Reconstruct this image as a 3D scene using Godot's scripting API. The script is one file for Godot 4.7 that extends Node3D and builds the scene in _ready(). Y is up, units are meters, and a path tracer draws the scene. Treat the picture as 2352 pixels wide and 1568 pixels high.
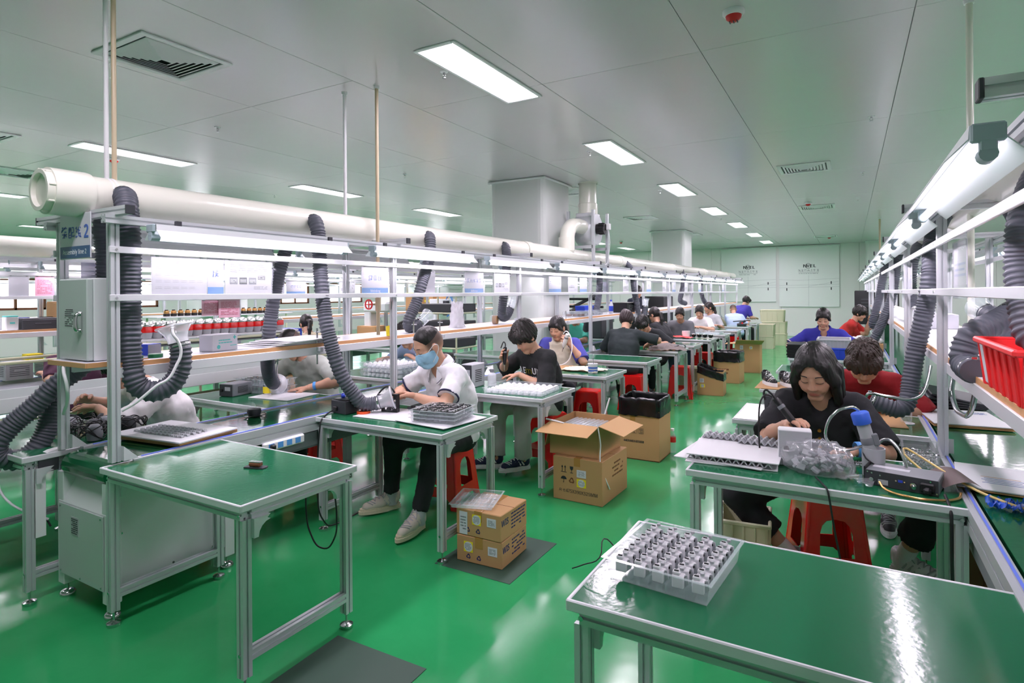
extends Node3D
# Factory hall with two assembly lines. x runs across the lines, -z along them, floor at y = 0.
const CEIL := 3.15
var M := {}
var rng := RandomNumberGenerator.new()
var cyl_cache := {}

class Geo:
	var v := PackedVector3Array()
	var n := PackedVector3Array()
	var uv := PackedVector2Array()
	var c := PackedColorArray()
	var ix := PackedInt32Array()
	var col := Color.WHITE
	var xf := Transform3D()
	func vert(p: Vector3, nn: Vector3, t := Vector2.ZERO) -> int:
		v.append(xf * p)
		n.append((xf.basis * nn).normalized())
		uv.append(t)
		c.append(col)
		return v.size() - 1
	func face(a: int, b: int, d: int) -> void:
		var g := (v[b] - v[a]).cross(v[d] - v[a])
		if g.dot(n[a] + n[b] + n[d]) > 0.0:
			ix.append_array([a, d, b])
		else:
			ix.append_array([a, b, d])
	func tri(a: Vector3, b: Vector3, d: Vector3, nn: Vector3) -> void:
		face(vert(a, nn), vert(b, nn), vert(d, nn))
	func quad(a: Vector3, b: Vector3, d: Vector3, e: Vector3, nn := Vector3.ZERO) -> void:
		if nn == Vector3.ZERO:
			nn = (b - a).cross(e - a).normalized()
		var i := vert(a, nn, Vector2(0, 1))
		vert(b, nn, Vector2(1, 1))
		vert(d, nn, Vector2(1, 0))
		vert(e, nn, Vector2(0, 0))
		face(i, i + 1, i + 2)
		face(i, i + 2, i + 3)
	func box(p: Vector3, s: Vector3, bev := 0.0) -> void:
		var h := s / 2.0
		var b := minf(bev, minf(h.x, minf(h.y, h.z)) * 0.9)
		for ax in 3:
			var u := (ax + 1) % 3
			var w := (ax + 2) % 3
			for sg in [-1.0, 1.0]:
				var nn := Vector3.ZERO
				nn[ax] = sg
				var q := []
				for k in [[-1, -1], [1, -1], [1, 1], [-1, 1]]:
					var t := Vector3.ZERO
					t[ax] = sg * h[ax]
					t[u] = k[0] * (h[u] - b)
					t[w] = k[1] * (h[w] - b)
					q.append(p + t)
				quad(q[0], q[1], q[2], q[3], nn)
		if b <= 0.0:
			return
		for ax in 3:
			var u := (ax + 1) % 3
			var w := (ax + 2) % 3
			for su in [-1.0, 1.0]:
				for sw in [-1.0, 1.0]:
					var nn := Vector3.ZERO
					nn[u] = su
					nn[w] = sw
					nn = nn.normalized()
					var q := []
					for k in [[-1, 0], [1, 0], [1, 1], [-1, 1]]:
						var t := Vector3.ZERO
						t[ax] = k[0] * (h[ax] - b)
						t[u] = su * (h[u] - (b if k[1] == 1 else 0.0))
						t[w] = sw * (h[w] - (0.0 if k[1] == 1 else b))
						q.append(p + t)
					quad(q[0], q[1], q[2], q[3], nn)
		for sx in [-1.0, 1.0]:
			for sy in [-1.0, 1.0]:
				for sz in [-1.0, 1.0]:
					var s3 := Vector3(sx, sy, sz)
					var o := p + s3 * h
					tri(o - Vector3(0, sy * b, sz * b), o - Vector3(sx * b, 0, sz * b), o - Vector3(sx * b, sy * b, 0), s3.normalized())
	func bar(a: Vector3, b: Vector3, w: float, t: float, bev := 0.0, up := Vector3.UP) -> void:
		var d := (b - a).normalized()
		if absf(d.dot(up)) > 0.99:
			up = Vector3.RIGHT
		var x := up.cross(d).normalized()
		var y := d.cross(x)
		var old := xf
		xf = xf * Transform3D(Basis(x, y, d), (a + b) / 2.0)
		box(Vector3.ZERO, Vector3(w, t, a.distance_to(b)), bev)
		xf = old
	func frame(d: Vector3) -> Basis:
		var y := d.normalized()
		var x := (Vector3.RIGHT if absf(y.x) < 0.9 else Vector3.UP).cross(y).normalized()
		return Basis(x, y, x.cross(y))
	func lathe(prof: Array, seg := 16, o := Vector3.ZERO, axis := Vector3.UP, close := false) -> void:
		# prof: Vector2(radius, height); creases where the angle is sharp
		var bs := frame(axis)
		var m := prof.size()
		for k in m - 1:
			var a: Vector2 = prof[k]
			var b: Vector2 = prof[k + 1]
			var d := b - a
			if d.length() < 1e-6:
				continue
			var nn := Vector2(d.y, -d.x).normalized()
			var na := nn
			var nb := nn
			if k > 0:
				var e: Vector2 = (a - prof[k - 1])
				var pn := Vector2(e.y, -e.x).normalized()
				if pn.dot(nn) > 0.7:
					na = (pn + nn).normalized()
			if k < m - 2:
				var e: Vector2 = (prof[k + 2] - b)
				var pn := Vector2(e.y, -e.x).normalized()
				if pn.dot(nn) > 0.7:
					nb = (pn + nn).normalized()
			var first := v.size()
			for i in seg + 1:
				var t := TAU * i / seg
				var r := Vector3(cos(t), 0, sin(t))
				vert(o + bs * (r * a.x + Vector3.UP * a.y), bs * (r * na.x + Vector3.UP * na.y), Vector2(float(i) / seg, float(k) / (m - 1)))
				vert(o + bs * (r * b.x + Vector3.UP * b.y), bs * (r * nb.x + Vector3.UP * nb.y), Vector2(float(i) / seg, float(k + 1) / (m - 1)))
			for i in seg:
				var q := first + i * 2
				if a.x > 1e-6:
					face(q, q + 1, q + 2)
				if b.x > 1e-6:
					face(q + 1, q + 3, q + 2)
	func cyl(a: Vector3, b: Vector3, r: float, seg := 12, r2 := -1.0) -> void:
		var hh := a.distance_to(b)
		if r2 < 0.0:
			r2 = r
		lathe([Vector2(0, 0), Vector2(r, 0), Vector2(r2, hh), Vector2(0, hh)], seg, a, b - a)
	func ball(p: Vector3, s: Vector3, seg := 12, rings := 7) -> void:
		var first := v.size()
		for j in rings + 1:
			var ph := PI * j / rings
			for i in seg + 1:
				var t := TAU * i / seg
				var d := Vector3(sin(ph) * cos(t), cos(ph), sin(ph) * sin(t))
				vert(p + d * s, d / s, Vector2(float(i) / seg, float(j) / rings))
		for j in rings:
			for i in seg:
				var q := first + j * (seg + 1) + i
				if j > 0:
					face(q, q + 1, q + seg + 1)
				if j < rings - 1:
					face(q + 1, q + seg + 2, q + seg + 1)
	func tube(path: PackedVector3Array, rad, seg := 10, caps := true) -> void:
		# rad: a number or an array with one radius per point
		var m := path.size()
		var x := Vector3.ZERO
		var first := v.size()
		for k in m:
			var d := (path[mini(k + 1, m - 1)] - path[maxi(k - 1, 0)]).normalized()
			if x == Vector3.ZERO:
				x = frame(d).x
			x = (x - d * x.dot(d)).normalized()
			var y := d.cross(x)
			var r: float = rad[k] if rad is PackedFloat32Array else rad
			var sl := 0.0
			if rad is PackedFloat32Array:
				var l := path[mini(k + 1, m - 1)].distance_to(path[maxi(k - 1, 0)])
				sl = (rad[mini(k + 1, m - 1)] - rad[maxi(k - 1, 0)]) / maxf(l, 1e-5)
			for i in seg + 1:
				var t := TAU * i / seg
				var e := x * cos(t) + y * sin(t)
				vert(path[k] + e * r, e - d * sl, Vector2(float(i) / seg, float(k)))
			if k > 0:
				for i in seg:
					var q := first + (k - 1) * (seg + 1) + i
					face(q, q + 1, q + seg + 1)
					face(q + 1, q + seg + 2, q + seg + 1)
			if caps and (k == 0 or k == m - 1):
				var nn := -d if k == 0 else d
				var base := vert(path[k], nn)
				for i in seg + 1:
					var t := TAU * i / seg
					vert(path[k] + (x * cos(t) + y * sin(t)) * r, nn)
				for i in seg:
					face(base, base + 1 + i, base + 2 + i)
				if k == 0:
					first += seg + 2
					# ring 0 has to follow the cap for the index arithmetic above
					for i in seg + 1:
						var t := TAU * i / seg
						var e := x * cos(t) + y * sin(t)
						vert(path[k] + e * r, e - d * sl)
					first = v.size() - seg - 1
	func prism(pts: PackedVector2Array, depth: float, bx := Vector3.RIGHT, by := Vector3.UP, o := Vector3.ZERO) -> void:
		# polygon in the plane of bx and by, pushed out along bx x by
		var bz := bx.cross(by).normalized()
		var tr := Geometry2D.triangulate_polygon(pts)
		for sg in 2:
			var nn := bz if sg else -bz
			var f := v.size()
			for p in pts:
				vert(o + bx * p.x + by * p.y + bz * depth * sg, nn, p)
			for k in range(0, tr.size(), 3):
				face(f + tr[k], f + tr[k + 1], f + tr[k + 2])
		var area := 0.0
		for k in pts.size():
			area += pts[k].cross(pts[(k + 1) % pts.size()])
		for k in pts.size():
			var p := pts[k]
			var q := pts[(k + 1) % pts.size()]
			var d := (q - p).normalized() * signf(area)
			var a := o + bx * p.x + by * p.y
			var b := o + bx * q.x + by * q.y
			quad(a, b, b + bz * depth, a + bz * depth, bx * d.y - by * d.x)
	func sheet(cols: int, rows: int, f: Callable) -> void:
		# a smooth two-sided patch: f(u, v) -> Vector3
		var p := []
		var first := v.size()
		for j in rows + 1:
			for i in cols + 1:
				p.append(f.call(float(i) / cols, float(j) / rows))
		for j in rows + 1:
			for i in cols + 1:
				var du: Vector3 = p[j * (cols + 1) + mini(i + 1, cols)] - p[j * (cols + 1) + maxi(i - 1, 0)]
				var dv: Vector3 = p[mini(j + 1, rows) * (cols + 1) + i] - p[maxi(j - 1, 0) * (cols + 1) + i]
				vert(p[j * (cols + 1) + i], du.cross(dv).normalized(), Vector2(float(i) / cols, float(j) / rows))
		for j in rows:
			for i in cols:
				var q := first + j * (cols + 1) + i
				face(q, q + 1, q + cols + 1)
				face(q + 1, q + cols + 2, q + cols + 1)
	func mesh(colored := false) -> ArrayMesh:
		var a := []
		a.resize(Mesh.ARRAY_MAX)
		a[Mesh.ARRAY_VERTEX] = v
		a[Mesh.ARRAY_NORMAL] = n
		a[Mesh.ARRAY_TEX_UV] = uv
		if colored:
			a[Mesh.ARRAY_COLOR] = c
		a[Mesh.ARRAY_INDEX] = ix
		var m := ArrayMesh.new()
		m.add_surface_from_arrays(Mesh.PRIMITIVE_TRIANGLES, a)
		return m

func rgb(r: int, g: int, b: int) -> Color:
	return Color8(r, g, b)

func mat(key: String, col: Color, rough := 0.5, metal := 0.0, more := {}) -> StandardMaterial3D:
	var m := StandardMaterial3D.new()
	m.resource_name = key
	m.albedo_color = col
	m.roughness = rough
	m.metallic = metal
	for k in more:
		m.set(k, more[k])
	M[key] = m
	return m

func get_mat(m) -> Material:
	return M[m] if m is String else m

func obj(called: String, g, m, parent: Node = self, at := Vector3.ZERO) -> MeshInstance3D:
	var o := MeshInstance3D.new()
	o.name = called
	o.mesh = g.mesh(get_mat(m).vertex_color_use_as_albedo) if g is Geo else g
	o.material_override = get_mat(m)
	o.position = at
	parent.add_child(o, true)
	return o

func tag(o: Node, label: String, category: String, group := "") -> Node:
	o.set_meta("label", label)
	o.set_meta("category", category)
	if group:
		o.set_meta("group", group)
	return o

func thing(called: String, label: String, category: String, at := Vector3.ZERO, turn := 0.0, group := "") -> Node3D:
	var o := Node3D.new()
	o.name = called
	add_child(o, true)
	o.position = at
	o.rotation.y = turn
	tag(o, label, category, group)
	return o

func struct(called: String, g, m, at := Vector3.ZERO) -> MeshInstance3D:
	var o := obj(called, g, m, self, at)
	o.set_meta("kind", "structure")
	return o

func dup(o: Node3D, label: String, at: Vector3, turn := 0.0) -> Node3D:
	var r: Node3D = o.duplicate()
	r.name = String(o.name).rstrip("0123456789")
	add_child(r, true)
	r.position = at
	r.rotation.y = turn
	r.set_meta("label", label)
	return r

func bx(p: Vector3, s: Vector3, bev := 0.0) -> Geo:
	var g := Geo.new()
	g.box(p, s, bev)
	return g

func curve(pts: Array, step := 0.02) -> PackedVector3Array:
	# a smooth path through the points
	var c := Curve3D.new()
	c.bake_interval = step
	for k in pts.size():
		var a: Vector3 = pts[maxi(k - 1, 0)]
		var b: Vector3 = pts[mini(k + 1, pts.size() - 1)]
		var t := (b - a) * (0.5 if k == 0 or k == pts.size() - 1 else 1.0) / 3.2
		if k > 0:
			t = t.limit_length(pts[k].distance_to(pts[k - 1]) * 0.45)
		if k < pts.size() - 1:
			t = t.limit_length(pts[k].distance_to(pts[k + 1]) * 0.45)
		c.add_point(pts[k], -t, t)
	return c.get_baked_points()

func cord(called: String, pts: Array, r: float, m, label := "", category := "cable", parent: Node = self, step := 0.02) -> MeshInstance3D:
	var g := Geo.new()
	g.tube(curve(pts, step), r, 8)
	var o := obj(called, g, m, parent)
	if label:
		tag(o, label, category)
	return o

func noise_tex(freq: float, from: Color, to: Color, seed_: int, size := 512, normal := false, strength := 1.0, oct := 4) -> NoiseTexture2D:
	var f := FastNoiseLite.new()
	f.seed = seed_
	f.frequency = freq
	f.fractal_octaves = oct
	var t := NoiseTexture2D.new()
	t.width = size
	t.height = size
	t.seamless = true
	t.noise = f
	if normal:
		t.as_normal_map = true
		t.bump_strength = strength
	else:
		var r := Gradient.new()
		r.set_color(0, from)
		r.set_color(1, to)
		t.color_ramp = r
	return t

# profile of slotted aluminium, w x h, slots in the sides that are 40 mm wide
func slot_poly(w: float, h: float) -> PackedVector2Array:
	var p := PackedVector2Array()
	var a := w / 2.0
	var b := h / 2.0
	var s := 0.0042
	var d := 0.007
	for k in 4:
		var e := a if k % 2 == 0 else b
		var f := b if k % 2 == 0 else a
		var q := [Vector2(-e, -f), Vector2(-s, -f), Vector2(-s, -f + d), Vector2(s, -f + d), Vector2(s, -f)]
		for t in q:
			p.append(t.rotated(PI / 2 * k))
	return p

func ext(g: Geo, a: Vector3, b: Vector3, w := 0.04, h := 0.04) -> void:
	# a length of slotted profile from a to b; w is measured sideways, h upwards (along z for a post)
	var d := (b - a).normalized()
	var up := Vector3.UP if absf(d.y) < 0.9 else Vector3.FORWARD
	var x := d.cross(up).normalized()
	var y := x.cross(d).normalized()
	# prism pushes out along x cross y
	if x.cross(y).dot(d) < 0:
		x = -x
	g.prism(slot_poly(w, h), a.distance_to(b), x, y, a)

func profile(called: String, a: Vector3, b: Vector3, parent: Node, w := 0.04, h := 0.04, m = "alu") -> MeshInstance3D:
	var g := Geo.new()
	ext(g, a, b, w, h)
	return obj(called, g, m, parent)

func _ready() -> void:
	rng.seed = 11
	# camera, sky, exposure
	var cam := Camera3D.new()
	cam.name = "camera"
	add_child(cam)
	cam.position = Vector3(0, 1.552, 0)
	cam.basis = Basis(Vector3.UP, 0.5235) * Basis(Vector3.BACK, -0.0071)
	cam.projection = Camera3D.PROJECTION_FRUSTUM
	cam.near = 0.05
	cam.far = 120.0
	cam.size = 0.05 * 1568.0 / 1344.0
	cam.frustum_offset = Vector2(0, -0.05 * 110.5 / 1344.0)
	cam.current = true
	var we := WorldEnvironment.new()
	we.name = "surroundings"
	var e := Environment.new()
	e.background_mode = Environment.BG_SKY
	var sky := Sky.new()
	var sm := ProceduralSkyMaterial.new()
	sm.sky_top_color = rgb(190, 214, 240)
	sm.sky_horizon_color = rgb(235, 240, 245)
	sm.ground_bottom_color = rgb(150, 150, 145)
	sm.ground_horizon_color = rgb(225, 228, 228)
	sm.energy_multiplier = 2.5
	sky.sky_material = sm
	e.sky = sky
	e.tonemap_mode = Environment.TONE_MAPPER_LINEAR
	e.tonemap_exposure = EXPOSURE
	e.sdfgi_enabled = true
	e.ssao_enabled = true
	e.ssil_enabled = true
	we.environment = e
	add_child(we)
	materials()
	room()
	ceiling_fittings()
	lines()
	benches()
	near_left_props()
	table_props()
	right_props()
	floor_props()
	far_props()
	hoses()
	signs()
	people()

const EXPOSURE := 2.6
const PANEL_LIGHT := 1.5
const TUBE_LIGHT := 0.22

func materials() -> void:
	mat("alu", rgb(206, 210, 214), 0.36, 0.4)
	mat("alu_flat", rgb(222, 224, 228), 0.42, 0.3)
	mat("steel", rgb(205, 206, 208), 0.2, 1.0)
	mat("powder", rgb(224, 230, 230), 0.4)
	mat("powder_dark", rgb(190, 202, 198), 0.45)
	mat("white", rgb(235, 236, 238), 0.4)
	mat("lampshade", rgb(240, 242, 246), 0.35)
	mat("holder", rgb(170, 186, 194), 0.45)
	mat("pvc", rgb(232, 233, 220), 0.28, 0.0, {"clearcoat_enabled": true, "clearcoat": 0.4, "clearcoat_roughness": 0.12})
	mat("pvc_tan", rgb(196, 180, 150), 0.4)
	mat("hose", rgb(84, 88, 98), 0.5)
	mat("black", rgb(24, 25, 28), 0.45)
	mat("dark", rgb(58, 60, 66), 0.5)
	mat("gray", rgb(128, 132, 138), 0.5)
	mat("lightgray", rgb(180, 183, 188), 0.5)
	mat("board", rgb(238, 238, 244), 0.32)
	mat("wood_edge", rgb(214, 160, 110), 0.5)
	mat("kraft", rgb(190, 148, 100), 0.75)
	mat("kraft_in", rgb(204, 162, 112), 0.8)
	mat("whitecard", rgb(232, 232, 236), 0.5)
	mat("paper", rgb(214, 214, 222), 0.6)
	mat("ink", rgb(40, 44, 52), 0.6)
	mat("navy_ink", rgb(36, 46, 100), 0.6)
	mat("sign_blue", rgb(86, 156, 224), 0.5)
	mat("sign_text", rgb(66, 106, 190), 0.5)
	mat("deep_blue", rgb(58, 98, 140), 0.5)
	mat("white_ink", rgb(240, 244, 250), 0.5)
	mat("pink", rgb(240, 182, 204), 0.6)
	mat("pink_ink", rgb(214, 112, 140), 0.6)
	mat("red", rgb(242, 22, 24), 0.22, 0.0, {"clearcoat_enabled": true, "clearcoat": 0.5, "clearcoat_roughness": 0.1})
	mat("redbin", rgb(236, 44, 48), 0.4)
	mat("blue", rgb(46, 74, 196), 0.35)
	mat("strip_blue", rgb(112, 136, 246), 0.3)
	mat("yellow", rgb(246, 226, 40), 0.5)
	mat("orange", rgb(240, 92, 40), 0.5)
	mat("copper", rgb(220, 170, 110), 0.25, 0.9)
	mat("brown", rgb(120, 70, 40), 0.5)
	mat("cream_plastic", rgb(228, 226, 196), 0.35, 0.0, {"backlight_enabled": true, "backlight": rgb(120, 118, 100)})
	mat("bag", rgb(20, 21, 23), 0.22)
	mat("clear", Color(0.96, 0.98, 1.0, 0.10), 0.06, 0.0, {"transparency": BaseMaterial3D.TRANSPARENCY_ALPHA})
	mat("clear_tray", Color(0.9, 0.95, 0.97, 0.22), 0.12, 0.0, {"transparency": BaseMaterial3D.TRANSPARENCY_ALPHA})
	mat("hood", Color(0.95, 0.96, 0.98, 0.3), 0.1, 0.0, {"transparency": BaseMaterial3D.TRANSPARENCY_ALPHA})
	mat("film", Color(0.93, 0.94, 0.97, 0.16), 0.18, 0.0, {"transparency": BaseMaterial3D.TRANSPARENCY_ALPHA})
	mat("frosted", Color(0.94, 0.95, 0.98, 0.55), 0.4, 0.0, {"transparency": BaseMaterial3D.TRANSPARENCY_ALPHA})
	mat("glass", Color(0.95, 0.98, 1.0, 0.08), 0.03, 0.0, {"transparency": BaseMaterial3D.TRANSPARENCY_ALPHA})
	mat("tube_glow", Color.WHITE, 0.4, 0.0, {"emission_enabled": true, "emission": Color(0.97, 0.96, 1.0), "emission_energy_multiplier": 1.0})
	mat("panel_glow", Color.WHITE, 0.4, 0.0, {"emission_enabled": true, "emission": Color(0.98, 1.0, 1.0), "emission_energy_multiplier": 0.9})
	# floor: glossy green epoxy, faintly uneven and worn
	mat("floor", Color.WHITE, 1.0, 0.0, {"metallic_specular": 0.36,
		"albedo_texture": noise_tex(0.006, rgb(44, 158, 92), rgb(54, 168, 102), 3),
		"roughness_texture": noise_tex(0.01, Color(0.10, 0.10, 0.10), Color(0.2, 0.2, 0.2), 5),
		"normal_enabled": true, "normal_texture": noise_tex(0.02, Color.BLACK, Color.WHITE, 7, 512, true, 1.2, 2), "normal_scale": 0.08,
		"uv1_triplanar": true, "uv1_world_triplanar": true, "uv1_scale": Vector3(0.45, 0.45, 0.45)})
	mat("laminate", rgb(32, 112, 74), 0.14, 0.0, {
		"normal_enabled": true, "normal_texture": noise_tex(0.03, Color.BLACK, Color.WHITE, 9, 512, true, 2.0, 3), "normal_scale": 0.10,
		"uv1_triplanar": true, "uv1_world_triplanar": true, "uv1_scale": Vector3(2.2, 2.2, 2.2)})
	mat("belt", rgb(20, 96, 58), 0.1, 0.0, {
		"normal_enabled": true, "normal_texture": M.laminate.normal_texture, "normal_scale": 0.06,
		"uv1_triplanar": true, "uv1_world_triplanar": true, "uv1_scale": Vector3(1.1, 1.1, 1.1)})
	mat("rubber_mat", rgb(58, 86, 72), 0.55)
	mat("ceiling", rgb(212, 210, 212), 0.24, 0.12, {
		"normal_enabled": true, "normal_texture": noise_tex(0.012, Color.BLACK, Color.WHITE, 13, 512, true, 1.5, 2), "normal_scale": 0.10,
		"uv1_triplanar": true, "uv1_world_triplanar": true, "uv1_scale": Vector3(0.5, 0.5, 0.5)})
	mat("wall", rgb(240, 237, 237), 0.35)
	mat("beige_shoe", rgb(206, 198, 184), 0.6)
	mat("cream_sole", rgb(214, 204, 176), 0.6)
	mat("steel_cloth", rgb(176, 176, 178), 0.4, 0.3)
	mat("navy_shoe", rgb(34, 42, 82), 0.6)
	mat("brass", rgb(206, 168, 92), 0.3, 0.9)
	mat("bead_red", rgb(140, 20, 36), 0.3)
	mat("seam", rgb(120, 126, 124), 0.6)
	mat("blind", rgb(240, 242, 242), 0.6)

func room() -> void:
	var x0 := -19.0
	var x1 := 5.0
	var z0 := 4.5
	var z1 := -22.5
	struct("floor", bx(Vector3((x0 + x1) / 2, -0.1, (z0 + z1) / 2), Vector3(x1 - x0 + 0.4, 0.2, z0 - z1 + 0.4)), "floor")
	# ceiling: a slab with panels hung below it, thin joints between them
	var ce := struct("ceiling", bx(Vector3((x0 + x1) / 2, CEIL + 0.11, (z0 + z1) / 2), Vector3(x1 - x0 + 0.4, 0.2, z0 - z1 + 0.4)), "seam")
	var pm := {}
	var nx := 0
	var x := -0.85 + 1.18 * 5
	while x > x0:
		var xa := maxf(x - 1.18, x0)
		var xb := minf(x, x1)
		x -= 1.18
		if xb - xa < 0.05:
			continue
		var z := 4.0 - 0.8 * (1 if xb > -2.1 else 0)
		var edges := [z0]
		while z > z1:
			edges.append(z)
			z -= 2.4
		edges.append(z1)
		for k in edges.size() - 1:
			var l: float = edges[k] - edges[k + 1]
			if l < 0.05:
				continue
			var key := "%.2f %.2f" % [xb - xa, l]
			if not pm.has(key):
				pm[key] = bx(Vector3.ZERO, Vector3(xb - xa - 0.004, 0.02, l - 0.004), 0.002).mesh()
			obj("ceiling_panel", pm[key], "ceiling", ce, Vector3((xa + xb) / 2, CEIL + 0.01, edges[k] - l / 2))
		nx += 1
	# walls with joints between their panels
	var wb := struct("wall_back", bx(Vector3((x0 + x1) / 2, CEIL / 2, z1 - 0.13), Vector3(x1 - x0 + 0.4, CEIL, 0.2)), "seam")
	x = x1
	while x > x0 + 0.01:
		var w := minf(1.18, x - x0)
		obj("wall_panel", bx(Vector3(x - w / 2, CEIL / 2, z1 - 0.015), Vector3(w - 0.006, CEIL, 0.03), 0.002), "wall", wb)
		x -= w
	struct("wall_right", bx(Vector3(x1 + 0.1, CEIL / 2, (z0 + z1) / 2), Vector3(0.2, CEIL, z0 - z1)), "wall")
	struct("wall_front", bx(Vector3((x0 + x1) / 2, CEIL / 2, z0 + 0.1), Vector3(x1 - x0 + 0.4, CEIL, 0.2)), "wall")
	# left wall with a band of brown-framed windows
	var wl := Geo.new()
	wl.box(Vector3(x0 - 0.1, 0.6, (z0 + z1) / 2), Vector3(0.2, 1.2, z0 - z1))
	wl.box(Vector3(x0 - 0.1, 2.6, (z0 + z1) / 2), Vector3(0.2, 1.1, z0 - z1))
	var k := 0
	var zz := z0
	while zz > z1 + 0.5:
		wl.box(Vector3(x0 - 0.1, 1.625, zz - 0.5), Vector3(0.2, 0.85, 1.0))
		if zz - 3.0 > z1:
			var g := Geo.new()
			for f in [0.0, 0.33, 0.67, 1.0]:
				g.box(Vector3(x0 - 0.1, 1.625, zz - 1.03 - 1.94 * f), Vector3(0.06, 0.85, 0.06), 0.004)
			for yy in [1.23, 2.02]:
				g.box(Vector3(x0 - 0.1, yy, zz - 2.0), Vector3(0.06, 0.06, 2.0), 0.004)
			k += 1
			var wn := struct("window_%d" % k, g, "brown")
			for f in 3:
				obj("pane", bx(Vector3(x0 - 0.1, 1.625, zz - 1.03 - 1.94 * (f + 0.5) / 3.0), Vector3(0.008, 0.74, 0.58)), "glass", wn)
		zz -= 3.0
	struct("wall_left", wl, "wall")
	struct("baseboard_back", bx(Vector3((x0 + x1) / 2, 0.05, z1 + 0.008), Vector3(x1 - x0, 0.1, 0.016), 0.003), "white")
	# square columns clad in sheet with rounded corners
	for p in [Vector3(-4.03, 0, -7.55), Vector3(-4.07, 0, -15.5), Vector3(-11.5, 0, -7.55), Vector3(-11.5, 0, -15.5), Vector3(0.9, 0, -22.2)]:
		var g := Geo.new()
		var pts := PackedVector2Array()
		for q in 4:
			for s in 5:
				pts.append((Vector2(0.34, 0.34) + Vector2(0.1, 0).rotated(PI / 8 * s)).rotated(PI / 2 * q))
		g.prism(pts, CEIL, Vector3.RIGHT, Vector3.FORWARD)
		var cc := struct("column", g, mat("column", rgb(214, 220, 216), 0.35), p)
		obj("cap_trim", bx(Vector3(0, CEIL - 0.02, 0), Vector3(0.92, 0.03, 0.92), 0.01), "white", cc)

func area(parent: Node, at: Vector3, size: Vector2, energy: float, turn := Vector3(-PI / 2, 0, 0), col := Color(1.0, 0.93, 1.0)) -> void:
	var l := AreaLight3D.new()
	l.name = "lamp"
	l.area_size = size
	l.light_energy = energy
	l.light_color = col
	l.area_normalize_energy = true
	l.area_range = 30.0
	l.area_attenuation = 2.0
	l.shadow_enabled = true
	parent.add_child(l, true)
	l.position = at
	l.rotation = turn

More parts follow.
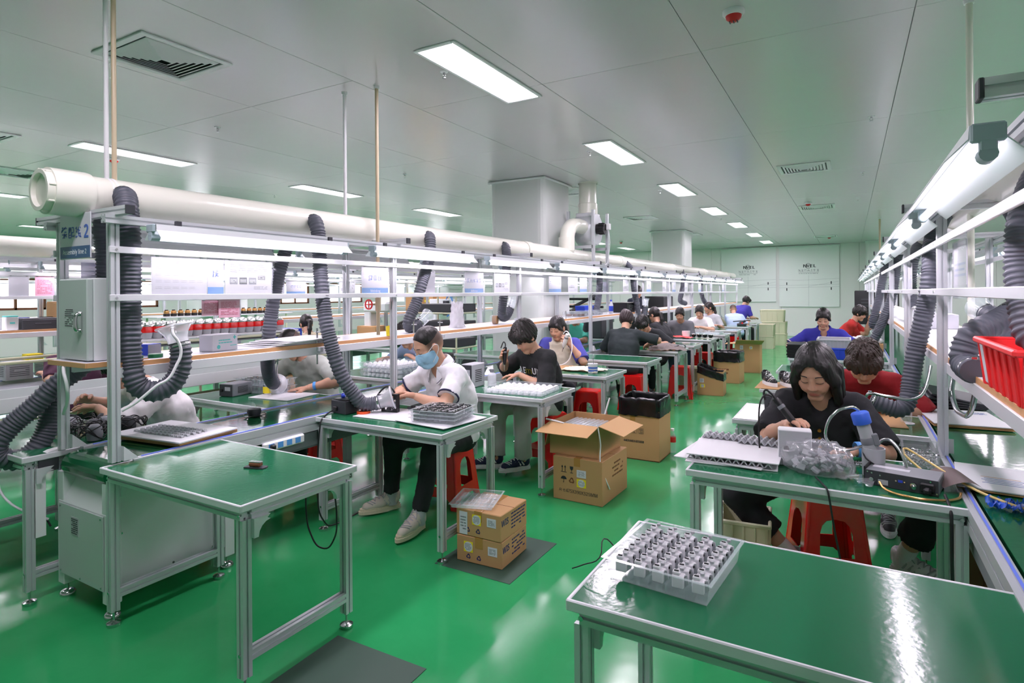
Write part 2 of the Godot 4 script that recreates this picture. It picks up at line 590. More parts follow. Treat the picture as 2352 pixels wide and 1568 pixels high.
func ceiling_fittings() -> void:
	var proto: Node3D
	var spot := ["by the nearest LED panel", "above the screw cap of the exhaust pipe", "nearest over the right line", "second over the right line", "third over the right line", "beside the second LED panel of the aisle", "beside the third LED panel of the aisle", "beside the fourth LED panel of the aisle", "beside the sixth LED panel of the aisle", "left of the first column", "over the rear line"]
	var where := ["over the aisle", "left of the near column", "over the far left benches", "by the windows", "over the right line"]
	var xs := [-2.31, -6.98, -11.45, -16.0, 2.4]
	var rank := ["nearest", "second", "third", "fourth", "fifth", "sixth", "farthest", "eighth"]
	for i in xs.size():
		for k in 8:
			var z := -3.62 - 2.8 * k if k < 7 else -0.82
			var lab: String = "white rectangular LED ceiling panel %s, %s of its row" % [where[i], rank[k]]
			var at := Vector3(xs[i], CEIL, z)
			if proto == null:
				proto = thing("ceiling_light", lab, "ceiling light", at, 0.0, "LED panels in the ceiling")
				var g := Geo.new()
				for s in [-1.0, 1.0]:
					g.box(Vector3(s * 0.152, -0.006, 0), Vector3(0.026, 0.012, 1.22), 0.003)
					g.box(Vector3(0, -0.006, s * 0.602), Vector3(0.278, 0.012, 0.026), 0.003)
				obj("frame", g, "white", proto)
				obj("diffuser", bx(Vector3(0, -0.003, 0), Vector3(0.28, 0.006, 1.18)), "panel_glow", proto)
				area(proto, Vector3(0, -0.009, 0), Vector2(0.27, 1.16), PANEL_LIGHT)
			else:
				dup(proto, lab, at)
	# square air diffusers: nested sloping vanes in a frame
	proto = null
	var vents := [[-3.98, -2.24, 0.3, "large square air diffuser nearest the camera over the white pipe"], [-3.86, -8.45, 0.3, "square air diffuser beside the near square column"],
		[-3.86, -12.25, 0.3, "square air diffuser between the two square columns"], [-0.5, -8.45, 0.3, "square air diffuser nearest over the right line"],
		[-0.53, -12.5, 0.3, "square air diffuser second from the camera over the right line"], [-0.6, -19.3, 0.3, "square air diffuser farthest over the right line"],
		[-7.4, -2.3, 0.3, "square air diffuser cut by the left edge of the photo"], [-9.3, -3.3, 0.3, "square air diffuser behind the end of the white pipe"], [-3.86, -16.6, 0.3, "square air diffuser past the far column"]]
	for d in vents:
		if proto:
			dup(proto, d[3], Vector3(d[0], CEIL, d[1]))
			continue
		proto = thing("air_diffuser", d[3], "air vent", Vector3(d[0], CEIL, d[1]), 0.0, "square air diffusers in the ceiling")
		var g := Geo.new()
		for r in 4:
			g.xf = Transform3D(Basis(Vector3.UP, PI / 2 * r), Vector3.ZERO)
			g.box(Vector3(0, -0.006, 0.28), Vector3(0.6, 0.012, 0.045), 0.003)
		obj("frame", g, "white", proto)
		obj("duct", bx(Vector3(0, -0.001, 0), Vector3(0.52, 0.002, 0.52)), "dark", proto)
		for k in 6:
			var o := 0.24 - 0.036 * k
			var y := -0.012 - 0.003 * k
			g = Geo.new()
			for r in 4:
				g.xf = Transform3D(Basis(Vector3.UP, PI / 2 * r), Vector3.ZERO)
				var a := o - 0.026
				g.quad(Vector3(-o, y + 0.006, o), Vector3(o, y + 0.006, o), Vector3(a, y - 0.006, a), Vector3(-a, y - 0.006, a))
				g.quad(Vector3(-o, y + 0.009, o), Vector3(o, y + 0.009, o), Vector3(a, y - 0.003, a), Vector3(-a, y - 0.003, a))
				g.quad(Vector3(-a, y - 0.003, a), Vector3(a, y - 0.003, a), Vector3(a, y - 0.006, a), Vector3(-a, y - 0.006, a))
			obj("vane", g, "white", proto)
	# smoke alarms
	proto = null
	for d in [[-0.563, -3.52, "red-tipped fire alarm nearest the camera on the ceiling"], [-7.37, -3.57, "red fire alarm below the left LED panel"], [-0.64, -11.8, "red fire alarm above the second vent of the right row"], [-0.51, -19.5, "red fire alarm farthest away near the back wall"], [-6.2, -17.6, "red fire alarm behind the extractor fan"]]:
		if proto:
			dup(proto, d[2], Vector3(d[0], CEIL, d[1]))
			continue
		proto = thing("fire_alarm", d[2], "fire alarm", Vector3(d[0], CEIL, d[1]), 0.0, "round fire alarms")
		var g := Geo.new()
		g.lathe([Vector2(0, -0.03), Vector2(0.05, -0.03), Vector2(0.06, -0.018), Vector2(0.06, 0)], 20)
		obj("base", g, "white", proto)
		g = Geo.new()
		g.lathe([Vector2(0, -0.062), Vector2(0.022, -0.06), Vector2(0.04, -0.045), Vector2(0.044, -0.03), Vector2(0, -0.03)], 20)
		obj("sounder", g, mat("alarm_red", rgb(214, 34, 34), 0.4), proto)
		g = Geo.new()
		for q in 3:
			g.box(Vector3(0.02 * (q - 1), -0.063, 0), Vector3(0.006, 0.006, 0.03), 0.001)
		obj("slot", g, "dark", proto)
	# sprinklers
	proto = null
	for d in [[-2.52, -3.41], [-5.19, -3.42], [0.18, -6.29], [0.16, -9.18], [0.13, -11.72], [-2.54, -6.18], [-2.57, -9.11], [-2.4, -13.2], [-2.31, -16.8], [-5.13, -6.05], [-7.93, -6.19]]:
		if proto:
			dup(proto, "small chrome fire sprinkler head on the ceiling " + spot.pop_front(), Vector3(d[0], CEIL, d[1]))
			continue
		proto = thing("sprinkler", "small chrome fire sprinkler head on the ceiling " + spot.pop_front(), "sprinkler", Vector3(d[0], CEIL, d[1]), 0.0, "ceiling sprinklers")
		var g := Geo.new()
		g.lathe([Vector2(0, -0.006), Vector2(0.028, -0.004), Vector2(0.03, 0)], 14)
		obj("rosette", g, "white", proto)
		g = Geo.new()
		g.cyl(Vector3(0, -0.02, 0), Vector3(0, 0, 0), 0.009, 8)
		for s in [-1.0, 1.0]:
			g.tube(PackedVector3Array([Vector3(0.008 * s, -0.02, 0), Vector3(0.013 * s, -0.03, 0), Vector3(0, -0.043, 0)]), 0.0025, 5)
		g.cyl(Vector3(0, -0.047, 0), Vector3(0, -0.044, 0), 0.014, 10)
		obj("head", g, "steel", proto)
	# suspension rods from the ceiling
	for d in [[-3.45, -3.35, 2.1, 0.014, "white", "white suspension rod from ceiling to the white exhaust pipe"], [-3.14, -3.38, 1.24, 0.014, "pvc_tan", "long tan pipe dropping from ceiling to the shelf beside the white rod"],
		[-3.42, -1.62, 2.1, 0.012, "white", "white suspension rod at the capped end of the exhaust pipe"], [-3.3, -1.6, 2.12, 0.012, "pvc_tan", "tan suspension rod at the capped end of the exhaust pipe"],
		[0.58, -4.06, 1.18, 0.017, "pvc", "white vertical pipe from ceiling to the shelf of the right line"], [0.58, -15.2, 1.95, 0.02, "pvc_tan", "brown rod hanging far back over the right line"]]:
		var t := thing("suspension_rod", d[5], "rod", Vector3(d[0], 0, d[1]))
		var g := Geo.new()
		g.cyl(Vector3(0, d[2], 0), Vector3(0, CEIL, 0), d[3], 12)
		obj("rod", g, d[4], t)
		g = Geo.new()
		g.lathe([Vector2(0, CEIL - 0.02), Vector2(d[3] * 1.5, CEIL - 0.02), Vector2(d[3] * 1.7, CEIL)], 12)
		obj("socket", g, "white", t)

func lamp_shape(t: Node3D, len_: float) -> void:
	var g := Geo.new()
	var pts := PackedVector2Array([Vector2(-0.075, -0.045), Vector2(-0.032, 0.0), Vector2(-0.03, 0.028), Vector2(0.03, 0.028), Vector2(0.032, 0.0), Vector2(0.075, -0.045), Vector2(0.073, -0.045), Vector2(0.03, -0.002), Vector2(0.028, 0.0265), Vector2(-0.028, 0.0265), Vector2(-0.03, -0.002), Vector2(-0.073, -0.045)])
	g.prism(pts, len_, Vector3.RIGHT, Vector3.UP, Vector3(0, 0, -len_ / 2))
	g.box(Vector3(0, -0.001, 0), Vector3(0.058, 0.002, len_))
	obj("reflector", g, "lampshade", t)
	g = Geo.new()
	g.cyl(Vector3(0, -0.036, -len_ / 2 + 0.03), Vector3(0, -0.036, len_ / 2 - 0.03), 0.013, 12)
	obj("tube", g, "tube_glow", t)
	for s in [-1.0, 1.0]:
		g = Geo.new()
		g.box(Vector3(0, 0.008, s * (len_ / 2 + 0.008)), Vector3(0.06, 0.04, 0.016), 0.004)
		g.cyl(Vector3(0, -0.036, s * (len_ / 2 - 0.028)), Vector3(0, -0.036, s * (len_ / 2 + 0.014)), 0.017, 12)
		g.box(Vector3(0, -0.016, s * (len_ / 2 + 0.006)), Vector3(0.03, 0.03, 0.018), 0.003)
		obj("lamp_holder", g, "holder", t)
	area(t, Vector3(0, -0.052, 0), Vector2(0.024, len_ - 0.08), TUBE_LIGHT)
	g = Geo.new()
	for s in [-0.4, 0.4]:
		g.box(Vector3(0, 0.04, s * len_), Vector3(0.018, 0.03, 0.03), 0.002)
	obj("hanger", g, "dark", t)

func frame_line(called: String, label: String, xc: float, zn: float, zf: float, shelf_near: float, mirror := false) -> Node3D:
	var t := thing(called, label, "line frame", Vector3(xc, 0, 0), 0.0, "aluminium assembly line frames")
	var zs := []
	var z := zn
	while z > zf - 0.2:
		zs.append(z)
		z -= 1.98
	var post := Geo.new()
	ext(post, Vector3(0, 0.76, 0), Vector3(0, 1.93, 0))
	var pm := post.mesh()
	var leg := Geo.new()
	leg.box(Vector3(0, 0.36, 0), Vector3(0.045, 0.6, 0.06), 0.003)
	leg.cyl(Vector3(0, 0.012, 0), Vector3(0, 0.08, 0), 0.006, 8)
	leg.lathe([Vector2(0, 0), Vector2(0.03, 0), Vector2(0.03, 0.01), Vector2(0.012, 0.02), Vector2(0, 0.02)], 14)
	var lm := leg.mesh()
	var gus := Geo.new()
	gus.prism(PackedVector2Array([Vector2(0, 0), Vector2(0.07, 0), Vector2(0, 0.07)]), 0.03, Vector3.FORWARD, Vector3.UP, Vector3(0.015, 0, 0))
	var gm := gus.mesh()
	for zz in zs:
		for s in [-1.0, 1.0]:
			obj("post", pm, "alu", t, Vector3(s * 0.25, 0, zz))
			obj("gusset", gm, "alu_flat", t, Vector3(s * 0.25, 0.765, zz - 0.02))
			if zz < zn - 1.0:
				obj("leg", lm, "lightgray", t, Vector3(s * 0.25, 0, zz))
		var m := -1.0 if mirror else 1.0
		if true:
			profile("cross_arm", Vector3(-0.49 * m, 1.955, zz), Vector3(0.4 * m, 1.955, zz), t, 0.04, 0.04, "alu_flat")
			for s in [-0.495 * m, 0.405 * m]:
				obj("end_cap", bx(Vector3(s, 1.955, zz), Vector3(0.01, 0.042, 0.042), 0.002), "dark", t)
	for s in [-1.0, 1.0]:
		profile("top_beam", Vector3(s * 0.29, 1.915, zn + 0.06), Vector3(s * 0.29, 1.915, zf - 0.1), t)
		for y in [1.774, 1.544]:
			var g := Geo.new()
			g.bar(Vector3(s * 0.276, y, zn + 0.03), Vector3(s * 0.276, y, zf - 0.03), 0.012, 0.032, 0.002)
			obj("rail", g, "alu_flat", t)
			g = Geo.new()
			for zz in zs:
				g.cyl(Vector3(s * 0.281, y, zz), Vector3(s * 0.286, y, zz), 0.006, 8)
			obj("rail_bolt", g, "steel", t).set_meta("kind", "stuff")
	# shelf between the posts
	obj("shelf_board", bx(Vector3(0, 1.217, (shelf_near + zf) / 2), Vector3(0.45, 0.022, shelf_near - zf), 0.002), "board", t)
	for s in [-1.0, 1.0]:
		obj("shelf_edge", bx(Vector3(s * 0.227, 1.217, (shelf_near + zf) / 2), Vector3(0.006, 0.024, shelf_near - zf), 0.001), "wood_edge", t)
		obj("shelf_rail", bx(Vector3(s * 0.222, 1.18, (shelf_near + zf) / 2), Vector3(0.03, 0.05, shelf_near - zf), 0.002), "alu_flat", t)
	return t

func conveyor(called: String, label: String, xc: float, zn: float, zf: float) -> Node3D:
	var t := thing(called, label, "conveyor", Vector3(xc, 0, 0), 0.0, "belt conveyors")
	var g := Geo.new()
	var pts := PackedVector2Array()
	for k in 9:
		pts.append(Vector2(-zn, 0.687) + Vector2(0, 0.06).rotated(PI / 8 * k))
	for k in 9:
		pts.append(Vector2(-zf, 0.687) + Vector2(0, -0.06).rotated(PI / 8 * k))
	g.prism(pts, 0.42, Vector3.FORWARD, Vector3.UP, Vector3(-0.21, 0, 0))
	obj("belt", g, "belt", t)
	for s in [-1.0, 1.0]:
		profile("side_rail", Vector3(s * 0.245, 0.71, zn - 0.05), Vector3(s * 0.245, 0.71, zf), t, 0.04, 0.09)
		obj("edge_strip", bx(Vector3(s * 0.237, 0.757, (zn + zf) / 2 - 0.05), Vector3(0.008, 0.004, zn - zf - 0.1)), "strip_blue", t)
		obj("side_pan", bx(Vector3(s * 0.235, 0.61, (zn - 0.8 + zf) / 2), Vector3(0.02, 0.09, zn - 0.8 - zf), 0.002), "gray", t)
	obj("underside_pan", bx(Vector3(0, 0.56, (zn - 0.8 + zf) / 2), Vector3(0.47, 0.015, zn - 0.8 - zf), 0.002), "gray", t)
	return t

func lamps_along(x: float, y: float, zn: float, n: int, step: float, where: String, proto: Node3D) -> Node3D:
	var ord := ["nearest", "second", "third", "fourth", "fifth", "sixth", "seventh", "eighth", "ninth", "tenth", "eleventh", "twelfth", "last"]
	for k in n:
		var at := Vector3(x, y, zn - step * (k + 0.5))
		var lab: String = "white fluorescent batten lamp %s, %s from the camera" % [where, ord[k]]
		if proto == null:
			proto = thing("batten_lamp", lab, "tube lamp", at, 0.0, "batten lamps along the lines")
			lamp_shape(proto, 1.24)
		else:
			dup(proto, lab, at)
	return proto

func exhaust_pipe(xc: float, zn: float, zf: float, label: String, capped: bool) -> void:
	var t := thing("exhaust_pipe", label, "pipe", Vector3(xc, 2.055, 0), 0.0, "white exhaust pipes above the lines")
	var g := Geo.new()
	g.lathe([Vector2(0.0, 0), Vector2(0.1, 0), Vector2(0.1, zn - zf - 0.1), Vector2(0.085, zn - zf - 0.05), Vector2(0.05, zn - zf), Vector2(0, zn - zf)], 32, Vector3(0, 0, zn), Vector3.FORWARD)
	obj("pipe", g, "pvc", t)
	var z := zn - 4.6
	while z > zf:
		g = Geo.new()
		g.lathe([Vector2(0.1, 0), Vector2(0.108, 0), Vector2(0.108, 0.16), Vector2(0.1, 0.16)], 32, Vector3(0, 0, z), Vector3.FORWARD)
		obj("coupling", g, "pvc", t)
		z -= 3.2
	if capped:
		g = Geo.new()
		g.lathe([Vector2(0.1, 0.26), Vector2(0.112, 0.26), Vector2(0.112, 0.1), Vector2(0.11, 0.09)].map(func(p): return Vector2(p.x, 0.26 - p.y)), 36, Vector3(0, 0, zn + 0.06), Vector3.FORWARD)
		obj("socket", g, "pvc", t)
		g = Geo.new()
		g.lathe([Vector2(0.0, 0.02), Vector2(0.076, 0.02), Vector2(0.08, 0.0), Vector2(0.098, 0.0), Vector2(0.102, 0.01), Vector2(0.102, 0.1), Vector2(0.08, 0.1)], 36, Vector3(0, 0, zn + 0.09), Vector3.FORWARD)
		for k in 8:
			var a := TAU * k / 8 + 0.2
			g.xf = Transform3D(Basis(Vector3.BACK, a), Vector3(0, 0, zn + 0.05))
			g.box(Vector3(0.102, 0, 0), Vector3(0.01, 0.012, 0.07), 0.003)
		obj("screw_cap", g, "pvc", t)
		g = Geo.new()
		for o in [0.0, 0.022]:
			g.lathe([Vector2(0.1, 0), Vector2(0.103, 0.003), Vector2(0.103, 0.009), Vector2(0.1, 0.012)], 32, Vector3(0, 0, zn - 0.19 - o), Vector3.FORWARD)
		obj("cable_tie", g, "whitecard", t)

func lines() -> void:
	frame_line("assembly_rack", "aluminium frame with shelf over the left assembly line marked 2", -3.3, -1.47, -19.3, -1.5)
	frame_line("assembly_rack", "aluminium frame with shelf over the assembly line at the right edge", 0.635, -1.5, -19.4, -1.0, true)
	frame_line("assembly_rack", "aluminium frame with shelf over the line behind the left one", -7.2, -0.9, -18.8, -0.9)
	frame_line("assembly_rack", "aluminium frame with shelf over the line farthest to the left", -11.1, -2.4, -18.3, -2.4)
	conveyor("belt_conveyor", "green belt conveyor with aluminium rails under the left line", -3.3, -1.5, -19.6)
	conveyor("belt_conveyor", "green belt conveyor with blue-edged rails at the right", 0.635, -0.35, -19.6)
	conveyor("belt_conveyor", "green belt conveyor in the line behind the left one", -7.2, -0.9, -19.0)
	var p := lamps_along(-2.92, 1.87, -1.45, 12, 1.51, "on the aisle side of the left line", null)
	lamps_along(-3.68, 1.87, -1.45, 12, 1.51, "on the far side of the left line", p)
	lamps_along(0.25, 1.87, -1.42, 12, 1.5, "over the aisle side of the right line", p)
	lamps_along(1.02, 1.87, -1.42, 11, 1.5, "on the far side of the right line", p)
	lamps_along(-6.82, 1.87, -1.0, 10, 1.51, "on the rear line's near side", p)
	lamps_along(-7.58, 1.87, -1.0, 10, 1.51, "on the rear line's far side", p)
	lamps_along(-10.72, 1.87, -2.5, 8, 1.51, "on the line farthest to the left", p)
	exhaust_pipe(-3.3, -1.36, -20.2, "thick ivory exhaust pipe with screw cap above the left line", true)
	exhaust_pipe(0.62, -0.2, -19.6, "thick ivory exhaust pipe above the line at the right edge", false)
	exhaust_pipe(-7.2, -0.7, -18.8, "thick ivory exhaust pipe above the line behind the left one", false)
	# extractor fan on a stand, with its duct into the ceiling
	var t := thing("extractor_fan", "grey drum extractor fan on an aluminium stand with ivory duct to the ceiling", "fan", Vector3(-3.3, 0, -7.95))
	var g := Geo.new()
	g.lathe([Vector2(0.0, -0.14), Vector2(0.22, -0.14), Vector2(0.235, -0.12), Vector2(0.235, 0.12), Vector2(0.22, 0.14), Vector2(0, 0.14)], 36, Vector3(0, 2.47, 0), Vector3.RIGHT)
	obj("drum", g, "alu", t)
	g = Geo.new()
	g.box(Vector3(0, 2.66, 0), Vector3(0.25, 0.08, 0.3), 0.006)
	obj("outlet", g, "alu_flat", t)
	g = Geo.new()
	g.lathe([Vector2(0.125, 0), Vector2(0.14, 0.0), Vector2(0.14, 0.16), Vector2(0.128, 0.17), Vector2(0.128, 0.47)], 28, Vector3(0, 2.68, 0))
	g.lathe([Vector2(0.14, 0), Vector2(0.145, 0.015)], 28, Vector3(0, CEIL - 0.015, 0))
	obj("duct", g, "pvc", t)
	g = Geo.new()
	g.cyl(Vector3(0.15, 2.47, 0.02), Vector3(0.27, 2.47, 0.02), 0.075, 18)
	for k in 10:
		var a := TAU * k / 10
		g.box(Vector3(0.22, 2.47 + 0.08 * sin(a), 0.02 + 0.08 * cos(a)), Vector3(0.08, 0.012, 0.012), 0.002)
	obj("motor", g, "black", t)
	obj("junction_box", bx(Vector3(0.3, 2.5, -0.04), Vector3(0.05, 0.09, 0.07), 0.006), "white", t)
	for sx in [-0.19, 0.19]:
		for sz in [-0.27, 0.27]:
			profile("stand_post", Vector3(sx, 1.94, sz), Vector3(sx, 2.72, sz), t)
	for sz in [-0.27, 0.27]:
		profile("stand_bar", Vector3(-0.19, 2.2, sz), Vector3(0.19, 2.2, sz), t)
	for sx in [-0.19, 0.19]:
		profile("base_bar", Vector3(sx, 1.955, -0.4), Vector3(sx, 1.955, 1.2), t)
	g = Geo.new()
	g.tube(curve([Vector3(0, 2.1, 0.75), Vector3(0, 2.32, 0.73), Vector3(0, 2.45, 0.62), Vector3(0, 2.49, 0.42), Vector3(0, 2.49, 0.2)]), 0.1, 24)
	g.cyl(Vector3(0, 2.12, 0.75), Vector3(0, 2.3, 0.75), 0.108, 24)
	obj("elbow", g, "pvc", t)
	cord("power_cord", [Vector3(0.3, 2.46, -0.04), Vector3(0.31, 2.25, -0.06), Vector3(0.26, 2.0, -0.1), Vector3(0.24, 1.95, -0.05)], 0.006, "white", "", "", t)

const ORD := ["nearest", "second", "third", "fourth", "fifth", "sixth", "seventh", "eighth", "ninth", "tenth", "eleventh", "twelfth"]
const NTH := ["first", "second", "third", "fourth", "fifth", "sixth", "seventh", "eighth", "ninth", "tenth", "eleventh", "twelfth", "thirteenth", "fourteenth", "fifteenth", "sixteenth", "seventeenth", "eighteenth"]
const GLYPHS := {
	"装": "3004 1021 1322 4191 7004 5484 5556 1696 6629 4659 6798 7657", "配": "1151 1252591912 2125 4125 1757 6191 9195 6595 6568 68a8 a8a7",
	"线": "3112 1243 4325 2545 1928 2948 5384 5696 6168 68a9 8699 8192", "涂": "1122 0415 1928 7034 70a4 5484 4696 7069 5749 8798",
	"加": "1353 5359 5948 3029 2909 6393996963", "接": "1343 2129 2918 1736 7071 5292 6364 8384 4495 7457 5798 8549", "焊": "3029 0214 5142 2908 3958 6191 6194 9194 6494 5696 4797 7679",
	"反": "2191 2119 3474 7439 4499", "光": "5054 1223 8273 1595 4528 2809 6568 68a8 a8a7", "杯": "1343 2129 2306 2546 5292 7257 7379 7596", "安": "5051 1213 1292 9293 1595 4329 4499 7349",
	"尺": "2181 8185 2585 2119 5599", "寸": "1393 7079 7958 3546", "导": "2181 8183 2383 2125 2595 1696 7679 3648", "热": "1343 2125 6164 5484 8486 1819 3839 5859 8899", "工": "2181 5158 1898", "作": "2104 2029 4171 5159 5373 5676",
	"室": "5051 1292 3464 2686 5469 1999", "灯": "2029 1213 4131 4191 7179", "清": "1122 0415 1928 4191 4393 5575 5579 8589 5777", "透": "4191 6065 4393 1122 2327 2799", "镜": "2013 1343 1646 2629 5191 5393 5575 5777 5979"}

func cjk(parent: Node, s: String, h: float, m, at: Vector3, turn := 0.0, wt := 0.09, gap := 1.12) -> void:
	var g := Geo.new()
	g.xf = Transform3D(Basis(Vector3.UP, turn), Vector3.ZERO)
	var x := -h * gap * s.length() / 2.0 + h * (gap - 1.0) / 2.0
	for ch in s:
		for st in GLYPHS.get(ch, "2181 8188 8828 2821 5158").split(" "):
			for k in range(0, st.length() - 2, 2):
				var a := Vector3(x + h * st[k].hex_to_int() / 10.0, h * (0.5 - st[k + 1].hex_to_int() / 10.0), 0)
				var b := Vector3(x + h * st[k + 2].hex_to_int() / 10.0, h * (0.5 - st[k + 3].hex_to_int() / 10.0), 0)
				if a.distance_to(b) < 1e-5:
					continue
				g.bar(a, b, h * wt, 0.0006, 0.0, Vector3.BACK)
		x += h * gap
	obj("lettering", g, m, parent, at)

func text(parent: Node, s: String, h: float, m, at: Vector3, turn := 0.0, tilt := 0.0, bold := false, spread := 1.0) -> MeshInstance3D:
	var t := TextMesh.new()
	var f := SystemFont.new()
	f.font_names = PackedStringArray(["Droid Sans"])
	f.font_weight = 700 if bold else 400
	t.font = f
	t.text = s
	t.font_size = 32
	t.pixel_size = h / 23.0
	t.depth = 0.0006
	t.curve_step = 4.0
	var o := obj("lettering", t, m, parent, at)
	o.rotation = Vector3(tilt, turn, 0)
	o.scale.x = spread
	return o

# rows of print too small to read
func small_print(parent: Node, w: float, h: float, rows: int, m, at: Vector3, turn := 0.0, tilt := 0.0) -> void:
	var g := Geo.new()
	for r in rows:
		var y := h / 2 - h * (r + 0.5) / rows
		var x := -w / 2
		while x < w / 2 - w * 0.06:
			var l := minf(w * rng.randf_range(0.06, 0.22), w / 2 - x)
			if rng.randf() < 0.85:
				g.box(Vector3(x + l / 2, y, 0), Vector3(l, h / rows * 0.42, 0.0005))
			x += l + w * 0.03
	var o := obj("small_print", g, m, parent, at)
	o.rotation = Vector3(tilt, turn, 0)
	o.set_meta("kind", "stuff")

func workbench(label: String, at: Vector3, turn := 0.0, group := "green-topped workbenches") -> Node3D:
	if M.has("bench"):
		return dup(M.bench, label, at, turn)
	var t := thing("workbench", label, "workbench", at, turn, group)
	M.bench = t
	obj("tabletop", bx(Vector3(0, 0.738, 0), Vector3(1.02, 0.022, 0.59), 0.001), "laminate", t)
	for s in [-1.0, 1.0]:
		obj("edge_trim", bx(Vector3(0, 0.736, s * 0.3), Vector3(1.04, 0.029, 0.012), 0.003), "alu_flat", t)
		obj("edge_trim", bx(Vector3(s * 0.515, 0.736, 0), Vector3(0.012, 0.029, 0.6), 0.003), "alu_flat", t)
		profile("top_rail", Vector3(-0.49, 0.702, s * 0.265), Vector3(0.49, 0.702, s * 0.265), t)
		profile("end_rail", Vector3(s * 0.485, 0.702, -0.245), Vector3(s * 0.485, 0.702, 0.245), t)
		profile("lower_rail", Vector3(s * 0.485, 0.15, -0.245), Vector3(s * 0.485, 0.15, 0.245), t)
		for q in [-1.0, 1.0]:
			profile("leg", Vector3(s * 0.485, 0.07, q * 0.265), Vector3(s * 0.485, 0.682, q * 0.265), t)
			var g := Geo.new()
			g.cyl(Vector3(s * 0.485, 0.015, q * 0.265), Vector3(s * 0.485, 0.07, q * 0.265), 0.005, 8)
			g.lathe([Vector2(0, 0), Vector2(0.028, 0), Vector2(0.03, 0.006), Vector2(0.03, 0.016), Vector2(0.012, 0.024), Vector2(0, 0.024)], 16, Vector3(s * 0.485, 0, q * 0.265))
			obj("levelling_foot", g, "steel", t)
			var pts := PackedVector2Array([Vector2(0, 0), Vector2(0.075, 0), Vector2(0.06, -0.012)])
			for k in 5:
				pts.append(Vector2(0.075, -0.075) + Vector2(0, 0.055).rotated(PI / 2 * k / 4.0) * Vector2(1.0, 1.0))
			pts.append(Vector2(0, -0.075))
			g = Geo.new()
			g.prism(pts, 0.024, Vector3(0, 0, -q), Vector3.UP, Vector3(s * 0.485 + 0.012 * q, 0.682, q * 0.245))
			obj("corner_bracket", g, "alu_flat", t)
			g = Geo.new()
			g.cyl(Vector3(s * 0.485, 0.70, q * 0.286), Vector3(s * 0.485, 0.70, q * 0.289), 0.007, 8)
			g.cyl(Vector3(s * 0.485, 0.16, q * 0.286), Vector3(s * 0.485, 0.16, q * 0.289), 0.007, 8)
			obj("bolt", g, "steel", t).set_meta("kind", "stuff")
	return t

const LEFT_Z := [-1.41, -2.68, -3.94, -5.25, -6.57, -7.95, -8.9, -10.1, -11.4, -12.75, -14.2, -15.6]
const RIGHT_Z := [-1.40, -2.69, -3.9, -5.19, -6.43, -7.76, -9.0, -10.3]

func stool(label: String, at: Vector3, turn := 0.0) -> void:
	if M.has("stool"):
		dup(M.stool, label, at, turn)
		return
	var t := thing("stool", label, "stool", at, turn, "red plastic stools")
	M.stool = t
	var pts := PackedVector2Array()
	for q in 4:
		for s in 5:
			pts.append((Vector2(0.098, 0.098) + Vector2(0.03, 0).rotated(PI / 8 * s)).rotated(PI / 2 * q))
	var g := Geo.new()
	g.prism(pts, 0.016, Vector3.RIGHT, Vector3.FORWARD, Vector3(0, 0.437, 0))
	for k in pts.size():
		pts[k] *= 0.9
	g.prism(pts, 0.006, Vector3.RIGHT, Vector3.FORWARD, Vector3(0, 0.453, 0))
	obj("seat", g, "red", t)
	for q in 4:
		g = Geo.new()
		g.xf = Transform3D(Basis(Vector3.UP, PI / 2 * q), Vector3.ZERO)
		for s in [-1.0, 1.0]:
			var half := PackedVector2Array([Vector2(0, 0.445), Vector2(0.122, 0.445), Vector2(0.155, 0.12), Vector2(0.172, 0.0), Vector2(0.125, 0.0), Vector2(0.118, 0.05), Vector2(0.09, 0.075), Vector2(0, 0.08), Vector2(0, 0.15), Vector2(0.085, 0.15), Vector2(0.08, 0.27), Vector2(0.068, 0.31), Vector2(0.045, 0.335), Vector2(0, 0.345)])
			for k in half.size():
				half[k].x *= s
			var by := Vector3(0, 1, -0.105)
			g.prism(half, 0.006, Vector3.RIGHT, by, Vector3(0, 0, 0.172))
		obj("leg_panel", g, "red", t)
		g = Geo.new()
		g.xf = Transform3D(Basis(Vector3.UP, PI / 2 * q), Vector3.ZERO)
		g.tube(PackedVector3Array([Vector3(0.171, 0, 0.171), Vector3(0.157, 0.12, 0.157), Vector3(0.123, 0.44, 0.123)]), 0.012, 8)
		obj("leg", g, "red", t)

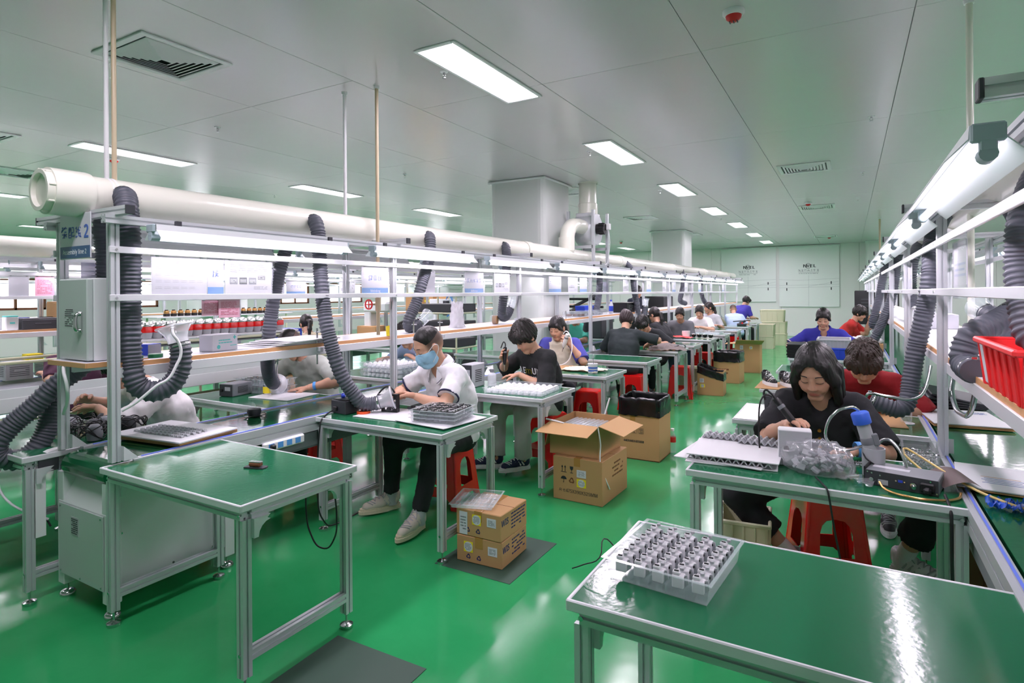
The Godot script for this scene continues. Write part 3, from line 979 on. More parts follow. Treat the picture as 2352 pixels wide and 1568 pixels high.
func benches() -> void:
	var what := ["empty but for one small part, in the left foreground", "where the masked man works, with a fan and stacked trays", "holding the tray of white domes before the black-shirted man", "with a cream cloth and white jar before the girl in blue sleeves",
		"bare, in front of the man seen from behind", "with a grey cloth bag on its corner", "with small black parts, beside the black-shirted pair", "with red cloth and round black cups", "with clear trays before the woman in white", "beside the woman in the striped shirt", "in front of the man in pale blue", "last on the aisle side of the left line"]
	for k in LEFT_Z.size():
		workbench("green workbench " + what[k], Vector3(-2.53, 0, LEFT_Z[k] - 0.3), 0.0)
	var lw := ["on the far side of the left line behind the steel cabinet", "on the far side of the left line before the grey-shirted man", "on the far side of the left line stacked with clear trays", "on the far side of the left line before the teal shirt", "on the far side of the left line past the first column", "on the far side of the left line, sixth along", "on the far side of the left line near its end"]
	var lz := [-1.3, -2.72, -4.2, -6.4, -7.9, -9.6, -11.2]
	for k in lw.size():
		workbench("green workbench " + lw[k], Vector3(-4.08, 0, lz[k] - 0.3), PI)
	var rw := ["with one tray of modules, in the right foreground", "where the woman in black works", "with a foil-covered card before the boy in red", "with two shoes on a kraft pad", "bare, in the aisle between shoes and black foam", "stacked with black foam sheets", "holding the blue crate before the woman in the blue polo", "piled with white fluff near the far end"]
	for k in RIGHT_Z.size():
		workbench("green workbench " + rw[k], Vector3(-0.13, 0, RIGHT_Z[k] - 0.3), PI)
	var bw := [[-6.4, -5.0, "behind the woman in the cream blouse"], [-6.4, -6.6, "behind the left line near the bag of powder"], [-6.4, -8.2, "behind the first column"], [-6.4, -10.0, "far behind the first column"], [1.42, -3.2, "on the far side of the right line, nearer"], [1.42, -4.6, "on the far side of the right line, farther"]]
	for b in bw:
		workbench("green workbench " + b[2], Vector3(b[0], 0, b[1] - 0.3), 0.0)
	stool("red plastic stool under the masked man", Vector3(-2.62, 0, -3.56), 0.1)
	stool("red plastic stool under the man in the black printed T-shirt", Vector3(-2.42, 0, -4.82), -0.1)
	stool("red plastic stool under the girl with blue sleeves", Vector3(-2.55, 0, -6.15), 0.1)
	stool("red plastic stool under the man seen from behind", Vector3(-2.5, 0, -7.58), 0.0)
	stool("red plastic stool beneath the bench corner with the grey cloth", Vector3(-2.18, 0, -8.75), 0.2)
	stool("red plastic stool beneath the bench with the red cloth", Vector3(-2.3, 0, -10.95), 0.0)
	stool("red plastic stool under the woman in the white shirt", Vector3(-2.6, 0, -12.2), 0.0)
	stool("red plastic stool under the man in pale blue", Vector3(-2.45, 0, -15.2), 0.0)
	stool("red plastic stool under the woman in black at the right", Vector3(-0.12, 0, -3.66), 0.35)
	stool("red plastic stool under the boy in red", Vector3(0.08, 0, -4.86), 0.0)
	stool("red plastic stool under the woman in the blue polo", Vector3(-0.25, 0, -8.75), 0.0)
	stool("red plastic stool under the grey-shirted man beyond the left line", Vector3(-4.22, 0, -3.72), 0.0)
	stool("red plastic stool under the white-shirted worker behind the cabinet", Vector3(-3.98, 0, -2.3), 0.0)
	stool("red plastic stool below the belt beside the power strip", Vector3(-4.43, 0, -3.98), 0.2)

func near_left_props() -> void:
	# drive housing at the near end of the left conveyor
	var t := thing("drive_housing", "white sheet-metal drive housing under the near end of the left conveyor", "machine housing", Vector3(-3.32, 0, -1.46))
	var g := Geo.new()
	g.prism(PackedVector2Array([Vector2(-0.012, 0.13), Vector2(-0.012, 0.5), Vector2(0.06, 0.63), Vector2(0.64, 0.63), Vector2(0.64, 0.13)]), 0.47, Vector3.FORWARD, Vector3.UP, Vector3(-0.235, 0, 0))
	obj("casing", g, "powder", t)
	obj("end_panel", bx(Vector3(0, 0.315, 0.016), Vector3(0.44, 0.36, 0.006), 0.002), "powder_dark", t)
	for s in [-1.0, 1.0]:
		obj("side_panel", bx(Vector3(s * 0.24, 0.375, -0.32), Vector3(0.012, 0.5, 0.64), 0.003), "powder", t)
		for z in [-0.02, -0.62]:
			obj("leg", bx(Vector3(s * 0.222, 0.36, z), Vector3(0.06, 0.58, 0.06), 0.003), "powder", t)
			g = Geo.new()
			g.cyl(Vector3(s * 0.222, 0.02, z), Vector3(s * 0.222, 0.1, z), 0.006, 8)
			g.lathe([Vector2(0, 0), Vector2(0.034, 0), Vector2(0.036, 0.012), Vector2(0.03, 0.024), Vector2(0.014, 0.03), Vector2(0, 0.03)], 18, Vector3(s * 0.222, 0, z))
			obj("levelling_foot", g, "steel", t)
	g = Geo.new()
	for p in [[0.16, 0], [0.3, 0], [0.46, 0], [0.16, 0.5], [0.46, 0.5], [0.4, 0.03], [0.16, 0.28]]:
		g.cyl(Vector3(0.246, p[0], -0.02 - p[1]), Vector3(0.25, p[0], -0.02 - p[1]), 0.006, 8)
	for p in [[0.15, -0.2], [0.15, 0.0], [0.15, 0.2], [0.48, 0.2], [0.48, -0.2]]:
		g.cyl(Vector3(p[1], p[0], 0.018), Vector3(p[1], p[0], 0.022), 0.005, 8)
	obj("screw", g, "steel", t).set_meta("kind", "stuff")
	obj("rating_plate", bx(Vector3(-0.05, 0.4, 0.02), Vector3(0.075, 0.09, 0.002)), "lightgray", t)
	small_print(t, 0.065, 0.08, 8, "ink", Vector3(-0.05, 0.4, 0.0216))
	# rounded white cheek on the left of the belt end
	t = thing("belt_cheek", "white curved guard plate on the left of the belt end", "guard", Vector3(-3.6, 0, -1.4))
	var pts := PackedVector2Array([Vector2(-0.05, 0.33), Vector2(-0.05, 0.66)])
	for k in 7:
		pts.append(Vector2(0.05, 0.66) + Vector2(-0.1, 0).rotated(-PI / 2 * k / 6.0))
	pts.append_array(PackedVector2Array([Vector2(0.09, 0.76), Vector2(0.09, 0.7), Vector2(0.0, 0.66), Vector2(0.0, 0.33)]))
	g = Geo.new()
	g.prism(pts, 0.05, Vector3.FORWARD, Vector3.UP, Vector3(-0.025, 0, 0))
	obj("plate", g, "white", t)
	obj("inner_edge", bx(Vector3(0.03, 0.7, -0.01), Vector3(0.01, 0.09, 0.09), 0.003), "dark", t)
	# control cabinet on its bracketed board
	t = thing("control_cabinet", "pale grey steel control cabinet with a latch, mounted at the head of the left line", "cabinet", Vector3(-3.33, 1.236, -1.53))
	obj("body", bx(Vector3(0, 0.203, -0.02), Vector3(0.285, 0.406, 0.2), 0.004), "powder", t)
	var d := obj("door", bx(Vector3(0, 0.203, 0.095), Vector3(0.28, 0.4, 0.03), 0.006), "powder_dark", t)
	g = Geo.new()
	g.box(Vector3(0.085, 0.19, 0.114), Vector3(0.03, 0.1, 0.006), 0.002)
	g.tube(curve([Vector3(0.085, 0.15, 0.116), Vector3(0.085, 0.155, 0.132), Vector3(0.085, 0.19, 0.136), Vector3(0.085, 0.225, 0.132), Vector3(0.085, 0.23, 0.116)], 0.006), 0.009, 8)
	obj("latch", g, "steel", d)
	small_print(d, 0.085, 0.09, 9, "ink", Vector3(-0.035, 0.21, 0.1108))
	t = thing("bracket_board", "small wood-edged white board carrying the steel cabinet", "shelf", Vector3(-3.32, 1.222, -1.53))
	obj("board", bx(Vector3(0, 0, 0), Vector3(0.38, 0.022, 0.28), 0.002), "board", t)
	obj("front_edge", bx(Vector3(0, 0, 0.142), Vector3(0.38, 0.024, 0.006), 0.001), "wood_edge", t)
	obj("side_edge", bx(Vector3(0.192, 0, 0), Vector3(0.006, 0.024, 0.28), 0.001), "wood_edge", t)
	# printed guide sign of the line
	t = thing("line_sign", "white and blue plate reading Assembly line 2 at the head of the line", "sign", Vector3(-3.33, 1.85, -1.435))
	obj("plate", bx(Vector3.ZERO, Vector3(0.305, 0.225, 0.006), 0.002), "paper", t)
	obj("band", bx(Vector3(0, -0.078, 0.0035), Vector3(0.295, 0.058, 0.002)), "deep_blue", t)
	cjk(t, "装配线", 0.062, "sign_text", Vector3(-0.035, 0.02, 0.0042))
	text(t, "2", 0.066, "sign_text", Vector3(0.115, 0.02, 0.004), 0, 0, true)
	text(t, "Assembly line 2", 0.022, "white_ink", Vector3(0, -0.078, 0.005), 0, 0, false, 1.12)
	# card trays with rows of little brackets on the conveyor end
	t = thing("card_stack", "stack of cardboard sheets holding a grid of grey clips on the left belt", "cardboard sheet", Vector3(-3.36, 0.752, -1.94), 0.12)
	for k in 3:
		obj("sheet", bx(Vector3(0.012 * k, 0.006 + 0.012 * k, 0.01 * k), Vector3(0.56, 0.008, 0.37), 0.001), "whitecard" if k == 2 else "kraft", t)
	for r in 5:
		for q in 12:
			g = Geo.new()
			g.prism(PackedVector2Array([Vector2(-0.013, 0), Vector2(-0.006, 0.012), Vector2(0, 0.005), Vector2(0.006, 0.012), Vector2(0.013, 0), Vector2(0.005, 0.003), Vector2(-0.005, 0.003)]), 0.016, Vector3.RIGHT, Vector3.UP, Vector3(0, 0, -0.008))
			var key := "clip_mesh"
			if not M.has(key):
				M[key] = g.mesh()
			var c := obj("metal_clip", M[key], "lightgray", self, t.transform * Vector3(-0.15 + 0.033 * q, 0.035, -0.02 + 0.036 * r))
			c.rotation.y = 0.12
			tag(c, "grey clip on the belt-end cardboard, %s row from the back, %s from the left" % [NTH[r], NTH[q]], "clip", "clips on the belt-end cardboard")
	# metal part on the bare bench
	t = thing("metal_part", "small dark bracket with a wooden-coloured spacer on the empty foreground bench", "machine part", Vector3(-2.4, 0.75, -1.76), 0.3)
	g = Geo.new()
	g.prism(PackedVector2Array([Vector2(-0.05, -0.02), Vector2(0.05, -0.02), Vector2(0.055, 0), Vector2(0.05, 0.022), Vector2(-0.05, 0.022), Vector2(-0.055, 0)]), 0.005, Vector3.RIGHT, Vector3.FORWARD)
	obj("base", g, "dark", t)
	obj("spacer", bx(Vector3(0, 0.016, 0), Vector3(0.06, 0.018, 0.03), 0.005), "brown", t)
	obj("cover", bx(Vector3(0, 0.027, 0), Vector3(0.062, 0.004, 0.024), 0.001), "steel", t)

func wire_coil(t: Node3D, r: float, turns: float, y: float, m, seed_: int) -> void:
	var rr := RandomNumberGenerator.new()
	rr.seed = seed_
	var p := []
	for k in int(turns * 8):
		var a := TAU * k / 8.0
		p.append(Vector3(cos(a) * r * rr.randf_range(0.75, 1.1), maxf(0.004, y + rr.randf_range(-0.02, 0.06) * minf(1.0, y * 40.0)), sin(a) * r * rr.randf_range(0.75, 1.1)))
	var g := Geo.new()
	g.tube(curve(p, 0.012), 0.003, 6)
	obj("wire", g, m, t)

func tray_geo(w: float, l: float, h: float, nx: int, nz: int, flare := 0.012) -> Geo:
	var g := Geo.new()
	g.box(Vector3(0, 0.001, 0), Vector3(w, 0.0016, l))
	for s in [-1.0, 1.0]:
		var a := Vector3(s * w / 2, 0, 0)
		g.quad(a + Vector3(0, 0, -l / 2), a + Vector3(0, 0, l / 2), a + Vector3(s * flare, h, l / 2 + flare), a + Vector3(s * flare, h, -l / 2 - flare))
		var b := Vector3(0, 0, s * l / 2)
		g.quad(b + Vector3(-w / 2, 0, 0), b + Vector3(w / 2, 0, 0), b + Vector3(w / 2 + flare, h, s * flare), b + Vector3(-w / 2 - flare, h, s * flare))
		g.box(Vector3(s * (w / 2 + flare + 0.004), h, 0), Vector3(0.01, 0.002, l + flare * 2 + 0.018))
		g.box(Vector3(0, h, s * (l / 2 + flare + 0.004)), Vector3(w + flare * 2, 0.002, 0.01))
	for k in range(1, nx):
		g.box(Vector3(-w / 2 + w * k / nx, h * 0.2, 0), Vector3(0.003, h * 0.4, l))
	for k in range(1, nz):
		g.box(Vector3(0, h * 0.14, -l / 2 + l * k / nz), Vector3(w, h * 0.28, 0.003))
	return g

func module_proto(label: String, group: String) -> Node3D:
	var t := thing("led_module", label, "module", Vector3.ZERO, 0.0, group)
	var g := Geo.new()
	g.box(Vector3(0, 0.014, 0), Vector3(0.026, 0.028, 0.024), 0.002)
	g.box(Vector3(-0.004, 0.032, 0), Vector3(0.017, 0.008, 0.016), 0.002)
	obj("body", g, "whitecard", t)
	g = Geo.new()
	g.box(Vector3(0.0, 0.022, 0.0), Vector3(0.03, 0.006, 0.012), 0.001)
	g.box(Vector3(-0.004, 0.037, 0.003), Vector3(0.01, 0.003, 0.004), 0.0005)
	obj("terminal", g, "black", t)
	g = Geo.new()
	g.prism(PackedVector2Array([Vector2(0.012, 0.0), Vector2(0.022, 0.01), Vector2(0.019, 0.03), Vector2(0.013, 0.028)]), 0.004, Vector3.RIGHT, Vector3.UP, Vector3(0, 0, -0.002))
	g.cyl(Vector3(0.006, 0.036, -0.006), Vector3(0.006, 0.042, -0.006), 0.005, 8)
	obj("clip", g, "lightgray", t)
	return t

func power_unit(called: String, label: String, at: Vector3, size: Vector3, turn: float, m, slots := true) -> Node3D:
	var t := thing(called, label, "power supply", at, turn)
	obj("casing", bx(Vector3(0, size.y / 2, 0), size, 0.006), m, t)
	obj("front_plate", bx(Vector3(0, size.y / 2, size.z / 2 + 0.003), Vector3(size.x * 0.96, size.y * 0.94, 0.006), 0.003), "dark", t)
	var g := Geo.new()
	if slots:
		for k in 7:
			g.box(Vector3(size.x / 2 + 0.0005, size.y * (0.25 + 0.08 * k), 0), Vector3(0.002, size.y * 0.03, size.z * 0.5))
			g.box(Vector3(-size.x / 2 - 0.0005, size.y * (0.25 + 0.08 * k), 0), Vector3(0.002, size.y * 0.03, size.z * 0.5))
		obj("vent_slot", g, "black", t).set_meta("kind", "stuff")
	g = Geo.new()
	g.cyl(Vector3(-size.x * 0.25, size.y * 0.5, size.z / 2 + 0.004), Vector3(-size.x * 0.25, size.y * 0.5, size.z / 2 + 0.022), 0.012, 12)
	obj("knob", g, "black", t)
	obj("screen", bx(Vector3(size.x * 0.15, size.y * 0.62, size.z / 2 + 0.0065), Vector3(size.x * 0.4, size.y * 0.3, 0.002)), "lightgray", t)
	return t

func card(label: String, at: Vector3, size: Vector2, turn: float, m, layers := 1, called := "cardboard_sheet") -> Node3D:
	var t := thing(called, label, "cardboard sheet", at, turn)
	for k in layers:
		var o := obj("sheet", bx(Vector3(0, 0.003 + 0.0075 * k, 0), Vector3(size.x, 0.0055, size.y), 0.001), m if k == layers - 1 else "kraft", t)
		o.rotation.y = 0.03 * sin(k * 2.3) if k < layers - 1 else 0.0
	return t

func table_props() -> void:
	# bench 2: masked man's fan, iron block, cards and the stack of trays
	card("grey-white card under the hands of the masked man", Vector3(-2.66, 0.75, -2.98), Vector2(0.36, 0.34), 0.05, "whitecard")
	card("white card with a kraft underside below the stacked module trays", Vector3(-2.25, 0.756, -2.99), Vector2(0.42, 0.4), -0.12, "whitecard")
	var t := thing("cooling_fan", "square black computer fan standing before the masked man", "fan", Vector3(-2.7, 0.757, -3.02), 0.2)
	var g := Geo.new()
	for q in 4:
		g.xf = Transform3D(Basis(Vector3.BACK, PI / 2 * q), Vector3(0, 0.06, 0))
		g.box(Vector3(0, 0.056, 0), Vector3(0.12, 0.008, 0.038), 0.002)
		var pts := PackedVector2Array([Vector2(0.06, 0.06), Vector2(0.02, 0.06)])
		for k in 5:
			pts.append(Vector2(0, 0.057).rotated(-PI / 2 * (0.2 + 0.6 * k / 4.0)))
		pts.append(Vector2(0.06, 0.02))
		g.prism(pts, 0.004, Vector3.RIGHT, Vector3.UP, Vector3(0, 0, 0.015))
	obj("housing", g, "black", t)
	g = Geo.new()
	g.cyl(Vector3(0, 0.06, -0.014), Vector3(0, 0.06, 0.014), 0.021, 18)
	obj("hub", g, "dark", t)
	obj("hub_label", bx(Vector3(0, 0.06, 0.0145), Vector3(0.016, 0.016, 0.001)), "orange", t)
	for k in 7:
		g = Geo.new()
		var a := TAU * k / 7
		g.xf = Transform3D(Basis(Vector3.BACK, a), Vector3(0, 0.06, 0))
		g.quad(Vector3(0.02, -0.01, 0.008), Vector3(0.054, -0.018, 0.01), Vector3(0.054, 0.012, -0.01), Vector3(0.02, 0.008, -0.008))
		obj("blade", g, "dark", t)
	for k in 4:
		g = Geo.new()
		g.lathe([Vector2(0.018 + 0.01 * k, 0), Vector2(0.0195 + 0.01 * k, 0.0015), Vector2(0.018 + 0.01 * k, 0.003)], 24, Vector3(0, 0.06, 0.018), Vector3.BACK)
		obj("guard_ring", g, "steel", t)
	t = thing("control_box", "black plastic control box with a blue lamp and plugged cord on the masked man's bench", "control box", Vector3(-2.98, 0.75, -2.88), -0.1)
	obj("case", bx(Vector3(0, 0.045, 0), Vector3(0.15, 0.09, 0.12), 0.005), "dark", t)
	obj("lid", bx(Vector3(0, 0.092, 0), Vector3(0.13, 0.012, 0.1), 0.004), "black", t)
	g = Geo.new()
	g.ball(Vector3(-0.02, 0.11, 0.0), Vector3(0.016, 0.016, 0.016), 10, 6)
	obj("lamp_cap", g, "blue", t)
	g = Geo.new()
	g.box(Vector3(-0.02, 0.035, 0.065), Vector3(0.04, 0.03, 0.02), 0.005)
	obj("plug", g, "black", t)
	cord("power_cable", [Vector3(-3.0, 0.78, -2.79), Vector3(-2.99, 0.76, -2.72), Vector3(-2.97, 0.72, -2.655), Vector3(-2.98, 0.5, -2.64), Vector3(-2.96, 0.25, -2.62), Vector3(-2.96, 0.1, -2.66), Vector3(-3.0, 0.012, -2.8), Vector3(-3.05, 0.01, -3.3)], 0.005, "black", "black power cord hanging from the control box over the bench edge")
	t = thing("tape_roll", "orange tape roll lying on the bench by the hose hood", "tape", Vector3(-2.83, 0.75, -2.9))
	g = Geo.new()
	g.lathe([Vector2(0.028, 0), Vector2(0.045, 0), Vector2(0.045, 0.02), Vector2(0.028, 0.02), Vector2(0.028, 0)], 24)
	obj("ring", g, "orange", t)
	t = thing("work_light", "small bent black gooseneck lamp beside the masked man's fan", "desk lamp", Vector3(-2.86, 0.757, -3.06))
	g = Geo.new()
	g.lathe([Vector2(0, 0), Vector2(0.04, 0), Vector2(0.036, 0.012), Vector2(0, 0.015)], 16)
	obj("base", g, "black", t)
	g = Geo.new()
	g.tube(curve([Vector3(0, 0.01, 0), Vector3(-0.01, 0.06, 0), Vector3(0.03, 0.13, -0.02), Vector3(0.08, 0.15, -0.04), Vector3(0.12, 0.11, -0.05)]), 0.006, 8)
	obj("neck", g, "black", t)
	t = thing("circuit_part", "dark round circuit part on the card by the masked man's hands", "electronic part", Vector3(-2.62, 0.757, -3.16))
	g = Geo.new()
	g.box(Vector3(0, 0.008, 0), Vector3(0.07, 0.012, 0.05), 0.003)
	obj("board", g, "dark", t)
	g = Geo.new()
	g.cyl(Vector3(0, 0.014, 0), Vector3(0, 0.024, 0), 0.017, 14)
	g.box(Vector3(0.02, 0.018, 0.012), Vector3(0.014, 0.008, 0.012), 0.002)
	obj("component", g, "black", t)
	var b := Basis(Vector3.UP, 0.16)
	for k in 3:
		t = thing("module_tray", ["bottom clear blister tray of the stack before the masked man", "middle clear blister tray of the stack before the masked man", "top clear blister tray holding black and silver modules before the masked man"][k], "tray", Vector3(-2.23, 0.763 + 0.022 * k, -2.98), 0.16)
		obj("tray", tray_geo(0.29, 0.27, 0.028, 6, 1, 0.008), "clear_tray", t)
	var proto: Node3D
	for k in 2:
		g = Geo.new()
		for i in 6:
			for j in 8:
				g.box(Vector3(-0.12 + 0.048 * i, 0.012, -0.117 + 0.0335 * j), Vector3(0.038, 0.016, 0.026), 0.002)
		var lower := obj("module_layer", g, "dark", self, Vector3(-2.23, 0.766 + 0.022 * k, -2.98))
		lower.rotation.y = 0.16
		lower.set_meta("kind", "stuff")
		tag(lower, "layer of dark modules inside the %s tray of the stack" % ["bottom", "middle"][k], "modules")
	for i in 6:
		for j in 8:
			var at := Vector3(-2.23, 0.809, -2.98) + b * Vector3(-0.12 + 0.048 * i, 0, -0.117 + 0.0335 * j)
			var lab := "black and silver module in the masked man's top tray, %s column, %s row" % [NTH[i], NTH[j]]
			if proto == null:
				proto = thing("circuit_module", lab, "module", at, 0.16, "modules in the masked man's top tray")
				obj("board", bx(Vector3(0, 0.012, 0), Vector3(0.04, 0.02, 0.028), 0.002), "black", proto)
				g = Geo.new()
				g.box(Vector3(-0.006, 0.025, 0.001), Vector3(0.022, 0.006, 0.02), 0.001)
				g.box(Vector3(0.014, 0.024, -0.004), Vector3(0.008, 0.01, 0.012), 0.001)
				obj("heat_plate", g, "steel", proto)
			else:
				dup(proto, lab, at + Vector3(0, rng.randf_range(0, 0.008), 0), 0.16 + rng.randf_range(-0.55, 0.55))
	# bench 3: tray of white domes, grey unit, bottle
	var rows := [[-2.33, -4.21, 0.08, "clear tray of white domes on the bench of the black-shirted man", 9, 6, 0.0, "white domes in the black-shirted man's tray"]]
	for k in 3:
		rows.append([-3.93, -4.46, 0.0, ["bottom", "middle", "top"][k] + " clear tray of pale domes in the stack beyond the left line", 9, 6, 0.045 * k, "domes in the tray stack beyond the left line"])
	proto = null
	for r in rows:
		t = thing("dome_tray", r[3], "tray", Vector3(r[0], 0.751 + r[6], r[1]), r[2])
		obj("tray", tray_geo(0.5, 0.42, 0.04, r[4], r[5], 0.01), "clear_tray", t)
		for i in r[4]:
			for j in r[5]:
				if r[6] > 0.0 and r[6] < 0.08 and j < 4 and i > 0 and i < 8:
					continue
				var at := Vector3(r[0], 0.754 + r[6], r[1]) + Basis(Vector3.UP, r[2]) * Vector3(-0.222 + 0.0555 * i, 0, -0.175 + 0.07 * j)
				var dl: String = ("white dome in the black-shirted man's tray, " if r[6] == 0.0 and r[7].begins_with("white") else "pale dome in the %s tray beyond the left line, " % ["bottom", "middle", "top"][roundi(r[6] / 0.045)]) + "%s column, %s row" % [NTH[i], NTH[j]]
				if proto == null:
					proto = thing("lens_dome", "white hemispherical lens in a tray pocket", "lens", at, 0.0, r[7])
					g = Geo.new()
					g.lathe([Vector2(0, 0), Vector2(0.024, 0), Vector2(0.024, 0.008), Vector2(0.0215, 0.019), Vector2(0.015, 0.028), Vector2(0.008, 0.0315), Vector2(0, 0.0325)], 14)
					obj("dome", g, "white", proto)
					proto.set_meta("label", dl)
				else:
					var c := dup(proto, dl, at)
					c.set_meta("group", r[7])
	power_unit("power_supply", "upright grey power unit with a yellow tag left of the dome tray", Vector3(-2.83, 0.75, -4.22), Vector3(0.11, 0.2, 0.2), 0.0, "lightgray")
	t = thing("spray_bottle", "small white bottle with a grey cap beside the grey power unit", "bottle", Vector3(-2.7, 0.75, -4.32))
	g = Geo.new()
	g.lathe([Vector2(0, 0), Vector2(0.036, 0), Vector2(0.038, 0.01), Vector2(0.038, 0.09), Vector2(0.03, 0.108), Vector2(0.016, 0.115), Vector2(0.016, 0.12), Vector2(0, 0.12)], 18)
	obj("bottle", g, "frosted", t)
	g = Geo.new()
	g.cyl(Vector3(0, 0.12, 0), Vector3(0, 0.145, 0), 0.02, 14)
	g.cyl(Vector3(0, 0.133, 0), Vector3(-0.03, 0.135, 0), 0.006, 8)
	obj("cap", g, "gray", t)
	# bench 4: kraft pad, cream cloth, jar
	card("kraft cardboard pad before the girl with blue sleeves", Vector3(-2.68, 0.75, -5.7), Vector2(0.3, 0.36), 0.1, "kraft")
	t = thing("cream_cloth", "rumpled cream cloth beside the white jar", "cloth", Vector3(-2.38, 0.752, -5.6), -0.2)
	g = Geo.new()
	var fn := FastNoiseLite.new()
	fn.seed = 4
	fn.frequency = 6.0
	g.sheet(26, 18, func(u, v): return Vector3((u - 0.5) * 0.42 + 0.02 * sin(v * 9.0), 0.012 + 0.02 * maxf(0.0, fn.get_noise_2d(u, v)) + 0.025 * sin(u * 3.1) * sin(v * 3.1), (v - 0.5) * 0.28 + 0.025 * sin(u * 7.0)))
	obj("fabric", g, mat("cream_cloth", rgb(236, 226, 196), 0.85), t)
	t = thing("paste_jar", "white jar with a blue printed band and a stick on the fourth bench", "jar", Vector3(-2.23, 0.75, -5.47))
	g = Geo.new()
	g.lathe([Vector2(0, 0), Vector2(0.045, 0), Vector2(0.048, 0.006), Vector2(0.048, 0.08), Vector2(0.05, 0.084), Vector2(0.05, 0.096), Vector2(0.042, 0.096), Vector2(0.042, 0.07), Vector2(0, 0.07)], 24)
	obj("pot", g, "white", t)
	g = Geo.new()
	g.lathe([Vector2(0.0484, 0.02), Vector2(0.0486, 0.035)], 24)
	g.lathe([Vector2(0.0484, 0.046), Vector2(0.0486, 0.064)], 24)
	obj("band", g, "sign_text", t)
	g = Geo.new()
	g.cyl(Vector3(0.01, 0.07, 0), Vector3(0.005, 0.15, 0.01), 0.003, 6)
	g.ball(Vector3(0.005, 0.152, 0.01), Vector3(0.008, 0.006, 0.008), 8, 5)
	obj("stick", g, "gray", t)
	# bench 6: grey cloth bag over the corner
	t = thing("cloth_bag", "grey cloth bag slumped over the corner of the sixth bench", "bag", Vector3(-2.2, 0.752, -8.1), 0.3)
	g = Geo.new()
	g.sheet(28, 20, func(u, v): return Vector3((u - 0.5) * 0.5, 0.02 + 0.075 * sin(u * PI) * sin(v * PI) + 0.018 * fn.get_noise_2d(u * 1.4 + 5, v * 1.4), (v - 0.5) * 0.4 + 0.03 * sin(u * 8.0)))
	obj("fabric", g, mat("grey_cloth", rgb(128, 118, 114), 0.8), t)
	g = Geo.new()
	g.tube(curve([Vector3(0.1, 0.06, 0.1), Vector3(0.2, 0.08, 0.0), Vector3(0.25, 0.03, -0.1), Vector3(0.16, 0.02, -0.18)]), 0.008, 8)
	obj("strap", g, "gray", t)
	# bench 7: black parts in a row; bench 8: red cloth, white pot, black cups
	for k in 5:
		var p := thing("rubber_part", "small black moulded part on the seventh bench, %s from the left" % NTH[k], "machine part", Vector3(-2.75 + 0.09 * k, 0.75, -9.15 + 0.03 * (k % 2)), 0.4 * k, "black parts on the seventh bench")
		g = Geo.new()
		g.lathe([Vector2(0, 0), Vector2(0.03, 0), Vector2(0.03, 0.012), Vector2(0.018, 0.026), Vector2(0, 0.028)], 12)
		obj("body", g, "black", p)
	t = thing("red_cloth", "folded red cloth on the eighth bench", "cloth", Vector3(-2.62, 0.752, -10.3))
	g = Geo.new()
	g.sheet(20, 14, func(u, v): return Vector3((u - 0.5) * 0.5, 0.012 + 0.02 * sin(u * PI) + 0.012 * fn.get_noise_2d(u + 9, v), (v - 0.5) * 0.3))
	obj("fabric", g, "redbin", t)
	t = thing("white_pot", "translucent white pot on the eighth bench", "pot", Vector3(-2.5, 0.75, -10.45))
	g = Geo.new()
	g.lathe([Vector2(0, 0), Vector2(0.06, 0), Vector2(0.07, 0.12), Vector2(0.066, 0.12), Vector2(0.058, 0.01), Vector2(0, 0.01)], 20)
	obj("pot", g, "white", t)
	for k in 4:
		var p := thing("black_cup", "round black lamp cup with a silver rim on the eighth bench, %s from the left" % NTH[k], "lamp part", Vector3(-2.38 + 0.1 * k, 0.76, -10.5 + 0.02 * k), 0.0, "black cups on the eighth bench")
		g = Geo.new()
		g.lathe([Vector2(0, 0), Vector2(0.025, 0), Vector2(0.042, 0.04), Vector2(0.042, 0.055)], 16)
		obj("cup", g, "black", p)
		g = Geo.new()
		g.lathe([Vector2(0.043, 0.052), Vector2(0.044, 0.056), Vector2(0.03, 0.058), Vector2(0.012, 0.064), Vector2(0, 0.066)], 16)
		obj("rim", g, "steel", p)
	for k in 2:
		t = thing("parts_tray", ["left clear parts tray before the woman in white", "right clear parts tray before the woman in white"][k], "tray", Vector3(-2.65 + 0.36 * k, 0.751, -11.65), 0.0)
		obj("tray", tray_geo(0.32, 0.42, 0.05, 4, 5), "clear_tray", t)
	t = thing("bench_vice", "dark clamping tool on the far bench of the man in pale blue", "tool", Vector3(-2.2, 0.75, -14.6))
	g = Geo.new()
	g.box(Vector3(0, 0.03, 0), Vector3(0.2, 0.06, 0.14), 0.01)
	g.cyl(Vector3(-0.05, 0.06, 0), Vector3(0.08, 0.12, 0.02), 0.03, 12)
	obj("body", g, "dark", t)
	g = Geo.new()
	g.cyl(Vector3(0.02, 0.07, 0.071), Vector3(0.02, 0.07, 0.08), 0.02, 12)
	obj("button", g, "redbin", t)
	g = Geo.new()
	g.cyl(Vector3(-0.2, 0.1, -0.03), Vector3(0.18, 0.13, -0.05), 0.012, 8)
	obj("arm", g, "black", t)
	# black PSU row and lens on the left belt
	t = thing("lens_puck", "dark round lens with lead wires lying on the left belt", "lens", Vector3(-3.42, 0.751, -2.5))
	g = Geo.new()
	g.lathe([Vector2(0, 0), Vector2(0.035, 0), Vector2(0.045, 0.03), Vector2(0.04, 0.05), Vector2(0, 0.055)], 20)
	obj("barrel", g, "dark", t)
	g = Geo.new()
	g.lathe([Vector2(0.03, 0), Vector2(0.055, 0.005), Vector2(0.06, 0.05), Vector2(0.058, 0.05)], 20, Vector3(-0.05, 0.01, 0), Vector3(-0.7, 0.7, 0))
	obj("clear_cup", g, "clear", t)
	wire_coil(t, 0.07, 1.2, 0.004, "black", 5)
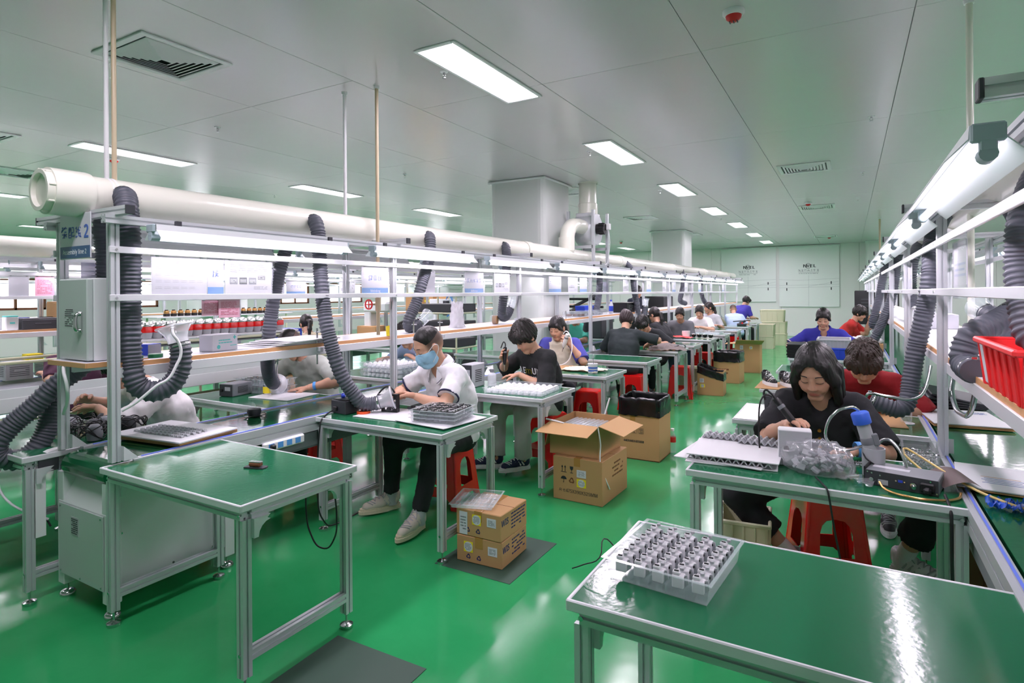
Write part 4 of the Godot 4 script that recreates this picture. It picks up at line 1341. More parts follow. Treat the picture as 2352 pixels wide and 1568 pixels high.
	# left bench by the cabinet: tangle of cables and coiled lamps
	for k in 6:
		t = thing("coiled_lead", ["coiled black lead heaped behind the sign post", "coiled black lead with a metal can on the near far-side bench", "grey coiled lead on top of the cable heap", "loose black plug lead beside the white sleeve", "small black coil nearest the belt rail", "silver-wrapped coil at the right of the cable heap"][k], "cable", Vector3(-3.68 - 0.15 * (k % 3), 0.753, -1.66 - 0.17 * (k / 3) - 0.04 * (k % 2)), k * 1.1)
		wire_coil(t, 0.075, 5.0, 0.03, "dark" if k == 2 else "black", 20 + k)
		g = Geo.new()
		g.lathe([Vector2(0, 0), Vector2(0.036, 0), Vector2(0.04, 0.03), Vector2(0.034, 0.07), Vector2(0.02, 0.085), Vector2(0, 0.088)], 16, Vector3(0.03, 0, 0))
		obj("lamp_head", g, "dark" if k % 2 else "gray", t)
	power_unit("solder_station", "dark grey soldering station with a white cloth, on the bench of the grey-shirted man", Vector3(-4.3, 0.75, -2.98), Vector3(0.14, 0.1, 0.2), 0.15, "gray")
	card("grey card under the hand of the grey-shirted man", Vector3(-3.9, 0.75, -3.12), Vector2(0.4, 0.34), 0.12, "whitecard")
	t = thing("solder_reel", "yellow-labelled reel on the grey-shirted man's bench", "reel", Vector3(-4.07, 0.757, -3.1))
	g = Geo.new()
	g.lathe([Vector2(0, 0), Vector2(0.036, 0), Vector2(0.036, 0.07), Vector2(0.03, 0.07), Vector2(0, 0.06)], 18)
	obj("reel", g, "steel", t)
	g = Geo.new()
	g.lathe([Vector2(0.0365, 0.008), Vector2(0.0366, 0.06)], 18)
	obj("label_band", g, "yellow", t)
	for k in 2:
		t = thing("spring_tray", ["lower clear tray of chrome cups behind the soldering station", "upper clear tray of chrome cups behind the soldering station"][k], "tray", Vector3(-4.2, 0.751 + 0.06 * k, -3.18), 0.1)
		obj("tray", tray_geo(0.42, 0.2, 0.055, 7, 3), "clear_tray", t)
		g = Geo.new()
		for i in 7:
			for j in 3:
				g.lathe([Vector2(0.012, 0.004), Vector2(0.024, 0.05), Vector2(0.022, 0.05), Vector2(0.01, 0.006)], 10, Vector3(-0.18 + 0.06 * i, 0, -0.06 + 0.06 * j))
		obj("chrome_cup", g, "steel", t).set_meta("kind", "stuff")
	shelf_props()

func shelf_props() -> void:
	var y := 1.229
	# left line shelf
	var t := thing("glove_box", "white and turquoise box of disposable masks on the left shelf", "box", Vector3(-3.22, y, -2.12), PI / 2 + 0.2)
	var g := Geo.new()
	g.box(Vector3(0, 0.048, 0), Vector3(0.19, 0.095, 0.1), 0.003)
	obj("carton", g, "paper", t)
	obj("flap", bx(Vector3(-0.02, 0.1, -0.02), Vector3(0.15, 0.004, 0.05), 0.001), "white", t).rotation.x = -0.3
	mat("turquoise", rgb(96, 206, 200), 0.6)
	g = Geo.new()
	g.cyl(Vector3(-0.05, 0.025, 0.0495), Vector3(-0.05, 0.025, 0.051), 0.012, 16)
	g.box(Vector3(0.07, 0.075, 0.0505), Vector3(0.022, 0.007, 0.001))
	g.box(Vector3(0.07, 0.075, 0.0505), Vector3(0.007, 0.022, 0.001))
	g.box(Vector3(0.06, 0.028, 0.0505), Vector3(0.045, 0.004, 0.001))
	obj("emblem", g, "turquoise", t)
	small_print(t, 0.1, 0.03, 2, "turquoise", Vector3(0, 0.055, 0.0508))
	for k in 4:
		var c := card("%s white card sheet of the loose pile on the left shelf" % ["lowest", "second", "third", "topmost"][k], Vector3(-3.25 + 0.015 * k, y + 0.009 * k, -2.62 - 0.03 * k), Vector2(0.32, 0.5), 0.06 * k, "whitecard")
		c.rotation.x = 0.0
	t = thing("ink_box", "small blue and white box on the left shelf beside the thick hose", "box", Vector3(-3.36, y, -1.78), 0.3)
	obj("carton", bx(Vector3(0, 0.03, 0), Vector3(0.12, 0.06, 0.09), 0.002), "paper", t)
	obj("sleeve", bx(Vector3(0.035, 0.03, 0), Vector3(0.05, 0.062, 0.092), 0.002), "blue", t)
	for k in 2:
		t = thing("green_lid", ["green round lid at the very end of the left shelf", "green round lid beside the blue and white box"][k], "lid", Vector3(-3.17, y, -1.63 - 0.1 * k))
		g = Geo.new()
		g.lathe([Vector2(0, 0), Vector2(0.035, 0), Vector2(0.035, 0.018), Vector2(0.03, 0.02), Vector2(0, 0.018)], 18)
		obj("lid", g, mat("lid_green", rgb(24, 120, 74), 0.4), t)
	t = thing("white_jug", "white plastic jug behind the thick hose on the left shelf", "bottle", Vector3(-3.45, y, -1.72))
	g = Geo.new()
	g.lathe([Vector2(0, 0), Vector2(0.05, 0), Vector2(0.055, 0.02), Vector2(0.052, 0.12), Vector2(0.02, 0.19), Vector2(0.02, 0.22), Vector2(0, 0.22)], 18)
	obj("jug", g, "white", t)
	t = thing("yellow_cup", "yellow plastic cup at the foot of the tan pipe", "cup", Vector3(-3.1, y, -3.47))
	g = Geo.new()
	g.lathe([Vector2(0, 0), Vector2(0.03, 0), Vector2(0.035, 0.075), Vector2(0.032, 0.075), Vector2(0.028, 0.005), Vector2(0, 0.005)], 18)
	obj("cup", g, "yellow", t)
	t = thing("powder_bag", "tall crumpled clear bag of white powder on the left shelf", "bag", Vector3(-3.28, y, -4.62))
	g = Geo.new()
	var fn := FastNoiseLite.new()
	fn.seed = 8
	fn.frequency = 2.2
	var bag := func(u, v):
		var a: float = u * TAU
		var r: float = 0.085 * (1.0 - 0.35 * v) + 0.03 * fn.get_noise_2d(cos(a) + 3.0, sin(a) + v * 2.0)
		return Vector3(cos(a) * r * 0.8, v * (0.24 + 0.05 * fn.get_noise_2d(cos(a) * 2.0, sin(a) * 2.0)), sin(a) * r)
	g.sheet(26, 16, bag)
	obj("bag", g, mat("milky", Color(0.93, 0.93, 0.95, 0.62), 0.35, 0.0, {"transparency": BaseMaterial3D.TRANSPARENCY_ALPHA}), t)
	g = Geo.new()
	g.lathe([Vector2(0, 0.002), Vector2(0.065, 0.004), Vector2(0.06, 0.05), Vector2(0.035, 0.085), Vector2(0, 0.1)], 16)
	obj("powder", g, "whitecard", t)
	t = thing("tape_core", "brown-ended tape roll lying on its side on the left shelf", "tape", Vector3(-3.25, y + 0.045, -5.28))
	g = Geo.new()
	g.lathe([Vector2(0, 0), Vector2(0.045, 0), Vector2(0.045, 0.05), Vector2(0.03, 0.05), Vector2(0.03, 0.03), Vector2(0, 0.03)], 22, Vector3(0.025, 0, 0), Vector3(-1, 0, 0.3))
	obj("roll", g, "kraft", t)
	g = Geo.new()
	g.lathe([Vector2(0.046, 0.004), Vector2(0.048, 0.004), Vector2(0.048, 0.07), Vector2(0.046, 0.07)], 22, Vector3(0.02, 0, 0), Vector3(-1, 0, 0.3))
	obj("wrapping", g, "film", t)
	t = thing("jelly_cup", "small clear cup with a red base on the left shelf", "cup", Vector3(-3.14, y, -5.55))
	g = Geo.new()
	g.lathe([Vector2(0, 0), Vector2(0.022, 0), Vector2(0.034, 0.05), Vector2(0.033, 0.05), Vector2(0.021, 0.004), Vector2(0, 0.004)], 16)
	obj("cup", g, "frosted", t)
	g = Geo.new()
	g.cyl(Vector3(0, 0.001, 0), Vector3(0, 0.008, 0), 0.024, 14)
	obj("base", g, "redbin", t)
	t = thing("water_bottle", "water bottle with blue cap and label on the left shelf", "bottle", Vector3(-3.16, y, -8.5))
	g = Geo.new()
	g.lathe([Vector2(0, 0), Vector2(0.03, 0), Vector2(0.033, 0.01), Vector2(0.033, 0.13), Vector2(0.025, 0.16), Vector2(0.014, 0.185), Vector2(0.014, 0.2)], 16)
	obj("bottle", g, "frosted", t)
	g = Geo.new()
	g.lathe([Vector2(0.0335, 0.04), Vector2(0.0336, 0.12)], 16)
	g.cyl(Vector3(0, 0.19, 0), Vector3(0, 0.215, 0), 0.017, 12)
	obj("label_and_cap", g, "blue", t)
	t = thing("black_carton", "black printed carton on the left shelf beyond the water bottle", "box", Vector3(-3.25, y, -9.4))
	obj("carton", bx(Vector3(0, 0.08, 0), Vector3(0.3, 0.16, 0.7), 0.004), "black", t)
	small_print(t, 0.5, 0.08, 3, "gray", Vector3(0.1512, 0.08, 0), PI / 2)
	for k in 3:
		t = thing("clear_box", ["clear lidded box of brown parts nearest on the left shelf beyond the column", "middle clear lidded box on the left shelf beyond the column", "clear lidded box next to the water bottle"][k], "box", Vector3(-3.25, y, -7.35 - 0.38 * k))
		g = Geo.new()
		g.box(Vector3(0, 0.035, 0), Vector3(0.24, 0.07, 0.3), 0.006)
		obj("box", g, "clear_tray", t)
		g = Geo.new()
		for i in 14:
			g.box(Vector3(rng.randf_range(-0.09, 0.09), 0.022, rng.randf_range(-0.12, 0.12)), Vector3(0.05, 0.03, 0.04), 0.004)
		obj("contents", g, ["brown", "gray", "lightgray"][k], t).set_meta("kind", "stuff")
	t = thing("blue_dustpan", "blue plastic scoop on a pile of folders on the far shelf", "scoop", Vector3(-3.62, y, -8.6))
	g = Geo.new()
	g.prism(PackedVector2Array([Vector2(-0.2, 0), Vector2(0.2, 0), Vector2(0.24, 0.09), Vector2(-0.24, 0.09)]), 0.16, Vector3.FORWARD, Vector3.UP, Vector3(-0.08, 0.03, 0))
	obj("scoop", g, "blue", t)
	obj("folder", bx(Vector3(0, 0.015, 0.06), Vector3(0.3, 0.03, 0.4), 0.003), "dark", t)
	# metal clamp stands bolted to the left shelf
	for k in 4:
		t = thing("clamp_post", ["thin steel rod clamp on the left shelf by the white cards", "thin steel rod clamp on the left shelf above the masked man", "thin steel rod clamp by the powder bag", "thin steel rod clamp beyond the column"][k], "clamp", Vector3(-3.08, y - 0.04, [-2.75, -3.75, -4.1, -6.7][k]))
		g = Geo.new()
		g.cyl(Vector3(0, -0.1, 0.02), Vector3(0, 0.14, 0.02), 0.006, 8)
		obj("rod", g, "steel", t)
		g = Geo.new()
		g.box(Vector3(0.02, 0.0, 0.02), Vector3(0.05, 0.03, 0.03), 0.003)
		g.cyl(Vector3(-0.02, 0.115, 0.02), Vector3(0.03, 0.115, 0.02), 0.004, 8)
		obj("jaw", g, "lightgray", t)

func crate(label: String, at: Vector3, size: Vector3, turn: float, m, called := "plastic_crate", ribs := 5) -> Node3D:
	var t := thing(called, label, "crate", at, turn)
	var g := Geo.new()
	var f := 0.04
	for s in [-1.0, 1.0]:
		g.bar(Vector3(s * size.x * 0.47, 0, 0), Vector3(s * size.x * 0.5, size.y, 0), size.z * 0.96, 0.006, 0.0, Vector3.RIGHT)
		g.bar(Vector3(0, 0, s * size.z * 0.47), Vector3(0, size.y, s * size.z * 0.5), size.x * 0.96, 0.006, 0.0, Vector3.BACK)
	g.box(Vector3(0, 0.005, 0), Vector3(size.x * 0.94, 0.01, size.z * 0.94), 0.002)
	obj("shell", g, m, t)
	g = Geo.new()
	for s in [-1.0, 1.0]:
		g.box(Vector3(s * size.x * 0.505, size.y, 0), Vector3(0.018, 0.022, size.z * 1.04), 0.005)
		g.box(Vector3(0, size.y, s * size.z * 0.505), Vector3(size.x * 1.04, 0.022, 0.018), 0.005)
	obj("rim", g, m, t)
	for s in [-1.0, 1.0]:
		for k in ribs:
			var u: float = -0.44 + 0.88 * k / (ribs - 1.0)
			g = Geo.new()
			g.bar(Vector3(u * size.x, 0.01, s * size.z * 0.482), Vector3(u * size.x, size.y - 0.01, s * size.z * 0.51), 0.012, 0.012, 0.002, Vector3.BACK)
			obj("rib", g, m, t)
			g = Geo.new()
			g.bar(Vector3(s * size.x * 0.482, 0.01, u * size.z), Vector3(s * size.x * 0.51, size.y - 0.01, u * size.z), 0.012, 0.012, 0.002, Vector3.RIGHT)
			obj("rib", g, m, t)
	return t

func carton(label: String, at: Vector3, size: Vector3, turn: float, closed := true) -> Node3D:
	var t := thing("cardboard_box", label, "cardboard box", at, turn)
	var g := Geo.new()
	if closed:
		g.box(Vector3(0, size.y / 2, 0), size, 0.004)
		obj("box", g, "kraft", t)
		g = Geo.new()
		g.box(Vector3(0, size.y + 0.0006, 0), Vector3(0.05, 0.0012, size.z * 1.002))
		for s in [-1.0, 1.0]:
			g.box(Vector3(0, size.y - 0.03, s * (size.z / 2 + 0.0008)), Vector3(0.05, 0.06, 0.0012))
		obj("tape", g, mat("tape", rgb(178, 132, 70), 0.18), t)
		g = Geo.new()
		g.box(Vector3(0, size.y, 0), Vector3(size.x * 0.99, 0.0022, 0.002))
		obj("top_seam", g, "brown", t)
	else:
		for s in [-1.0, 1.0]:
			g = Geo.new()
			g.box(Vector3(s * (size.x / 2 - 0.003), size.y / 2, 0), Vector3(0.006, size.y, size.z), 0.001)
			obj("side", g, "kraft", t)
			g = Geo.new()
			g.box(Vector3(0, size.y / 2, s * (size.z / 2 - 0.003)), Vector3(size.x - 0.012, size.y, 0.006), 0.001)
			obj("end", g, "kraft", t)
		obj("bottom", bx(Vector3(0, 0.004, 0), Vector3(size.x, 0.008, size.z)), "kraft_in", t)
	return t

# picture marks printed on cartons: kind 0 arrows, 1 glass, 2 umbrella, 3 recycling triangle
func mark(parent: Node, kind: int, s: float, at: Vector3, turn := 0.0, m = "ink", boxed := false) -> void:
	var g := Geo.new()
	var line := func(a: Vector2, b: Vector2, w: float): g.bar(Vector3(a.x * s, a.y * s, 0), Vector3(b.x * s, b.y * s, 0), w * s, 0.0006, 0.0, Vector3.BACK)
	if kind == 0:
		for x in [-0.2, 0.2]:
			line.call(Vector2(x, -0.32), Vector2(x, 0.3), 0.07)
			g.prism(PackedVector2Array([Vector2(x - 0.14, 0.2) * s, Vector2(x + 0.14, 0.2) * s, Vector2(x, 0.46) * s]), 0.0006)
		line.call(Vector2(-0.4, -0.38), Vector2(0.4, -0.38), 0.07)
	elif kind == 1:
		g.prism(PackedVector2Array([Vector2(-0.24, 0.42) * s, Vector2(-0.2, 0.1) * s, Vector2(-0.06, -0.06) * s, Vector2(0.06, -0.06) * s, Vector2(0.2, 0.1) * s, Vector2(0.24, 0.42) * s]), 0.0006)
		line.call(Vector2(0, -0.06), Vector2(0, -0.36), 0.06)
		line.call(Vector2(-0.2, -0.38), Vector2(0.2, -0.38), 0.07)
	elif kind == 2:
		var pts := PackedVector2Array()
		for k in 9:
			pts.append(Vector2(0.4, 0).rotated(PI * k / 8.0) * s + Vector2(0, 0.05 * s))
		g.prism(pts, 0.0006)
		line.call(Vector2(0, 0.05), Vector2(0, -0.34), 0.05)
		line.call(Vector2(0, -0.36), Vector2(-0.12, -0.3), 0.05)
	else:
		for k in 3:
			var a := Vector2(0, 0.42).rotated(TAU * k / 3.0)
			var b := Vector2(0, 0.42).rotated(TAU * (k + 1) / 3.0)
			line.call(a.lerp(b, 0.12), a.lerp(b, 0.72), 0.12)
			var q := a.lerp(b, 0.7)
			var d := (b - a).normalized()
			g.prism(PackedVector2Array([(q + d.orthogonal() * 0.14) * s, (q - d.orthogonal() * 0.14) * s, (q + d * 0.2) * s]), 0.0006)
	if boxed:
		for k in 4:
			line.call(Vector2(0.5, 0.55).rotated(PI / 2 * k), Vector2(-0.5, 0.55).rotated(PI / 2 * k), 0.04)
	var o := obj("printed_mark", g, m, parent, at)
	o.rotation.y = turn

func sticker(t: Node3D, at: Vector3, w: float, h: float, m, turn: float, dot := false, tilt := 0.0) -> void:
	var p := obj("sticker", bx(Vector3.ZERO, Vector3(w, h, 0.001)), m, t, at)
	p.rotation = Vector3(0, turn, tilt)
	if dot:
		var g := Geo.new()
		g.lathe([Vector2(0, 0), Vector2(0.5 * minf(w, h) * 0.95, 0), Vector2(0.5 * minf(w, h) * 0.95, 0.0004), Vector2(0, 0.0004)], 20, Vector3(0, 0, 0.0005), Vector3.BACK)
		obj("round_field", g, "paper", p)
	small_print(p, w * 0.7, h * 0.65, 5, "gray", Vector3(0, 0, 0.0012))

func floor_props() -> void:
	# two flat cartons with WIS print on a rubber mat
	var t: Node3D
	var g: Geo
	for k in 2:
		t = carton(["lower flat carton marked WIS on the rubber mat", "upper flat carton marked WIS, carrying a clear tray"][k], Vector3(-1.85, 0.004 + 0.152 * k, -2.95), Vector3(0.3, 0.15, 0.31), 0.04 - 0.03 * k)
		text(t, "WIS", 0.036, "navy_ink", Vector3(0.1505, 0.1, 0.105), PI / 2, 0, true, 0.9)
		small_print(t, 0.17, 0.1, 5, "navy_ink", Vector3(0.1506, 0.085, -0.05), PI / 2)
		mark(t, 3, 0.04, Vector3(0.0, 0.035, 0.1555), 0.0, "navy_ink")
		mark(t, 3, 0.04, Vector3(-0.07, 0.035, 0.1555), 0.0, "navy_ink")
		if k == 0:
			sticker(t, Vector3(-0.07, 0.09, 0.1562), 0.06, 0.06, "yellow", 0.0, true)
			sticker(t, Vector3(0.09, 0.09, 0.1562), 0.06, 0.05, "paper", 0.0)
		else:
			sticker(t, Vector3(-0.1, 0.07, 0.1562), 0.055, 0.13, "paper", 0.0)
			sticker(t, Vector3(-0.01, 0.1, 0.1562), 0.06, 0.06, "yellow", 0.0, true)
			sticker(t, Vector3(0.09, 0.1, 0.1562), 0.06, 0.05, "paper", 0.0)
	t = thing("empty_tray", "empty ribbed clear tray on the upper WIS carton", "tray", Vector3(-1.94, 0.309, -2.93), 0.3)
	obj("tray", tray_geo(0.24, 0.26, 0.022, 8, 3, 0.006), "clear_tray", t)
	t = thing("floor_mat", "dark green rubber mat under the two flat cartons", "mat", Vector3(-1.83, 0, -2.98), 0.0)
	obj("mat", bx(Vector3(0, 0.0015, 0), Vector3(0.5, 0.003, 0.58), 0.001), "rubber_mat", t)
	t = thing("floor_mat", "dark green rubber mat at the bottom edge of the photo", "mat", Vector3(-1.77, 0, -1.6), 0.02)
	obj("mat", bx(Vector3(0, 0.0015, 0), Vector3(0.5, 0.003, 0.62), 0.001), "rubber_mat", t)
	# big carton and the open one on top of it
	t = carton("tall brown carton printed 475X390X325MM with warning marks", Vector3(-1.75, 0, -4.24), Vector3(0.4, 0.325, 0.5), -0.03)
	mark(t, 0, 0.06, Vector3(-0.11, 0.235, 0.2512))
	mark(t, 1, 0.06, Vector3(-0.045, 0.235, 0.2512))
	mark(t, 2, 0.06, Vector3(-0.11, 0.155, 0.2512))
	mark(t, 3, 0.06, Vector3(-0.045, 0.155, 0.2512), 0.0, "brown")
	sticker(t, Vector3(0.035, 0.215, 0.2516), 0.075, 0.055, "paper", 0.0)
	sticker(t, Vector3(0.035, 0.145, 0.2516), 0.075, 0.06, "yellow", 0.0, true)
	text(t, ":475X390X325MM", 0.024, "ink", Vector3(0.03, 0.075, 0.251))
	cjk(t, "尺寸", 0.024, "ink", Vector3(-0.125, 0.075, 0.2512))
	small_print(t, 0.22, 0.12, 4, "brown", Vector3(0.2006, 0.22, -0.05), PI / 2)
	t = carton("open carton with bent flaps on top of the 475X390X325MM carton", Vector3(-1.8, 0.327, -4.26), Vector3(0.4, 0.24, 0.45), -0.02, false)
	var flaps := [[Vector3(0, 0.24, 0.225), Vector3(0.43, 0, 0), Vector3(-0.03, -0.05, 0.16), "front_flap"], [Vector3(0.2, 0.24, 0), Vector3(0, 0, -0.44), Vector3(0.2, -0.045, 0.02), "side_flap"], [Vector3(-0.2, 0.24, 0), Vector3(0, 0, 0.44), Vector3(-0.05, -0.19, 0), "side_flap"], [Vector3(0, 0.24, -0.225), Vector3(-0.38, 0, 0), Vector3(0, -0.19, -0.04), "back_flap"]]
	for f in flaps:
		g = Geo.new()
		var d: Vector3 = f[2]
		var w: Vector3 = f[1]
		g.prism(PackedVector2Array([Vector2(-0.47, 0), Vector2(0.47, 0), Vector2(0.49, 1), Vector2(-0.49, 1)]), 0.005, w, d, f[0])
		# the prism's axes are not unit vectors here: length comes from w and d
		obj(f[3], g, "kraft_in", t)
	g = Geo.new()
	for k in 9:
		g.box(Vector3(-0.15 + 0.037 * k, 0.2, -0.02), Vector3(0.02, 0.012, 0.32), 0.003)
	g.box(Vector3(0, 0.19, 0), Vector3(0.36, 0.006, 0.4))
	obj("tray_inside", g, "clear_tray", t)
	cord("plastic_strap", [Vector3(-1.61, 0.57, -4.03), Vector3(-1.594, 0.52, -4.02), Vector3(-1.585, 0.44, -4.025), Vector3(-1.575, 0.3, -4.0), Vector3(-1.545, 0.1, -4.1)], 0.005, "white", "white packing strap hanging down the corner of the open carton", "strap")
	cord("plastic_strap", [Vector3(-1.72, 0.57, -4.47), Vector3(-1.7, 0.66, -4.49), Vector3(-1.69, 0.7, -4.5)], 0.007, "white", "white packing strap standing up behind the open carton", "strap")
	cord("plastic_strap", [Vector3(-2.04, 0.58, -4.05), Vector3(-1.96, 0.575, -4.04), Vector3(-1.88, 0.565, -4.035)], 0.007, "white", "white packing strap at the left rim of the open carton", "strap")
	# cartons used as bins, lined with black bags
	var bins := [[-1.7, -5.47, 0.38, 0.54, 0.38, 0.0, "carton printed 440X440X405MM lined with a black bin bag, nearest in the aisle", 0.13], [-1.83, -9.25, 0.37, 0.36, 0.35, 0.05, "short carton with a black bag slumped over one side, second in the aisle", 0.08], [-1.82, -10.65, 0.42, 0.5, 0.4, -0.05, "carton with a black bag turned over its rim, third in the aisle", 0.14]]
	for b in bins:
		t = carton(b[6], Vector3(b[0], 0, b[1]), Vector3(b[2], b[3], b[4]), b[5], false)
		g = Geo.new()
		var fn := FastNoiseLite.new()
		fn.seed = int(b[1] * -10)
		fn.frequency = 1.6
		var prof := [[0.9, -0.3], [0.93, -0.08], [0.96, 0.01], [1.0, 0.035], [1.045, 0.02], [1.05, -0.02], [1.045, -b[7] * 0.6], [1.07, -b[7]]]
		var skew: float = 0.0 if b[3] > 0.4 else 0.09
		g.sheet(56, prof.size() * 2 - 2, func(u, v):
			var k: float = v * (prof.size() - 1)
			var i := mini(int(k), prof.size() - 2)
			var s := lerpf(prof[i][0], prof[i + 1][0], k - i)
			var y := lerpf(prof[i][1], prof[i + 1][1], k - i)
			var a: float = u * TAU
			var c := Vector2(cos(a), sin(a))
			c /= maxf(absf(c.x), absf(c.y)) * 0.93 + 0.07
			var w := 1.0 + 0.035 * fn.get_noise_3d(c.x * 1.6, c.y * 1.6, y * 8)
			return Vector3(c.x * s * b[2] * 0.5 * w, b[3] + y + 0.014 * fn.get_noise_2d(c.x * 1.2 + 7, c.y * 1.2) - skew * c.x * 0.7, c.y * s * b[4] * 0.5 * w))
		obj("bin_bag", g, "bag", t)
		if b[3] == 0.54:
			for k in 3:
				mark(t, [2, 1, 0][k], 0.045, Vector3(-0.11 + 0.065 * k, 0.27, 0.1912), 0.0, "ink", true)
			text(t, "440X440X405MM", 0.022, "ink", Vector3(-0.05, 0.17, 0.191), 0, 0, true, 0.8)
			g = Geo.new()
			g.box(Vector3(-0.06, 0.43, 0.1908), Vector3(0.05, 0.14, 0.001))
			g.box(Vector3(0, 0.4, 0.1908), Vector3(0.38, 0.004, 0.001))
			obj("tape", g, "tape", t)
		elif b[3] == 0.36:
			sticker(t, Vector3(-0.12, 0.22, 0.1758), 0.06, 0.06, "paper", 0.0)
			sticker(t, Vector3(-0.11, 0.14, 0.1758), 0.07, 0.05, "yellow", 0.0, true, 0.1)
		else:
			small_print(t, 0.2, 0.12, 2, "brown", Vector3(-0.02, 0.2, 0.2012))
	t = carton("tall open carton with its flap raised, farthest in the aisle", Vector3(-1.72, 0, -12.2), Vector3(0.45, 0.55, 0.45), 0.03, false)
	for s in [[Vector3(0.02, 0.55, 0.225), Vector3(0.5, 0, 0), Vector3(0.06, 0.09, 0.2)], [Vector3(-0.225, 0.55, 0), Vector3(0, 0, 0.44), Vector3(-0.2, -0.02, 0)]]:
		g = Geo.new()
		g.prism(PackedVector2Array([Vector2(-0.47, 0), Vector2(0.47, 0), Vector2(0.49, 1), Vector2(-0.49, 1)]), 0.005, s[1], s[2], s[0])
		obj("flap", g, "kraft_in", t)
	sticker(t, Vector3(-0.1, 0.48, 0.2258), 0.06, 0.08, "paper", 0.0)
	sticker(t, Vector3(0.07, 0.48, 0.2258), 0.06, 0.06, "yellow", 0.0, true)
	t = thing("water_bottle", "clear water bottle with a white cap and red label standing on the floor", "bottle", Vector3(-1.5, 0.0, -5.7))
	g = Geo.new()
	g.lathe([Vector2(0, 0), Vector2(0.03, 0), Vector2(0.032, 0.01), Vector2(0.03, 0.06), Vector2(0.032, 0.1), Vector2(0.032, 0.15), Vector2(0.015, 0.195), Vector2(0.014, 0.21)], 16)
	obj("bottle", g, "clear_tray", t)
	g = Geo.new()
	g.lathe([Vector2(0.0325, 0.1), Vector2(0.0326, 0.15)], 16)
	obj("label_band", g, "redbin", t)
	g = Geo.new()
	g.cyl(Vector3(0, 0.205, 0), Vector3(0, 0.228, 0), 0.017, 12)
	obj("cap", g, "white", t)
	# translucent crates
	crate("cream translucent crate under the bench by the red stools", Vector3(-2.2, 0, -9.6), Vector3(0.34, 0.34, 0.34), 0.0, "cream_plastic")
	var st := [[-2.1, 0.0, -17.4, "cream translucent crate at the bottom of the front far stack"], [-2.1, 0.32, -17.4, "cream translucent crate on top of the front far stack"], [-1.9, 0.0, -18.6, "cream translucent crate at the bottom of the rear far stack"], [-1.9, 0.34, -18.6, "cream translucent crate in the middle of the rear far stack"], [-1.95, 0.68, -18.6, "cream translucent crate on top of the rear far stack"]]
	for s in st:
		crate(s[3], Vector3(s[0], s[1], s[2]), Vector3(0.62, 0.33, 0.5), 0.0, "cream_plastic")
	crate("cream crate standing under the bench of the woman in black", Vector3(-0.52, 0, -3.5), Vector3(0.26, 0.3, 0.3), 0.1, "cream_plastic")
	crate("dark crate half hidden under the right line", Vector3(0.62, 0, -3.9), Vector3(0.34, 0.3, 0.34), 0.2, "brown", "storage_box")
	t = thing("flat_cardboard", "brown cardboard sheet on the floor under the right foreground bench", "cardboard sheet", Vector3(-0.25, 0, -3.1), -0.1)
	obj("sheet", bx(Vector3(0, 0.05, 0), Vector3(0.5, 0.1, 0.5), 0.004), "kraft", t)
	cord("floor_cable", [Vector3(-2.3, 0.66, -1.97), Vector3(-2.32, 0.5, -1.98), Vector3(-2.3, 0.38, -1.99), Vector3(-2.23, 0.32, -2.0), Vector3(-2.15, 0.38, -2.0), Vector3(-2.12, 0.5, -1.99), Vector3(-2.12, 0.66, -1.97)], 0.004, "black", "black cable looping below the foreground bench")
	t = thing("power_strip", "white power strip with blue sockets on the left conveyor", "power strip", Vector3(-3.03, 0.64, -2.42), PI / 2)
	obj("case", bx(Vector3.ZERO, Vector3(0.3, 0.055, 0.03), 0.008), "white", t)
	g = Geo.new()
	for k in 4:
		g.box(Vector3(-0.1 + 0.065 * k, 0, 0.0155), Vector3(0.04, 0.035, 0.002), 0.001)
	obj("socket", g, "sign_blue", t)
	obj("plug", bx(Vector3(-0.1, 0, 0.03), Vector3(0.03, 0.03, 0.03), 0.006), "black", t)

